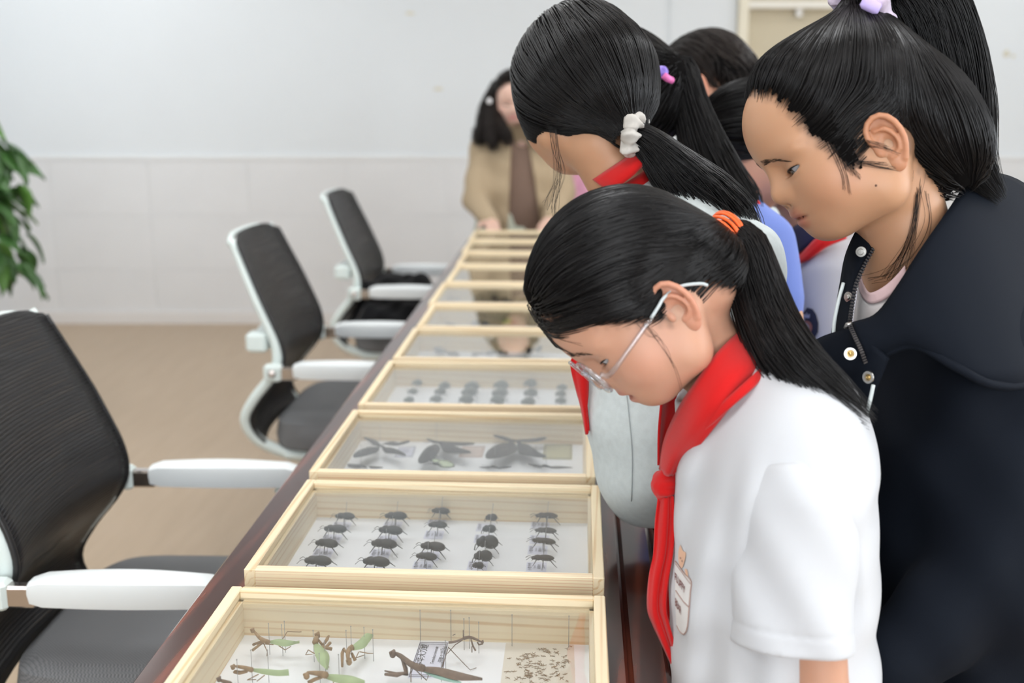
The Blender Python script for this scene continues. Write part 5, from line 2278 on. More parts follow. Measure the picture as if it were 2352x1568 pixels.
def figure(label, loc, head, skin, hairpoly, hair_m, tie_world=None, thick=.014, n_hair=3000, h=.003, ears=(-1, 1), neck=None, ext=None, tail=None, brow=True, rad=.0006, seed=1, hinset=.007, scalp=.75, steps=9, more=None):
    g = person(label, loc)
    hr = Hair(head, hairpoly, thick, .045, ext, inset=hinset)

    def ex(P):
        return sd_chain(P, neck, [.047, .047, .06][:len(neck)], .01)
    c0 = head.O
    lo = np.minimum(c0 - .19, np.array(neck[-1]) - .07)
    hi = np.maximum(c0 + .19, np.array(neck[-1]) + .07)
    build_skin('body', g, head, ex, lo, hi, h, skin, ears=ears, ear_h=.0014, hair=hr, scalp=scalp, more=more)
    head.eyes(g, (0, 1, -.35))
    head.lashes(g, brow)
    cv, cf = hr.cap(.003)
    tie = head.loc(np.array([tie_world]))[0] if tie_world is not None else np.array((0, -.09, -.06))
    P, r = hr.comb(cv, n_hair, steps, tie, rad=rad, seed=seed)
    hair_object('hair', g, hair_m, [(head.w(cv).astype(f32), cf), strands_mesh(head.w(P), r)])
    if tail is not None:
        gd, prof, n = tail
        P, r, G, R = tail_strands(gd, prof, n, seed + 9, rad, steps=16, wisp=.14)
        v, f = strands_mesh(P, r)
        pt = mesh_from_np('ponytail', v, f, hair_m, g)
        MB().tube(G[:14], R[:14] * .74, 10).build('ponytail_core', hair_m, pt, world=False).matrix_parent_inverse = Matrix.Translation(g.location).inverted()
    return g, hr


def scarf_ring(g, c, axis, R, w=.03, tilt=0.0, m=None, name='scarf_band'):
    """cloth band lying round the base of the neck: wider outwards and downwards"""
    a = np.array(axis, float)
    a /= np.linalg.norm(a)
    e1 = np.cross(a, VIEW)
    e1 /= np.linalg.norm(e1)
    e2 = np.cross(a, e1)
    P = np.zeros((41, 7, 3))
    for i in range(41):
        t = 2 * math.pi * i / 40
        o = math.cos(t) * e1 + math.sin(t) * e2
        for j in range(7):
            s = j / 6
            P[i, j] = np.array(c) + o * (R + w * .75 * s + .004 * math.sin(3 * t + s * 4)) - a * (w * .8 * s - .006 * math.sin(s * math.pi))
    return MB().grid(P, .003).build(name, m or M_red, g, world=True)


# ---------------------------------------------------------------- girl with the pale scrunchie (light grey shirt)
Z3 = 1.64
f3, u3 = cam_dirs((-.36, -.46, -.81), (-.22, .86, -.42))
H3 = Head(C(1352, 226, Z3), 0, 1.03, fwd=f3, up=u3)
tie3 = C(1452, 308, Z3 - .07)


def ext3(L, d):
    t = head_tie3
    d = smin(d, sd_ell(L, (0, .012, .004), (.078, .072, .065)), .03)
    return smin(d, sd_cone(L, (0, -.04, .0), tuple(t * .93), .055, .024), .04)


head_tie3 = H3.loc(np.array([tie3]))[0]
gd3 = [tie3, C(1490, 330, Z3 - .075), C(1545, 390, Z3 - .07), C(1600, 450, Z3 - .06), C(1660, 520, Z3 - .05), C(1720, 620, Z3 - .03)]
nk3 = [C(1372, 330, Z3 - .01), C(1420, 400, Z3 + .0), C(1470, 480, Z3 + .02)]
def arms3(P):
    a, b, w = C(1470, 600, Z3 + .17), C(1480, 800, Z3 + .24), C(1560, 860, Z3 + .26)
    d = sd_chain(P, [a, b, w], [.034, .028, .021], .01)
    d = smin(d, hand_sdf(P, w, w - b, UPZ, 1, .9), .01)
    a, b, w = C(1700, 620, Z3 - .075), C(1760, 820, Z3 - .06), C(1640, 900, Z3 - .02)
    d2 = sd_chain(P, [a, b, w], [.034, .028, .021], .01)
    return np.minimum(d, smin(d2, hand_sdf(P, w, w - b, UPZ, -1, .9), .01))


c = C(1560, 780, Z3 + .05)
a3v, a3f = surf(arms3, c - np.array((.35, .38, .36)), c + np.array((.32, .36, .36)), .006, 1)
g3, hr3 = figure('girl in a pale grey shirt with a white scrunchie, seen from behind the white-shirted girl', (0.33, 1.66, 0), H3, M_skin_j, FULL_HAIR, M_hair, tie3, .014, 3000, .0030, ears=(), neck=nk3, ext=ext3, tail=(gd3, [.017, .024, .036, .046, .05, .03], 1500), rad=.00066, seed=21, steps=11, more=[(a3v, a3f)])
V, F = torus_cloth(C(1456, 306, Z3 - .075), .021, .0115, np.array(gd3[1]) - np.array(gd3[0]) + UPZ * .01, 8, 160, 16, .24, 5)
o = mesh_from_np('scrunchie', V, F, mat('ivory_satin', (0.54, 0.51, 0.47), 0.5, 0.4, var=(60, 0.1)), g3)
o['label'] = 'gathered ivory satin scrunchie'
M_grey = cloth_mat('pale_grey_jersey', (0.58, 0.63, 0.63), 0.9, 0.1, 900, 0.2, var=(90, 0.05))


def shirt3(P):
    d = sd_ell(P, C(1580, 740, Z3 + .06), (.15, .145, .20), R1)
    d = smin(d, sd_ell(P, C(1500, 960, Z3 + .02), (.13, .098, .17), R1), .06)
    d = smin(d, sd_ell(P, C(1500, 560, Z3 + .03), (.14, .10, .11), R1), .05)
    d = smin(d, sd_chain(P, [C(1600, 560, Z3 - .06), C(1700, 620, Z3 - .075)], [.065, .065]), .04)
    d = smin(d, sd_chain(P, [C(1470, 600, Z3 + .17), C(1420, 760, Z3 + .20)], [.06, .055]), .04)
    f_ = P @ (-RGT).astype(f32)
    d = d + .003 * np.sin(f_ * 45 + P[:, 2] * 22) + .002 * np.sin(P[:, 2] * 60 + f_ * 20)
    d = smax(d, -sd_cone(P, C(1390, 350, Z3), C(1440, 430, Z3 + .01), .07, .05), .006)
    hem = C(1500, 1212, Z3)[2]
    return smax(d, hem - P[:, 2], .004)


c = C(1560, 780, Z3 + .05)
V, F = surf(shirt3, c - np.array((.30, .38, .36)), c + np.array((.32, .36, .36)), .0062, 1)
mesh_from_np('shirt', V, F, M_grey, g3)
drape('shirt_seam', shirt3, [(1436, 880, 1438, 880), (1445, 960, 1447, 960), (1452, 1050, 1454, 1050), (1450, 1150, 1452, 1150)], cloth_mat('seam_grey', (0.44, 0.48, 0.48)), g3, 1.2, 1.9, .0012, 2, 16)


lower_body(g3, (.33, 1.70, .72), -RGT, M_pants, M_shoe, hip_r=(.14, .10, .11), top=C(1600, 960, Z3 + .05))
# scarf: collar band at the nape and a tail hanging over the boxes
A_ = [C(1362, 412, Z3 - .03), C(1385, 398, Z3 - .05), C(1425, 372, Z3 - .062), C(1458, 350, Z3 - .06), C(1480, 348, Z3 - .04)]
B_ = [C(1400, 440, Z3 - .05), C(1425, 425, Z3 - .07), C(1455, 402, Z3 - .08), C(1478, 380, Z3 - .075), C(1500, 372, Z3 - .05)]
MB().grid(strip(A_, B_, 20, 6, .002, 1.5, .006), .003).build('scarf_band', M_red, g3, world=True)
scarf_ring(g3, C(1425, 420, Z3 + .01), C(1385, 340, Z3) - C(1440, 440, Z3 + .01), .052, .025)
L1 = [(1318, 815), (1310, 840), (1322, 890), (1336, 940), (1346, 998)]
L2 = [(1350, 800), (1352, 850), (1352, 900), (1350, 940), (1353, 990)]
MB().grid(strip([C(u, v, Z3 - .02) for u, v in L1], [C(u, v, Z3 - .03) for u, v in L2], 24, 7, .005, 2.0), .0025).build('scarf_tail', M_red, g3, world=True)
L1 = [(1352, 850), (1352, 880), (1354, 905)]
L2 = [(1372, 850), (1368, 885), (1360, 910)]
MB().grid(strip([C(u, v, Z3 + .01) for u, v in L1], [C(u, v, Z3 + .0) for u, v in L2], 12, 5, .003, 2.0), .0025).build('scarf_tail', M_red, g3, world=True)
A_ = [C(1398, 455, Z3 + .08), C(1372, 540, Z3 + .05), C(1345, 640, Z3 + .01), C(1330, 740, Z3 - .02), C(1318, 815, Z3 - .02)]
B_ = [C(1425, 465, Z3 + .06), C(1405, 545, Z3 + .03), C(1380, 640, Z3 - .01), C(1368, 740, Z3 - .03), C(1352, 805, Z3 - .03)]
MB().grid(strip(A_, B_, 20, 5, .002, 1.5), .0025).build('scarf_tail', M_red, g3, world=True)
ws = []
for k in range(16):
    a = random.uniform(-1, 1)
    g_ = lambda: random.gauss(0, 5)
    ws.append(crv([C(1268 + a * 12, 285, Z3 - .05), C(1276 + a * 10 + g_(), 345, Z3 - .06), C(1284 + a * 12 + g_(), 400, Z3 - .05), C(1274 + a * 12 + g_(), 450 + a * 20, Z3 - .045), C(1262 + a * 20 + g_(), 490 + a * 30, Z3 - .04)], 14))
V, F = strands_mesh(np.array(ws), .00022)
tag(mesh_from_np('loose_hair', V, F, M_hair, g3), kind='stuff')

# ---------------------------------------------------------------- girl with the purple and pink bobble (blue jacket)
Z4 = 1.95
f4, u4 = cam_dirs((-.80, -.40, -.45), (-.30, .92, -.15))
H4 = Head(C(1440, 262, Z4), 0, 1.05, fwd=f4, up=u4)
tie4 = C(1536, 172, Z4 - .05)
gd4 = [tie4, C(1562, 152, Z4 - .05), C(1588, 250, Z4 - .05), C(1630, 370, Z4 - .06), C(1690, 475, Z4 - .08), C(1768, 570, Z4 - .08)]
nk4 = [C(1480, 350, Z4), C(1530, 430, Z4 + .02), C(1570, 500, Z4 + .03)]


def ext4(L, d):
    t = H4.loc(np.array([tie4]))[0]
    return smin(d, sd_cone(L, (0, -.03, .05), tuple(t * .95), .055, .022), .03)


g4, hr4 = figure('girl in a periwinkle blue jacket with a purple and pink hair bobble', (0.42, 1.98, 0), H4, M_skin_j, FULL_HAIR, M_hair, tie4, .013, 1500, .0034, ears=(), neck=nk4, ext=ext4, tail=(gd4, [.012, .026, .031, .042, .044, .010], 1400), rad=.00072, seed=31, more=hands_mesh([(C(1758, 860, Z4 - .10), -UPZ - RGT * .3, VIEW, 1), (C(1540, 800, Z4 + .20), -UPZ + RGT * .2, -VIEW, -1)]))
MB().ellipsoid(C(1519, 166, Z4 - .12), (.0115, .0105, .0105), 14, 10).ellipsoid(C(1512, 159, Z4 - .122), (.006, .006, .006), 10, 8).ellipsoid(C(1524, 160, Z4 - .125), (.006, .006, .006), 10, 8).build('hair_bobble', mat('purple_plastic', (0.26, 0.17, 0.62), 0.3), g4, world=True)
MB().tube([C(1524, 172, Z4 - .125), C(1533, 180, Z4 - .125), C(1543, 185, Z4 - .115)], .0058, 8).build('hair_band', mat('pink_plastic', (0.78, 0.17, 0.46), 0.35), g4, world=True)
M_blue = cloth_mat('periwinkle', (0.145, 0.205, 0.52), 0.8)


def jacket4(P):
    d = sd_ell(P, C(1655, 720, Z4 + .04), (.165, .115, .24), R1)
    d = smin(d, sd_ell(P, C(1600, 580, Z4 + .04), (.16, .10, .10), R1), .05)
    d = smin(d, sd_chain(P, [C(1738, 555, Z4 - .08), C(1766, 690, Z4 - .10), C(1758, 860, Z4 - .10)], [.058, .054, .050]), .04)
    d = smin(d, sd_chain(P, [C(1560, 590, Z4 + .18), C(1540, 800, Z4 + .20)], [.06, .05]), .04)
    f_ = P @ (-RGT).astype(f32)
    d = d + .004 * np.sin(f_ * 60 + P[:, 2] * 12)
    return smax(d, .70 - P[:, 2], .004)


c = C(1640, 740, Z4 + .04)
V, F = surf(jacket4, c - np.array((.30, .34, .42)), c + np.array((.30, .34, .42)), .008, 1)
mesh_from_np('jacket', V, F, M_blue, g4)
scarf_ring(g4, C(1560, 492, Z4 + .02), C(1490, 370, Z4) - C(1560, 490, Z4 + .02), .055, .04)
A_ = [C(1640, 520, Z4 - .06), C(1680, 500, Z4 - .09), C(1720, 470, Z4 - .10), C(1735, 455, Z4 - .09)]
B_ = [C(1660, 560, Z4 - .08), C(1700, 530, Z4 - .11), C(1735, 490, Z4 - .11), C(1748, 470, Z4 - .1)]
MB().grid(strip(A_, B_, 14, 5, .002, 1.5, .005), .003).build('scarf_band', M_red, g4, world=True)
lower_body(g4, (.45, 2.05, .74), -RGT, M_pants_g, M_shoe, hip_r=(.14, .10, .11))

# ---------------------------------------------------------------- boy with short hair (grey shirt, crest)
Z5 = 2.12
f5, u5 = cam_dirs((-.72, -.66, -.15), (-.66, .74, .05))
H5 = Head(C(1772, 352, Z5), 0, 1.05, fwd=f5, up=u5)
nk5 = [C(1808, 400, Z5 + .01), C(1850, 470, Z5 + .02), C(1880, 530, Z5 + .03)]
g5, hr5 = figure('boy with short black hair in a grey shirt with a crest, behind the navy jacket', (0.62, 2.16, 0), H5, M_skin_f, SHORT_HAIR, M_hair, C(1860, 300, Z5), .012, 1500, .0036, neck=nk5, rad=.0007, seed=41, more=hands_mesh([(C(1930, 880, Z5 - .11), -UPZ - RGT * .3, VIEW, 1), (C(1880, 880, Z5 + .22), -UPZ - RGT * .3, -VIEW, -1)]))
M_grey5 = cloth_mat('grey_polo', (0.44, 0.43, 0.45), 0.9, 0.1)


def shirt5(P):
    d = sd_ell(P, C(1955, 790, Z5 + .05), (.17, .115, .24), R1)
    d = smin(d, sd_ell(P, C(1920, 620, Z5 + .04), (.165, .085, .08), R1), .05)
    d = smin(d, sd_chain(P, [C(1925, 640, Z5 - .08), C(1930, 880, Z5 - .11)], [.062, .06]), .04)
    d = smin(d, sd_chain(P, [C(1900, 650, Z5 + .2), C(1880, 880, Z5 + .22)], [.06, .055]), .04)
    f_ = P @ (-RGT).astype(f32)
    d = d + .004 * np.sin(f_ * 50 + P[:, 2] * 10 + 1)
    d = smax(d, -sd_cone(P, C(1830, 430, Z5 + .02), C(1868, 520, Z5 + .03), .08, .06), .006)
    return smax(d, .70 - P[:, 2], .004)


c = C(1940, 780, Z5 + .05)
V, F = surf(shirt5, c - np.array((.30, .36, .44)), c + np.array((.30, .36, .44)), .008, 1)
mesh_from_np('shirt', V, F, M_grey5, g5)
M_navc = cloth_mat('navy_collar', (0.022, 0.022, 0.055))
A_ = [C(1800, 540, Z5 - .00), C(1825, 520, Z5 - .05), C(1862, 505, Z5 - .08), C(1900, 505, Z5 - .08)]
B_ = [C(1812, 600, Z5 - .02), C(1842, 575, Z5 - .07), C(1876, 552, Z5 - .10), C(1915, 545, Z5 - .1)]
MB().grid(strip(A_, B_, 16, 6, .001, 1, .006), .003).build('collar', M_navc, g5, world=True)
A_ = [C(1822, 600, Z5 - .06), C(1845, 580, Z5 - .09), C(1880, 545, Z5 - .115), C(1935, 525, Z5 - .115)]
B_ = [C(1828, 606, Z5 - .065), C(1855, 598, Z5 - .10), C(1898, 568, Z5 - .125), C(1945, 548, Z5 - .125)]
MB().grid(strip(A_, B_, 18, 6, .002, 2, .006), .003).build('scarf_band', M_red, g5, world=True)
A_ = [C(1826, 596, Z5 - .062), C(1826, 640, Z5 - .05), C(1822, 700, Z5 - .04)]
B_ = [C(1842, 596, Z5 - .07), C(1838, 640, Z5 - .06), C(1832, 700, Z5 - .05)]
scarf_ring(g5, C(1870, 520, Z5 + .03), C(1820, 420, Z5 + .01) - C(1880, 530, Z5 + .03), .06, .035)
# crest badge on the sleeve
cr = thing('crest_badge', 'dark shield-shaped crest badge with a round emblem', None, (0, 0, 0), parent=g5)


def badge(name, pts, m, off):
    P = np.array(pts, float)
    c_ = P.mean(0)
    al = np.vstack([P, c_ + (P - c_) * .5, c_[None]])
    W3 = raycast(shirt5, al[:, 0], al[:, 1], 1.7, 2.5, off=off)
    n_ = len(P)
    F_ = [(i, (i + 1) % n_, n_ + (i + 1) % n_, n_ + i) for i in range(n_)] + [(n_ + i, n_ + (i + 1) % n_, 2 * n_) for i in range(n_)]
    MB().add(W3, F_).build(name, m, cr, world=True)


badge('shield', [(1856, 706), (1868, 710), (1876, 722), (1881, 742), (1880, 762), (1872, 778), (1858, 784), (1846, 778), (1841, 760), (1841, 738), (1847, 718)], mat('badge_navy', (0.012, 0.013, 0.03), 0.7), .002)
badge('emblem', [(1856 + 13 * math.cos(t), 752 + 16 * math.sin(t)) for t in np.linspace(0, 6.0, 16)], mat('badge_ring', (0.30, 0.12, 0.09), 0.7), .004)
badge('emblem_core', [(1856 + 8 * math.cos(t), 752 + 10 * math.sin(t)) for t in np.linspace(0, 6.0, 14)], mat('badge_core', (0.35, 0.30, 0.28), 0.7), .006)
badge('emblem_dot', [(1856 + 4 * math.cos(t), 752 + 5 * math.sin(t)) for t in np.linspace(0, 6.0, 10)], mat('badge_dot', (0.35, 0.08, 0.05), 0.7), .008)
badge('crown', [(1851, 730), (1850, 720), (1854, 724), (1857, 717), (1860, 724), (1864, 721), (1863, 731)], mat('badge_crown', (0.32, 0.33, 0.40), 0.7), .004)
lower_body(g5, (.68, 2.22, .74), -RGT, M_pants, M_shoe_d, hip_r=(.15, .11, .11))

# ---------------------------------------------------------------- child with brown-black hair, ear showing
Z6 = 2.5
f6, u6 = cam_dirs((-.62, -.40, -.60), (-.30, .92, -.20))
H6 = Head(C(1645, 222, Z6), 0, 1.04, fwd=f6, up=u6)
H6.ear_dy = -.008
nk6 = [C(1672, 300, Z6), C(1690, 380, Z6 + .02), C(1700, 440, Z6 + .03)]
g6, hr6 = figure('child with dark brown hair and one ear showing, in front of the beige door', (0.60, 2.55, 0), H6, M_skin_f, SHORT_HAIR, M_hair_b, C(1690, 200, Z6 - .03), .016, 1400, .0038, neck=nk6, rad=.0008, seed=51, more=hands_mesh([(C(1700, 760, Z6 - .115), -UPZ - RGT * .3, VIEW, 1), (C(1700, 760, Z6 + .23), -UPZ - RGT * .3, -VIEW, -1)]))


def shirt6(P):
    d = sd_ell(P, C(1720, 640, Z6 + .05), (.17, .11, .26), R1)
    d = smin(d, sd_ell(P, C(1695, 500, Z6 + .05), (.15, .08, .08), R1), .05)
    for l in (-.10, .20):
        d = smin(d, sd_chain(P, [C(1690, 520, Z6 + l), C(1700, 760, Z6 + l * 1.15)], [.055, .05]), .04)
    return smax(d, .66 - P[:, 2], .004)


c = C(1715, 620, Z6 + .05)
V, F = surf(shirt6, c - np.array((.32, .36, .44)), c + np.array((.32, .36, .44)), .010, 1)
mesh_from_np('shirt', V, F, M_grey, g6)
scarf_ring(g6, C(1690, 380, Z6 + .02), C(1668, 290, Z6) - C(1695, 400, Z6 + .02), .055, .04)
A_ = [C(1640, 300, Z6 - .05), C(1655, 285, Z6 - .07), C(1672, 280, Z6 - .07)]
B_ = [C(1648, 330, Z6 - .06), C(1662, 312, Z6 - .08), C(1680, 305, Z6 - .08)]
MB().grid(strip(A_, B_, 10, 4), .003).build('scarf_fold', M_red, g6, world=True)
lower_body(g6, (.62, 2.6, .72), -RGT, M_pants_g, M_shoe, hip_r=(.14, .10, .11))

# ---------------------------------------------------------------- child in pink beyond the girls
Z7 = 5.62
f7, u7 = cam_dirs((-.75, -.35, .3), (-.2, .95, 0))
H7 = Head(C(1302, 310, Z7), 0, 1.02, fwd=f7, up=u7)
nk7 = [C(1305, 335, Z7), C(1308, 360, Z7), C(1308, 380, Z7)]
g7, hr7 = figure('child in a pink top far along the table beside the woman', (-.03, 5.6, 0), H7, M_skin_w, FULL_HAIR, M_hair, H7.w((0, -.095, .03)), .014, 900, .0045, ears=(), neck=nk7, rad=.0009, seed=61, more=hands_mesh([(C(1295, 480, Z7 - .132), -UPZ - RGT * .3, VIEW, 1), (C(1295, 480, Z7 + .132), -UPZ - RGT * .3, -VIEW, -1)], .85))
M_pinktop = cloth_mat('pink_top', (0.62, 0.30, 0.42), 0.9, 0.2, 300, 0.2, var=(9, 0.25))


def shirt7(P):
    d = sd_ell(P, C(1312, 470, Z7), (.15, .10, .24), R1)
    d = smin(d, sd_ell(P, C(1310, 400, Z7), (.15, .075, .07), R1), .05)
    for l in (-.12, .12):
        d = smin(d, sd_chain(P, [C(1310, 405, Z7 + l), C(1295, 480, Z7 + l * 1.1)], [.05, .045]), .04)
    return smax(d, .60 - P[:, 2], .004)


c = C(1310, 450, Z7)
V, F = surf(shirt7, c - np.array((.32, .36, .44)), c + np.array((.32, .36, .34)), .012, 1)
mesh_from_np('top', V, F, M_pinktop, g7)
lower_body(g7, (C(1312, 470, Z7)[0], C(1312, 470, Z7)[1], .66), -RGT, M_pants_g, M_shoe, hip_r=(.13, .10, .10))

# ---------------------------------------------------------------- woman at the far end
Z8 = 5.36
f8, u8 = cam_dirs((.02, -.46, .88), (.04, .88, .46))
H8 = Head(C(1178, 238, Z8), 0, 1.10, fwd=f8, up=u8)
nk8 = [C(1192, 270, Z8 + .03), C(1196, 305, Z8 + .05), C(1198, 330, Z8 + .06)]
LONG = [(.15, .122), (.100, .112), (.085, .085), (.062, .055), (.048, .02), (.040, -.02), (.030, -.055), (.0, -.07), (-.2, -.08), (-.2, .25), (.2, .25), (.2, .13)]
ws_, we_, ww_ = C(1112, 335, Z8 + .04), C(1092, 455, Z8 - .02), C(1126, 508, Z8 - .16)
vs_, ve_, vw_ = C(1275, 335, Z8 + .04), C(1292, 450, Z8 + .0), C(1265, 505, Z8 - .12)


def whands(P):
    d = smin(sd_chain(P, [we_, ww_], [.034, .025]), hand_sdf(P, ww_, C(1134, 522, Z8 - .27) - ww_, UPZ, 1, 1.0, .35), .012)
    d2 = smin(sd_chain(P, [ve_, vw_], [.034, .025]), hand_sdf(P, vw_, C(1245, 522, Z8 - .25) - vw_, UPZ, -1, 1.0, .35), .012)
    return np.minimum(d, d2)


w8v, w8f = surf(whands, C(1190, 490, Z8 - .1) - np.array((.36, .4, .3)), C(1190, 490, Z8 - .1) + np.array((.36, .36, .3)), .0055, 1)
g8, hr8 = figure('woman with long wavy hair in a beige cardigan at the far end of the table', (-.02, 5.44, 0), H8, M_skin_w, LONG, M_hair_b, H8.w((0, -.095, .045)), .016, 900, .0042, ears=(), neck=nk8, rad=.0012, seed=71, brow=False, more=[(w8v, w8f)])
for k, (gdw, pr_) in enumerate((
        ([C(1142, 190, Z8 - .0), C(1120, 245, Z8 - .02), C(1114, 290, Z8 - .05), C(1098, 316, Z8 - .06), C(1086, 318, Z8 - .05)], [.025, .040, .045, .035, .015]),
        ([C(1136, 215, Z8 - .03), C(1130, 270, Z8 - .08), C(1130, 310, Z8 - .11), C(1134, 350, Z8 - .12)], [.022, .032, .030, .014]),
        ([C(1138, 245, Z8 - .05), C(1148, 285, Z8 - .11), C(1160, 308, Z8 - .13), C(1174, 335, Z8 - .13)], [.018, .028, .028, .012]),
        ([C(1225, 215, Z8 - .04), C(1234, 270, Z8 - .09), C(1236, 310, Z8 - .11), C(1238, 345, Z8 - .12)], [.03, .045, .035, .014]))):
    P, r, G, R = tail_strands(gdw, pr_, 260, 80 + k, .0014, steps=16, wisp=.1, curl=.018)
    v, f = strands_mesh(P, r)
    o = mesh_from_np('hair_lock', v, f, M_hair_b, g8)
MB().ellipsoid(C(1124, 232, Z8 - .09), (.012, .006, .014), 10, 8).build('hair_clip', mat('pearl', (0.75, 0.74, 0.74), 0.3), g8, world=True)
M_card = cloth_mat('beige_cardigan', (0.42, 0.325, 0.215), 0.95, 0.1, 300, 0.4)
M_brown = cloth_mat('taupe_top', (0.20, 0.135, 0.105), 0.9, 0.05, 300, 0.3)
M_skirt = cloth_mat('pale_green_skirt', (0.52, 0.55, 0.46), 0.9, 0.1)
RW = np.stack([RGT, -VIEW, UPZ], 1)


def wtop(P):
    d = sd_ell(P, C(1196, 430, Z8 + .06), (.155, .105, .30), RW)
    d = smin(d, sd_ell(P, C(1192, 345, Z8 + .06), (.15, .085, .09), RW), .06)
    d = smax(d, -sd_cone(P, C(1192, 270, Z8 - .02), C(1200, 322, Z8 - .03), .075, .045), .006)
    return smax(d, .60 - P[:, 2], .004)


V, F = surf(wtop, C(1196, 430, Z8 + .06) - .45, C(1196, 430, Z8 + .06) + .4, .011, 1)
mesh_from_np('top', V, F, M_brown, g8)
def cardi(P):
    d = sd_ell(P, C(1190, 440, Z8 + .06), (.185, .130, .34), RW)
    d = smin(d, sd_ell(P, C(1192, 345, Z8 + .06), (.175, .095, .085), RW), .06)
    d = smin(d, sd_chain(P, [ws_, we_, ww_], [.066, .060, .042], .02), .03)
    d = smin(d, sd_chain(P, [vs_, ve_, vw_], [.066, .060, .042], .02), .03)
    f_ = P @ RGT.astype(f32)
    d = d + .004 * np.sin(P[:, 2] * 45 + f_ * 15)
    # front opening: a wedge wider at the hem
    q = P - C(1200, 430, Z8 - .05).astype(f32)
    x, y, z = q @ RGT.astype(f32), q @ (-VIEW).astype(f32), q[:, 2]
    w = np.maximum(np.abs(x + z * .06) - (.060 - z * .10), -(y + .10))
    d = smax(d, -w, .008)
    return smax(d, .62 - P[:, 2], .004)


V, F = surf(cardi, C(1190, 430, Z8 + .04) - np.array((.5, .5, .5)), C(1190, 430, Z8 + .04) + np.array((.5, .45, .35)), .011, 1)
mesh_from_np('cardigan', V, F, M_card, g8)


def skirt(P):
    d = sd_cone(P, C(1166, 500, Z8 + .15), (C(1166, 500, Z8 + .15)[0], C(1166, 500, Z8 + .15)[1], .55), .15, .20)
    d = d + .006 * np.sin(np.arctan2(P[:, 1] - C(1166, 500, Z8 + .15)[1], P[:, 0] - C(1166, 500, Z8 + .15)[0]) * 14)
    return smax(smax(d, .42 - P[:, 2], .004), P[:, 2] - .86, .01)


c = C(1166, 500, Z8 + .15)
V, F = surf(skirt, (c[0] - .32, c[1] - .32, .36), (c[0] + .32, c[1] + .32, 1.0), .012, 1)
mesh_from_np('skirt', V, F, M_skirt, g8)
lower_body(g8, (c[0], c[1], .62), -VIEW, M_pants_g, M_shoe_d, hip_r=(.14, .10, .10))
# ================================================================== SPECIMENS
M_pin = mat('steel_pin', (0.34, 0.34, 0.35), 0.35, metal=0.8)
M_bee = mat('beetle_black', (0.016, 0.016, 0.017), 0.38, 0.5, bump=(900, 0.2))
M_bee_b = mat('beetle_brown', (0.045, 0.032, 0.024), 0.5, 0.4, bump=(900, 0.2))
M_bee_g = mat('beetle_green', (0.025, 0.055, 0.045), 0.28, 0.6)
M_paper = mat('label_paper', (0.72, 0.73, 0.84), 0.8, 0.1)
ORD = ['first', 'second', 'third', 'fourth', 'fifth', 'sixth']


def fz(u, v, h):
    return onz(u, v, FOAM_Z + h)


def beetle_meshes(L, W, Hh, kind):
    """shared part meshes for one kind; body axis along x, head at -x, origin on the foam, body centre 20 mm up"""
    z0 = .020
    m = {'ground': M_bee, 'weevil': M_bee, 'click': M_bee_b, 'dome': M_bee_g}[kind]
    out = []
    q = MB()
    if kind == 'dome':
        q.ellipsoid((L * .08, 0, z0), (L * .42, W * .5, Hh * .62), 12, 8)
    elif kind == 'click':
        q.ellipsoid((L * .12, 0, z0), (L * .38, W * .42, Hh * .5), 12, 8)
    else:
        q.ellipsoid((L * .13, 0, z0), (L * .37, W * .5, Hh * .52), 14, 8)
    out.append(('elytra', q.mesh('elytra', m)))
    q = MB()
    q.ellipsoid((-L * .22, 0, z0 - Hh * .05), (L * .20, W * .43, Hh * .44), 12, 8)
    out.append(('pronotum', q.mesh('pronotum', m)))
    q = MB()
    q.ellipsoid((-L * .40, 0, z0 - Hh * .15), (L * .12, W * .28, Hh * .30), 10, 6)
    if kind == 'weevil':
        q.tube(crv([(-L * .44, 0, z0 - Hh * .2), (-L * .54, 0, z0 - Hh * .42), (-L * .56, 0, z0 - Hh * .8)], 6), L * .028, 6)
    out.append(('head', q.mesh('head', m)))
    lr = L * .018 if kind != 'dome' else L * .022
    for sy in (-1, 1):
        for k, (x, dx, dz) in enumerate(((-.22, -.20, -.55), (-.02, .03, -.7), (.14, .42, -.55))):
            q = MB()
            q.tube([(L * x, sy * W * .2, z0 - Hh * .2), (L * (x + dx * .45), sy * W * .72, z0 - Hh * .15), (L * (x + dx * .8), sy * W * .85, z0 - L * .22 + Hh * .1), (L * (x + dx * 1.15), sy * W * 1.0, z0 - L * .30)], [lr * 1.5, lr * 1.4, lr, lr * .6], 5)
            out.append(('leg', q.mesh('leg', m)))
        if kind in ('ground', 'click'):
            q = MB()
            q.tube(crv([(-L * .46, sy * W * .1, z0 - Hh * .1), (-L * .60, sy * W * .35, z0), (-L * .74, sy * W * .5, z0 - Hh * .4)], 6), lr * .6, 4)
            out.append(('antenna', q.mesh('antenna', m)))
    q = MB().tube([(L * .02, W * .1, 0), (L * .02, W * .1, .041)], .00035, 5).ellipsoid((L * .02, W * .1, .041), (.0008,) * 3, 6, 4)
    out.append(('pin', q.mesh('pin', M_pin)))
    return out


BCACHE = {}


def beetle(name, label, group, u, v, Lpx, kind, rot=0.0, wr=.42, hr=.36, tilt=0.06):
    p = fz(u, v, .020)
    sc = np.linalg.norm(fz(u + 10, v, .02) - fz(u, v, .02)) / 10
    L = round(Lpx * sc / .002) * .002
    key = (kind, L, wr, hr)
    if key not in BCACHE:
        BCACHE[key] = beetle_meshes(L, L * wr, L * hr, kind)
    t = thing(name, label, 'beetle', (p[0], p[1], FOAM_Z), rot, group)
    t.rotation_euler = (0, tilt, rot)
    for nm, me in BCACHE[key]:
        o = bpy.data.objects.new(nm, me)
        link(o, t)
    return t


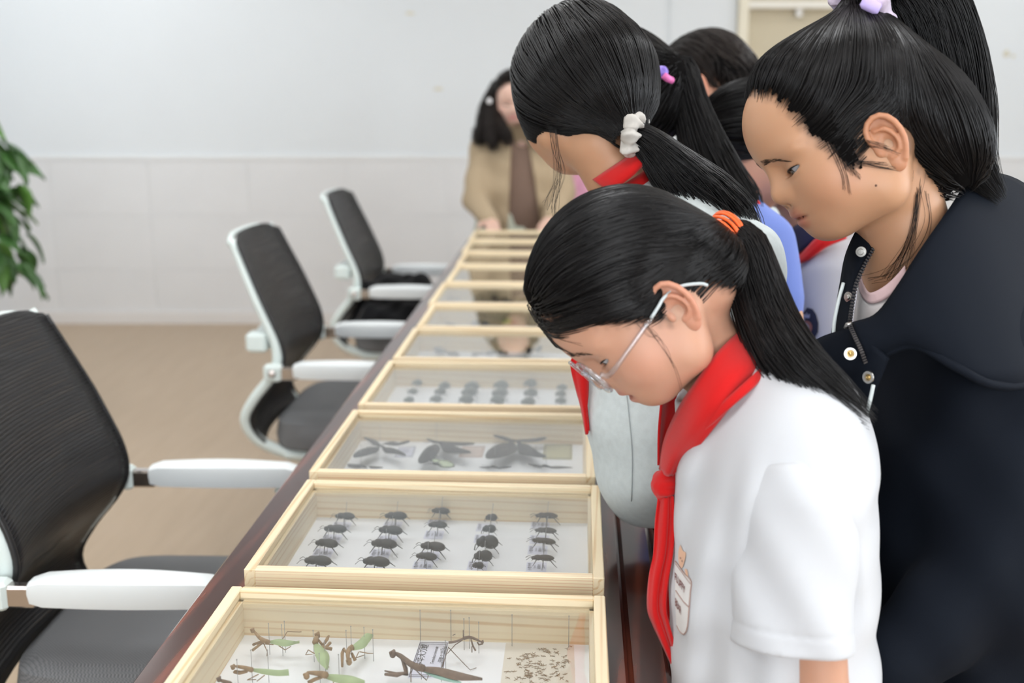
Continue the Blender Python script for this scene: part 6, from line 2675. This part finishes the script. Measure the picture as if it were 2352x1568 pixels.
# lettered paper labels of the beetle box
M_print = mat('label_print', (0.03, 0.03, 0.05), 0.8, 0.1)
LBL = None


def label_meshes():
    q = MB().box((-.0165, -.019, 0), (.0165, .019, .0003))
    sheet = q.mesh('sheet', M_paper, False)
    mm = []
    for (body, size, x) in (('小雪步甲', .0072, -.0105), ('Carabus', .0042, -.0030), ('采集地', .0060, .0045), ('2017', .0065, .0118)):
        ML = Matrix.Translation((x, 0, .0007)) @ Matrix.Rotation(math.pi / 2, 4, 'Z')
        o = text_obj('print', body, size, M_print, None, ML, .0)
        mm.append((o.data, ML))
        bpy.data.objects.remove(o, do_unlink=True)
    return sheet, mm


SHEET, PRINTS = label_meshes()


def paper_label(label, group, u, v, rot=0.0, s=1.0):
    p = fz(u, v, .0)
    b, xl, yf, w, dp = BOXES[1]
    if p[1] - .019 * s < yf + T_ + .006:
        return
    t = thing('paper_label', label, 'label', (p[0], p[1], FOAM_Z), rot, group)
    o = bpy.data.objects.new('sheet', SHEET)
    link(o, t)
    for me, M in PRINTS:
        o = bpy.data.objects.new('print', me)
        link(o, t)
        o.matrix_local = M
    t.scale = (s, s, 1)


cols = [
    ('ground', 'black ground beetle', [(790, 1184, 46), (768, 1213, 52), (748, 1246, 54), (728, 1286, 62)], 'leftmost column'),
    ('ground', 'black ground beetle', [(907, 1183, 50), (895, 1216, 56), (880, 1247, 62), (862, 1288, 62)], 'second column from the left'),
    ('ground', 'black ground beetle', [(1010, 1172, 42), (1003, 1204, 44), (992, 1253, 58), (977, 1276, 48)], 'middle column'),
    ('weevil', 'dark humped weevil', [(1131, 1162, 28), (1126, 1187, 28), (1121, 1213, 30), (1117, 1243, 52), (1107, 1275, 42), (1095, 1297, 28)], 'fourth column from the left'),
    ('click', 'slender brown click beetle', [(1253, 1183, 50), (1251, 1217, 50), (1247, 1241, 54), (1244, 1280, 52)], 'rightmost column'),
]
for kind, nm, lst, cname in cols:
    for k, (u, v, L) in enumerate(lst):
        wr, hr = {'ground': (.42, .36), 'weevil': (.50, .62), 'click': (.30, .28)}[kind]
        beetle('weevil' if kind == 'weevil' else 'beetle', '%s, %s from back, %s of beetle box' % (nm, ORD[k], cname), 'pinned beetles in the second box', u, v, L, kind, random.uniform(-.12, .12), wr, hr, .10)
    vs = [q[1] for q in lst]
    for k, (u, v, L) in enumerate(lst):
        if kind == 'weevil' and k in (0, 3):
            continue
        du, dv = {'ground': (-6, 24), 'weevil': (-10, 24), 'click': (-12, 22)}[kind]
        paper_label('white printed label, %s from back in the %s' % (ORD[k], cname), 'printed labels in the beetle box', u + du, v + dv, 0, .86)

# small dome beetles of the fourth box
dcol = [[(957, 878), (947, 898), (938, 917)], [(1020, 884), (1010, 898), (1000, 915)], [(1083, 885), (1077, 899), (1070, 916)], [(1150, 883), (1147, 901), (1142, 917)], [(1217, 879), (1218, 901), (1212, 921)], [(1290, 888), (1287, 903), (1287, 919)]]
for i, lst in enumerate(dcol):
    for k, (u, v) in enumerate(lst):
        beetle('dome_beetle', 'small rounded green-black beetle, %s column from left, %s row from back' % (ORD[i], ORD[k]), 'rounded beetles in the fourth box', u, v, [24, 28, 36, 36, 32, 26][i], 'dome', random.uniform(-.2, .2), .62, .50, .05)

# ---------------------------------------------------------------- butterflies
M_bw = mat('butterfly_black', (0.020, 0.019, 0.020), 0.6, 0.2, bump=(500, 0.3))
M_bbr = mat('butterfly_dark_brown', (0.05, 0.042, 0.036), 0.7, 0.2)
M_bpale = mat('butterfly_pale', (0.52, 0.60, 0.42), 0.7, 0.2)
M_bgrey = mat('moth_grey', (0.20, 0.20, 0.21), 0.8, 0.1, var=(120, 0.3))
M_bgreen = mat('butterfly_green', (0.34, 0.52, 0.06), 0.6, 0.2)
M_borange = mat('butterfly_orange', (0.72, 0.16, 0.02), 0.6, 0.2)


def wing(t, pts, m, h0=.018, h1=.024, name='wing', vein=None):
    """thin wing outlined in the picture, hinged at its first point"""
    P = np.array(pts, float)
    Q = crv(np.vstack([P, P[:1]]), 4 * len(P) + 1)[:-1]
    c = P.mean(0)
    d0 = np.linalg.norm(Q - P[0], axis=1)
    hh = h0 + (h1 - h0) * d0 / d0.max()
    top = np.array([fz(q[0], q[1], h) for q, h in zip(Q, hh)])
    cc = fz(c[0], c[1], (h0 + h1) / 2 + .001)
    n = len(Q)
    V = np.vstack([top, cc[None], top - (0, 0, .0005), cc[None] - (0, 0, .0005)])
    F = [(i, (i + 1) % n, n) for i in range(n)] + [(n + 1 + (i + 1) % n, n + 1 + i, 2 * n + 1) for i in range(n)] + [(i, n + 1 + i, n + 1 + (i + 1) % n, (i + 1) % n) for i in range(n)]
    w = MB().add(V, F).build(name, m, t, world=True, smooth=False)
    if vein is not None:
        for k in range(0, n, 3):
            a, b = top[0] + (0, 0, .0004), top[k] + (0, 0, .0004)
            if np.linalg.norm(a - b) > .004:
                MB().tube([a, b], .0005, 4).build('vein', vein, w if False else t, world=True)
        MB().tube(np.vstack([top, top[:1]]) + (0, 0, .0004), .0007, 4).build('wing_edge', vein, t, world=True)
    return w


def butterfly(label, ctr, wings, m, body=None, group='butterflies in the third box', vein=None, h=(.016, .026), cat='butterfly'):
    p = fz(ctr[0], ctr[1], .018)
    t = thing('butterfly', label, cat, (p[0], p[1], FOAM_Z), 0, group)
    for i, w in enumerate(wings):
        mm = m[i] if isinstance(m, (list, tuple)) else m
        wing(t, w, mm, h[0], h[1] if i % 2 else h[0] + .002, vein=vein)
    a, b = body if body else ((ctr[0] - 10, ctr[1] - 2), (ctr[0] + 14, ctr[1] + 3))
    pa, pb = fz(a[0], a[1], .019), fz(b[0], b[1], .019)
    MB().tube(crv([pa, (pa * .6 + pb * .4) + (0, 0, .001), pb], 7), [.0010, .0022, .0026, .0024, .0020, .0014, .0007], 7).build('thorax', M_bw, t, world=True)
    for s in (-4, 4):
        MB().tube(crv([pa, fz(a[0] - 10, a[1] + s * .4, .022), fz(a[0] - 20, a[1] + s, .026)], 6), .0003, 4).build('antenna', M_bw, t, world=True)
    c = fz(ctr[0], ctr[1], .0)
    MB().tube([c, c + (0, 0, .040)], .00035, 5).ellipsoid(c + (0, 0, .04), (.0009,) * 3, 6, 4).build('pin', M_pin, t, world=True)
    return t


butterfly('black swallowtail butterfly with spread wings, left in the butterfly box', (873, 1024), [
    [(874, 1021), (866, 1012), (850, 1006), (838, 1003), (836, 1006), (848, 1014), (862, 1023)],
    [(872, 1026), (845, 1027), (820, 1036), (811, 1046), (817, 1050), (845, 1045), (868, 1036)],
    [(876, 1019), (900, 1013), (916, 1016), (936, 1011), (941, 1014), (925, 1020), (905, 1023)],
    [(876, 1027), (897, 1027), (915, 1033), (932, 1043), (928, 1046), (905, 1041), (885, 1039)]], M_bw)
butterfly('black swallowtail butterfly with one drooping forewing, middle of the butterfly box', (1003, 1016), [
    [(1004, 1014), (996, 1010), (980, 1006), (984, 1011), (996, 1017)],
    [(1003, 1018), (980, 1027), (963, 1048), (961, 1061), (973, 1063), (998, 1050), (1011, 1030)],
    [(1006, 1012), (1040, 1014), (1085, 1016), (1087, 1020), (1055, 1023), (1012, 1021)],
    [(1008, 1019), (1036, 1022), (1060, 1029), (1080, 1036), (1078, 1040), (1050, 1040), (1022, 1038)]], M_bw)
butterfly('large black swallowtail butterfly beside the olive label', (1183, 1013), [
    [(1182, 1010), (1160, 1002), (1136, 998), (1134, 1001), (1152, 1008), (1174, 1016)],
    [(1180, 1015), (1146, 1019), (1121, 1034), (1115, 1049), (1128, 1053), (1165, 1046), (1190, 1032)],
    [(1186, 1009), (1220, 1007), (1250, 1003), (1255, 1006), (1236, 1013), (1202, 1015)],
    [(1187, 1015), (1214, 1021), (1235, 1036), (1255, 1047), (1242, 1050), (1214, 1046), (1192, 1040)]], [M_bw, M_bbr, M_bw, M_bw])
butterfly('pale green butterfly with dark veined wings below the middle swallowtail', (1003, 1066), [
    [(1000, 1064), (984, 1055), (977, 1050), (995, 1052), (1015, 1058)],
    [(1004, 1066), (1012, 1056), (1035, 1060), (1044, 1070), (1030, 1074), (1012, 1072)]], M_bpale, vein=M_bbr, h=(.018, .024))
butterfly('dark spotted butterfly at the front left corner of the butterfly box', (830, 1071), [
    [(842, 1069), (820, 1066), (799, 1065), (802, 1072), (822, 1074)],
    [(846, 1070), (862, 1070), (880, 1073), (868, 1075), (852, 1075)]], M_bbr)
butterfly('slim dark butterfly seen edge-on at the front of the butterfly box', (1137, 1073), [
    [(1132, 1073), (1115, 1071), (1100, 1072), (1118, 1075)],
    [(1142, 1073), (1160, 1070), (1176, 1071), (1158, 1075)]], M_bw)
butterfly('brown butterfly seen edge-on at the front right of the butterfly box', (1255, 1071), [
    [(1250, 1071), (1230, 1067), (1212, 1064), (1222, 1069), (1240, 1074)],
    [(1260, 1071), (1285, 1070), (1316, 1073), (1290, 1075), (1268, 1075)]], M_bbr)


def plain_label(name, label, pts, m, edge=None, box=2):
    W3 = [fz(u, v, .0004) for u, v in pts]
    c = sum(W3) / 4
    t = thing(name, label, 'label', (c[0], c[1], FOAM_Z), 0)
    top = [p for p in W3]
    bot = [p - (0, 0, .0003) for p in W3]
    MB().loft([bot, top]).build('sheet', m, t, world=True, smooth=False)
    if edge is not None:
        for k in (.06, .14):
            Q = [p * (1 - k) + c * k + (0, 0, .0002) for p in W3]
            MB().tube(Q + [Q[0]], .0004, 4).build('border', edge, t, world=True)
    return t, W3


plain_label('paper_label', 'white label with a thin outlined frame beside the left swallowtail', [(905, 1050), (948, 1049), (956, 1025), (916, 1026)], M_paper, mat('grey_print', (0.4, 0.4, 0.42), 0.8))
plain_label('paper_label', 'pinkish paper label beside the middle swallowtail', [(1053, 1050), (1108, 1050), (1115, 1024), (1062, 1024)], mat('pink_paper', (0.70, 0.58, 0.52), 0.8), mat('pink_print', (0.55, 0.40, 0.34), 0.8))
tl3, W3 = plain_label('paper_label', 'olive printed label at the right of the butterfly box', [(1245, 1054), (1314, 1055), (1315, 1020), (1250, 1020)], mat('olive_paper', (0.50, 0.47, 0.28), 0.8), mat('olive_print', (0.25, 0.23, 0.12), 0.8))

# far boxes: what can be made out behind the reflections
for (lab, ctr, ws, m, cat) in (
    ('grey moth with folded wings, left in the fifth box', (1025, 808), [[(1025, 806), (1012, 796), (997, 797), (1000, 808), (1015, 812)], [(1026, 808), (1045, 806), (1056, 814), (1050, 818), (1030, 816)]], M_bgrey, 'moth'),
    ('pale grey moth, middle of the fifth box', (1108, 812), [[(1106, 811), (1095, 808), (1082, 812), (1090, 818)], [(1110, 811), (1125, 804), (1140, 808), (1125, 816)]], M_bgrey, 'moth'),
    ('small dark moth right of the pale one in the fifth box', (1156, 809), [[(1154, 808), (1146, 804), (1148, 811)], [(1157, 808), (1166, 806), (1167, 812), (1158, 813)]], M_bw, 'moth'),
    ('brown and black butterfly near the girl\'s forehead in the fifth box', (1226, 803), [[(1224, 802), (1212, 796), (1208, 804), (1216, 812)], [(1228, 802), (1240, 792), (1246, 798), (1236, 808)]], M_bbr, 'butterfly'),
    ('green butterfly with an orange wing tip in the sixth box', (1160, 734), [[(1158, 731), (1150, 724), (1144, 726), (1150, 733)], [(1160, 733), (1172, 730), (1176, 738), (1164, 742), (1152, 740)]], [M_borange, M_bgreen], 'butterfly'),
    ('pale grey butterfly left in the sixth box', (1030, 742), [[(1028, 741), (1018, 732), (1026, 738)], [(1032, 742), (1048, 743), (1040, 748), (1022, 748)]], M_bgrey, 'butterfly'),
    ('pale broad-winged butterfly, middle of the sixth box', (1104, 740), [[(1102, 738), (1088, 736), (1082, 744), (1096, 746)], [(1106, 738), (1116, 736), (1124, 744), (1110, 746)]], M_bgrey, 'butterfly'),
    ('dark moth in the seventh box', (1146, 686), [[(1144, 685), (1134, 678), (1130, 684), (1138, 689)], [(1148, 685), (1160, 682), (1166, 688), (1152, 690)]], M_bw, 'moth'),
    ('pale grey moth left in the seventh box', (1042, 686), [[(1040, 685), (1032, 680), (1030, 688)], [(1044, 685), (1054, 683), (1056, 690)]], M_bgrey, 'moth'),
    ('dark butterfly in the eighth box', (1118, 633), [[(1116, 632), (1106, 628), (1104, 634)], [(1120, 632), (1132, 630), (1130, 636)]], M_bbr, 'butterfly'),
    ('grey butterfly in the ninth box', (1122, 598), [[(1120, 597), (1110, 594), (1108, 600)], [(1124, 597), (1136, 595), (1134, 601)]], M_bgrey, 'butterfly'),
    ('small dark butterfly in the second box from the far end', (1128, 568), [[(1126, 567), (1118, 564), (1116, 569)], [(1130, 567), (1140, 565), (1138, 570)]], M_bbr, 'butterfly'),
):
    butterfly(lab, ctr, ws, m, body=((ctr[0] - 6, ctr[1] - 1), (ctr[0] + 7, ctr[1] + 1)), group='specimens in the far boxes', cat=cat)

# ---------------------------------------------------------------- mantises of the nearest box
M_mb = mat('mantis_brown', (0.33, 0.215, 0.115), 0.6, 0.3, var=(150, 0.25))
M_md = mat('mantis_dark', (0.19, 0.13, 0.095), 0.6, 0.3, var=(150, 0.25))
M_mg = mat('mantis_green', (0.40, 0.50, 0.27), 0.55, 0.3, var=(60, 0.12))
M_mt = mat('mantis_teal', (0.30, 0.50, 0.42), 0.55, 0.3)


def mantis(label, head, thorax, wing_pts, forelegs, legs, pins, mb=M_mb, mw=M_mg, r=.0028, hz=.024, hw=None):
    r = r * .74
    p = fz(thorax[-1][0], thorax[-1][1], hz)
    t = thing('mantis', label, 'mantis', (p[0], p[1], FOAM_Z), 0, 'mantises in the nearest box')
    T = crv([fz(u, v, hz + .002 * i) for i, (u, v) in enumerate(thorax)][::1], 9)
    MB().tube(T, np.interp(np.linspace(0, 1, 9), [0, .15, .6, 1], [r * .6, r * .8, r * 1.15, r * 1.4]), 8).build('thorax', mb, t, world=True)
    hp = fz(head[0], head[1], hz + .002)
    MB().ellipsoid(hp, (r * 1.25, r * 1.1, r * 1.5), 10, 8).ellipsoid(hp + (-r * .7, -r * .6, r * .9), (r * .6,) * 3, 8, 6).ellipsoid(hp + (r * .3, r * .9, r * .9), (r * .6,) * 3, 8, 6).build('head', mb, t, world=True)
    n = len(wing_pts)
    W_ = np.array(wing_pts, float)
    # folded wings: a thick lens between the two outlines (upper edge, lower edge)
    rings = []
    k = len(W_) // 2
    up, lo = W_[:k], W_[k:]
    U, Lo = crv(up, 12), crv(lo, 12)
    for a, b in zip(U, Lo):
        A, B = fz(a[0], a[1], hz + .001), fz(b[0], b[1], hz - .003)
        c = (A + B) / 2
        w = np.linalg.norm(A - B) * .22 + .0004
        rings.append([tuple(A), tuple(A * .6 + B * .4 + (0, 0, w)), tuple(A * .3 + B * .7 + (0, 0, w)), tuple(B), tuple(A * .3 + B * .7 - (0, 0, w * .6)), tuple(A * .6 + B * .4 - (0, 0, w * .6))])
    MB().loft(rings).build('wings', mw, t, world=True, auto=50)
    if hw is not None:
        wing(t, hw, M_mt, hz - .005, hz - .004, 'hind_wing')
    for q in forelegs:
        Q = [fz(u, v, hz - .002 - .002 * i) for i, (u, v) in enumerate(q)]
        MB().tube(Q, [r * .6, r * .75, r * .8, r * .5, r * .3][:len(Q)], 6).build('foreleg', mb, t, world=True)
    for q in legs:
        Q = [fz(u, v, max(.001, hz - .004 - .006 * i)) for i, (u, v) in enumerate(q)]
        MB().tube(Q, [.0007, .0006, .0005, .0004, .0004][:len(Q)], 5).build('leg', mb, t, world=True)
    for (u, v) in pins:
        c = fz(u, v, 0)
        if c[1] < BOXES[0][2] + T_ + .006:
            continue
        MB().tube([c, c + (0, 0, .040)], .00035, 5).ellipsoid(c + (0, 0, .04), (.0008,) * 3, 6, 4).build('pin', M_pin, t, world=True)
    return t


mantis('green-winged mantis with a raised brown neck, back left of the mantis box', (580, 1448), [(584, 1449), (594, 1462), (606, 1470), (616, 1474)],
       [(614, 1472), (640, 1467), (665, 1470), (688, 1474), (616, 1476), (640, 1482), (660, 1484), (688, 1475)],
       [[(606, 1472), (592, 1477), (582, 1480), (600, 1472)], [(606, 1474), (594, 1482), (580, 1493)]],
       [[(650, 1466), (660, 1450), (688, 1451), (705, 1449)], [(606, 1478), (614, 1496), (613, 1506)], [(640, 1482), (655, 1492), (668, 1484)], [(604, 1478), (628, 1480)]],
       [(620, 1503), (650, 1506), (656, 1498)])
mantis('bright green mantis seen from above with folded arms, in the mantis box', (729, 1459), [(728, 1460), (726, 1466), (724, 1474)],
       [(720, 1474), (722, 1495), (730, 1518), (748, 1536), (726, 1474), (748, 1492), (757, 1508), (754, 1534)],
       [[(728, 1466), (742, 1482), (752, 1466), (755, 1460)], [(738, 1484), (752, 1488), (762, 1490)], [(744, 1490), (758, 1476)]],
       [[(722, 1500), (708, 1492), (702, 1503), (718, 1502)], [(724, 1504), (740, 1522), (756, 1532)]],
       [(722, 1520), (748, 1545)], r=.0036)
mantis('brown mantis with its head bowed towards the front, in the mantis box', (802, 1520), [(800, 1517), (799, 1502), (803, 1490), (810, 1486)],
       [(806, 1484), (826, 1468), (840, 1454), (856, 1456), (812, 1494), (836, 1488), (848, 1474), (858, 1460)],
       [[(796, 1498), (790, 1490), (786, 1500), (786, 1530)], [(808, 1500), (814, 1512), (816, 1516)]],
       [[(824, 1496), (818, 1510), (836, 1504)], [(826, 1496), (846, 1500), (858, 1500)]],
       [(797, 1520), (808, 1510), (838, 1512), (858, 1518)], r=.0036)
mantis('slender mantis with pale green wings, left side of the mantis box', (535, 1532), [(538, 1529), (552, 1531), (566, 1534), (578, 1538)],
       [(576, 1534), (605, 1535), (640, 1538), (662, 1536), (578, 1541), (605, 1548), (635, 1552), (664, 1551)],
       [[(570, 1540), (552, 1543), (540, 1541), (556, 1545)], [(568, 1542), (550, 1546), (538, 1543)]],
       [[(594, 1548), (568, 1561), (588, 1560)], [(608, 1550), (590, 1564)]],
       [(580, 1567), (618, 1567)])
mantis('large pale green mantis at the front of the mantis box', (704, 1552), [(708, 1544), (722, 1545), (738, 1547), (748, 1550)],
       [(744, 1547), (775, 1548), (810, 1552), (838, 1562), (748, 1558), (775, 1568), (805, 1572), (838, 1570)],
       [[(740, 1554), (722, 1560), (708, 1568)]], [[(770, 1556), (764, 1572)]], [(736, 1575), (780, 1578)], r=.0038)
mantis('biggest dark brown mantis with long wings, in front of the handwritten card', (902, 1502), [(906, 1499), (920, 1506), (940, 1522), (958, 1532), (972, 1534)],
       [(966, 1530), (1010, 1532), (1060, 1544), (1108, 1556), (960, 1538), (1000, 1548), (1050, 1562), (1108, 1562)],
       [[(922, 1508), (932, 1534), (936, 1546), (910, 1546), (884, 1540)], [(924, 1512), (934, 1548), (912, 1550), (884, 1548)]],
       [[(1016, 1530), (1030, 1486), (1066, 1524), (1080, 1538), (1094, 1533)], [(948, 1532), (980, 1562), (984, 1550)], [(944, 1532), (944, 1566)]],
       [(968, 1560), (1014, 1565), (1024, 1545)], mb=M_md, mw=M_md, r=.0042, hw=[(968, 1540), (1000, 1556), (1040, 1566), (1060, 1566), (1020, 1552)])
mantis('small brown wingless mantis nymph right of the card, head down', (1108, 1474), [(1106, 1474), (1094, 1468), (1080, 1463), (1066, 1465)],
       [(1068, 1463), (1052, 1470), (1040, 1473), (1030, 1474), (1068, 1467), (1052, 1473), (1040, 1476), (1030, 1477)],
       [[(1082, 1468), (1086, 1482), (1092, 1493)], [(1096, 1474), (1100, 1480), (1108, 1478)]],
       [[(1064, 1466), (1064, 1444), (1040, 1459)], [(1062, 1470), (1046, 1480), (1028, 1500)], [(1084, 1484), (1084, 1498)]],
       [(1066, 1492), (1078, 1489), (1100, 1500)], mb=M_md, mw=M_md, r=.0020)
mantis('brown mantis cut off by the picture edge, front left of the mantis box', (503, 1560), [(505, 1561), (516, 1565), (528, 1570)],
       [(526, 1568), (550, 1572), (580, 1576), (526, 1574), (550, 1580), (580, 1580)], [[(518, 1570), (506, 1576)]], [], [(548, 1590)], mb=M_md)

# handwritten card and its frame
tc_, W3 = plain_label('specimen_card', 'white card with handwritten characters behind the biggest mantis', [(936, 1556), (1016, 1556), (1030, 1474), (964, 1473)], M_paper, mat('card_line', (0.10, 0.10, 0.11), 0.8))
cx_ = (W3[1] - W3[0])
cy_ = (W3[3] - W3[0])
cyn = cy_ / np.linalg.norm(cy_)
cxn = np.cross(cyn, (0, 0, 1.0))
for (body, s, fx_, fy_) in (('中华大刀螳', .0105, .22, .60), ('Tenodera sinensis', .0058, .58, .60), ('河南 2.-2019.6', .0066, .82, .62)):
    c = W3[0] + cx_ * fx_ + cy_ * fy_ + (0, 0, .0004)
    Mx = Matrix(((cyn[0], -cxn[0], 0, c[0] - tc_.location[0]), (cyn[1], -cxn[1], 0, c[1] - tc_.location[1]), (0, 0, 1, c[2] - tc_.location[2]), (0, 0, 0, 1)))
    text_obj('handwriting', body, s, M_ink, tc_, Mx, .0, shear=.2)
for (u, v) in ((966, 1473), (1036, 1473)):
    c = fz(u, v, .0)
    MB().tube([c, c + (0, 0, .041)], .00035, 5).ellipsoid(c + (0, 0, .041), (.0008,) * 3, 6, 4).build('pin', M_pin, tc_, world=True)

# card covered with tiny hatchlings
tn, W3 = plain_label('nymph_card', 'cream card dotted with tiny brown mantis hatchlings, front right of the mantis box', [(1148, 1580), (1322, 1582), (1318, 1478), (1162, 1476)], mat('cream_card', (0.74, 0.69, 0.60), 0.8))
q = MB()
for k in range(120):
    a, b = random.gauss(.5, .22), random.gauss(.45, .24)
    if not (.04 < a < .96 and .04 < b < .96):
        continue
    c = W3[0] * (1 - a) * (1 - b) + W3[1] * a * (1 - b) + W3[2] * a * b + W3[3] * (1 - a) * b + (0, 0, .0007)
    an = random.uniform(0, 6.28)
    d = np.array((math.cos(an), math.sin(an), 0)) * random.uniform(.0022, .0045)
    e = np.array((-d[1], d[0], 0))
    q.tube([c - d, c + e * .3, c + d], [.00025, .00045, .0003], 4)
    q.tube([c, c + e * .9 + d * .3], .0002, 3)
    q.tube([c, c - e * .8 - d * .4], .0002, 3)
o = q.build('hatchlings', M_mb, tn, world=True)
tag(o, kind='stuff')
for (u, v) in ((1176, 1484), (1306, 1487)):
    c = fz(u, v, .0)
    MB().tube([c, c + (0, 0, .041)], .00035, 5).ellipsoid(c + (0, 0, .041), (.0008,) * 3, 6, 4).build('pin', M_pin, tn, world=True)

# ================================================================== COAT ON THE FAR CHAIR, PLANT
M_coat = cloth_mat('black_coat', (0.006, 0.006, 0.007), 0.85, 0.1, 400, 0.3)
cs = C(900, 705, 4.55)


def coat(P):
    q = P - np.array(cs, f32)
    d = sd_ell(P, (cs[0] + .03, cs[1], .53), (.20, .20, .08))
    d = smin(d, sd_chain(P, [C(855, 672, 4.5), C(900, 655, 4.6), C(940, 668, 4.7)], [.05, .055, .05]), .05)
    d = smin(d, sd_chain(P, [C(925, 690, 4.5), C(965, 655, 4.62), C(975, 680, 4.7)], [.04, .05, .045]), .05)
    d = smin(d, sd_chain(P, [C(860, 735, 4.4), C(930, 730, 4.45)], [.06, .06]), .05)
    d = d + .008 * np.sin(q[:, 0] * 40 + q[:, 2] * 30) * np.sin(q[:, 1] * 35 + q[:, 2] * 25) + .004 * np.sin(q[:, 0] * 90 - q[:, 1] * 60)
    return smax(d, .507 - P[:, 2], .01)


V, F = surf(coat, (cs[0] - .3, cs[1] - .35, .48), (cs[0] + .35, cs[1] + .35, .85), .010, 1)
o = mesh_from_np('coat', V, F, M_coat, None, world=True)
tag(o, 'black coat heaped on the seat of the farthest chair', 'coat')

pb_ = C(-62, 520, 4.7)
pl = thing('potted_plant', 'leafy green climbing plant on a pole at the left edge', 'plant', (pb_[0], pb_[1], 0))
MB().lathe([(0, 0), (.13, 0), (.15, .05), (.17, .28), (.18, .30), (.165, .30), (.155, .27), (0, .27)], 24).build('pot', mat('grey_pot', (0.72, 0.72, 0.72), 0.35), pl)
MB().lathe([(0, .25), (.16, .25), (.16, .272), (0, .28)], 20).build('soil', mat('soil', (0.05, 0.035, 0.025), 0.9), pl)
MB().tube([(0, 0, .25), (0, 0, 1.28)], .028, 8).build('pole', mat('coir_pole', (0.14, 0.09, 0.05), 0.9), pl)
M_leaf = mat('leaf_green', (0.055, 0.14, 0.035), 0.38, 0.5, var=(9, 0.35))
M_leaf2 = mat('leaf_bright', (0.10, 0.23, 0.045), 0.38, 0.5, var=(9, 0.3))


def leaf_mesh(m):
    P = np.zeros((9, 5, 3))
    for i in range(9):
        t = i / 8
        w = .052 * math.sin(math.pi * min(1, t ** .7)) * (1 - .3 * t) + .0005
        for j in range(5):
            s = j / 2 - 1
            P[i, j] = (t * .15, s * w, -.02 * s * s * 0 + .012 * abs(s) - .05 * t * t)
    return MB().grid(P, .0012).mesh('leaf', m)


LM = [leaf_mesh(M_leaf), leaf_mesh(M_leaf2)]
rg = np.random.default_rng(12)
for k in range(190):
    z = rg.uniform(.66, 1.36)
    an = rg.uniform(-2.4, 2.4) + YAW
    env = .20 * (1 if z < 1.12 else 1 - (z - 1.12) / .34)
    rr = rg.uniform(.02, max(.03, env))
    o = bpy.data.objects.new('leaf', LM[int(rg.uniform() < .3)])
    link(o, pl)
    o.location = (rr * math.cos(an), rr * math.sin(an), z)
    o.rotation_euler = (rg.uniform(-.5, .5), rg.uniform(.2, 1.1), an + rg.uniform(-.7, .7))
    s = rg.uniform(.75, 1.15)
    o.scale = (s, s, s)
for k in range(14):
    an = k * .9
    MB().tube(crv([(0, 0, .28), (.05 * math.cos(an), .05 * math.sin(an), .7), (.03 * math.cos(an + 1), .03 * math.sin(an + 1), 1.1 + .03 * k)], 10), .005, 5).build('stem', M_leaf, pl)
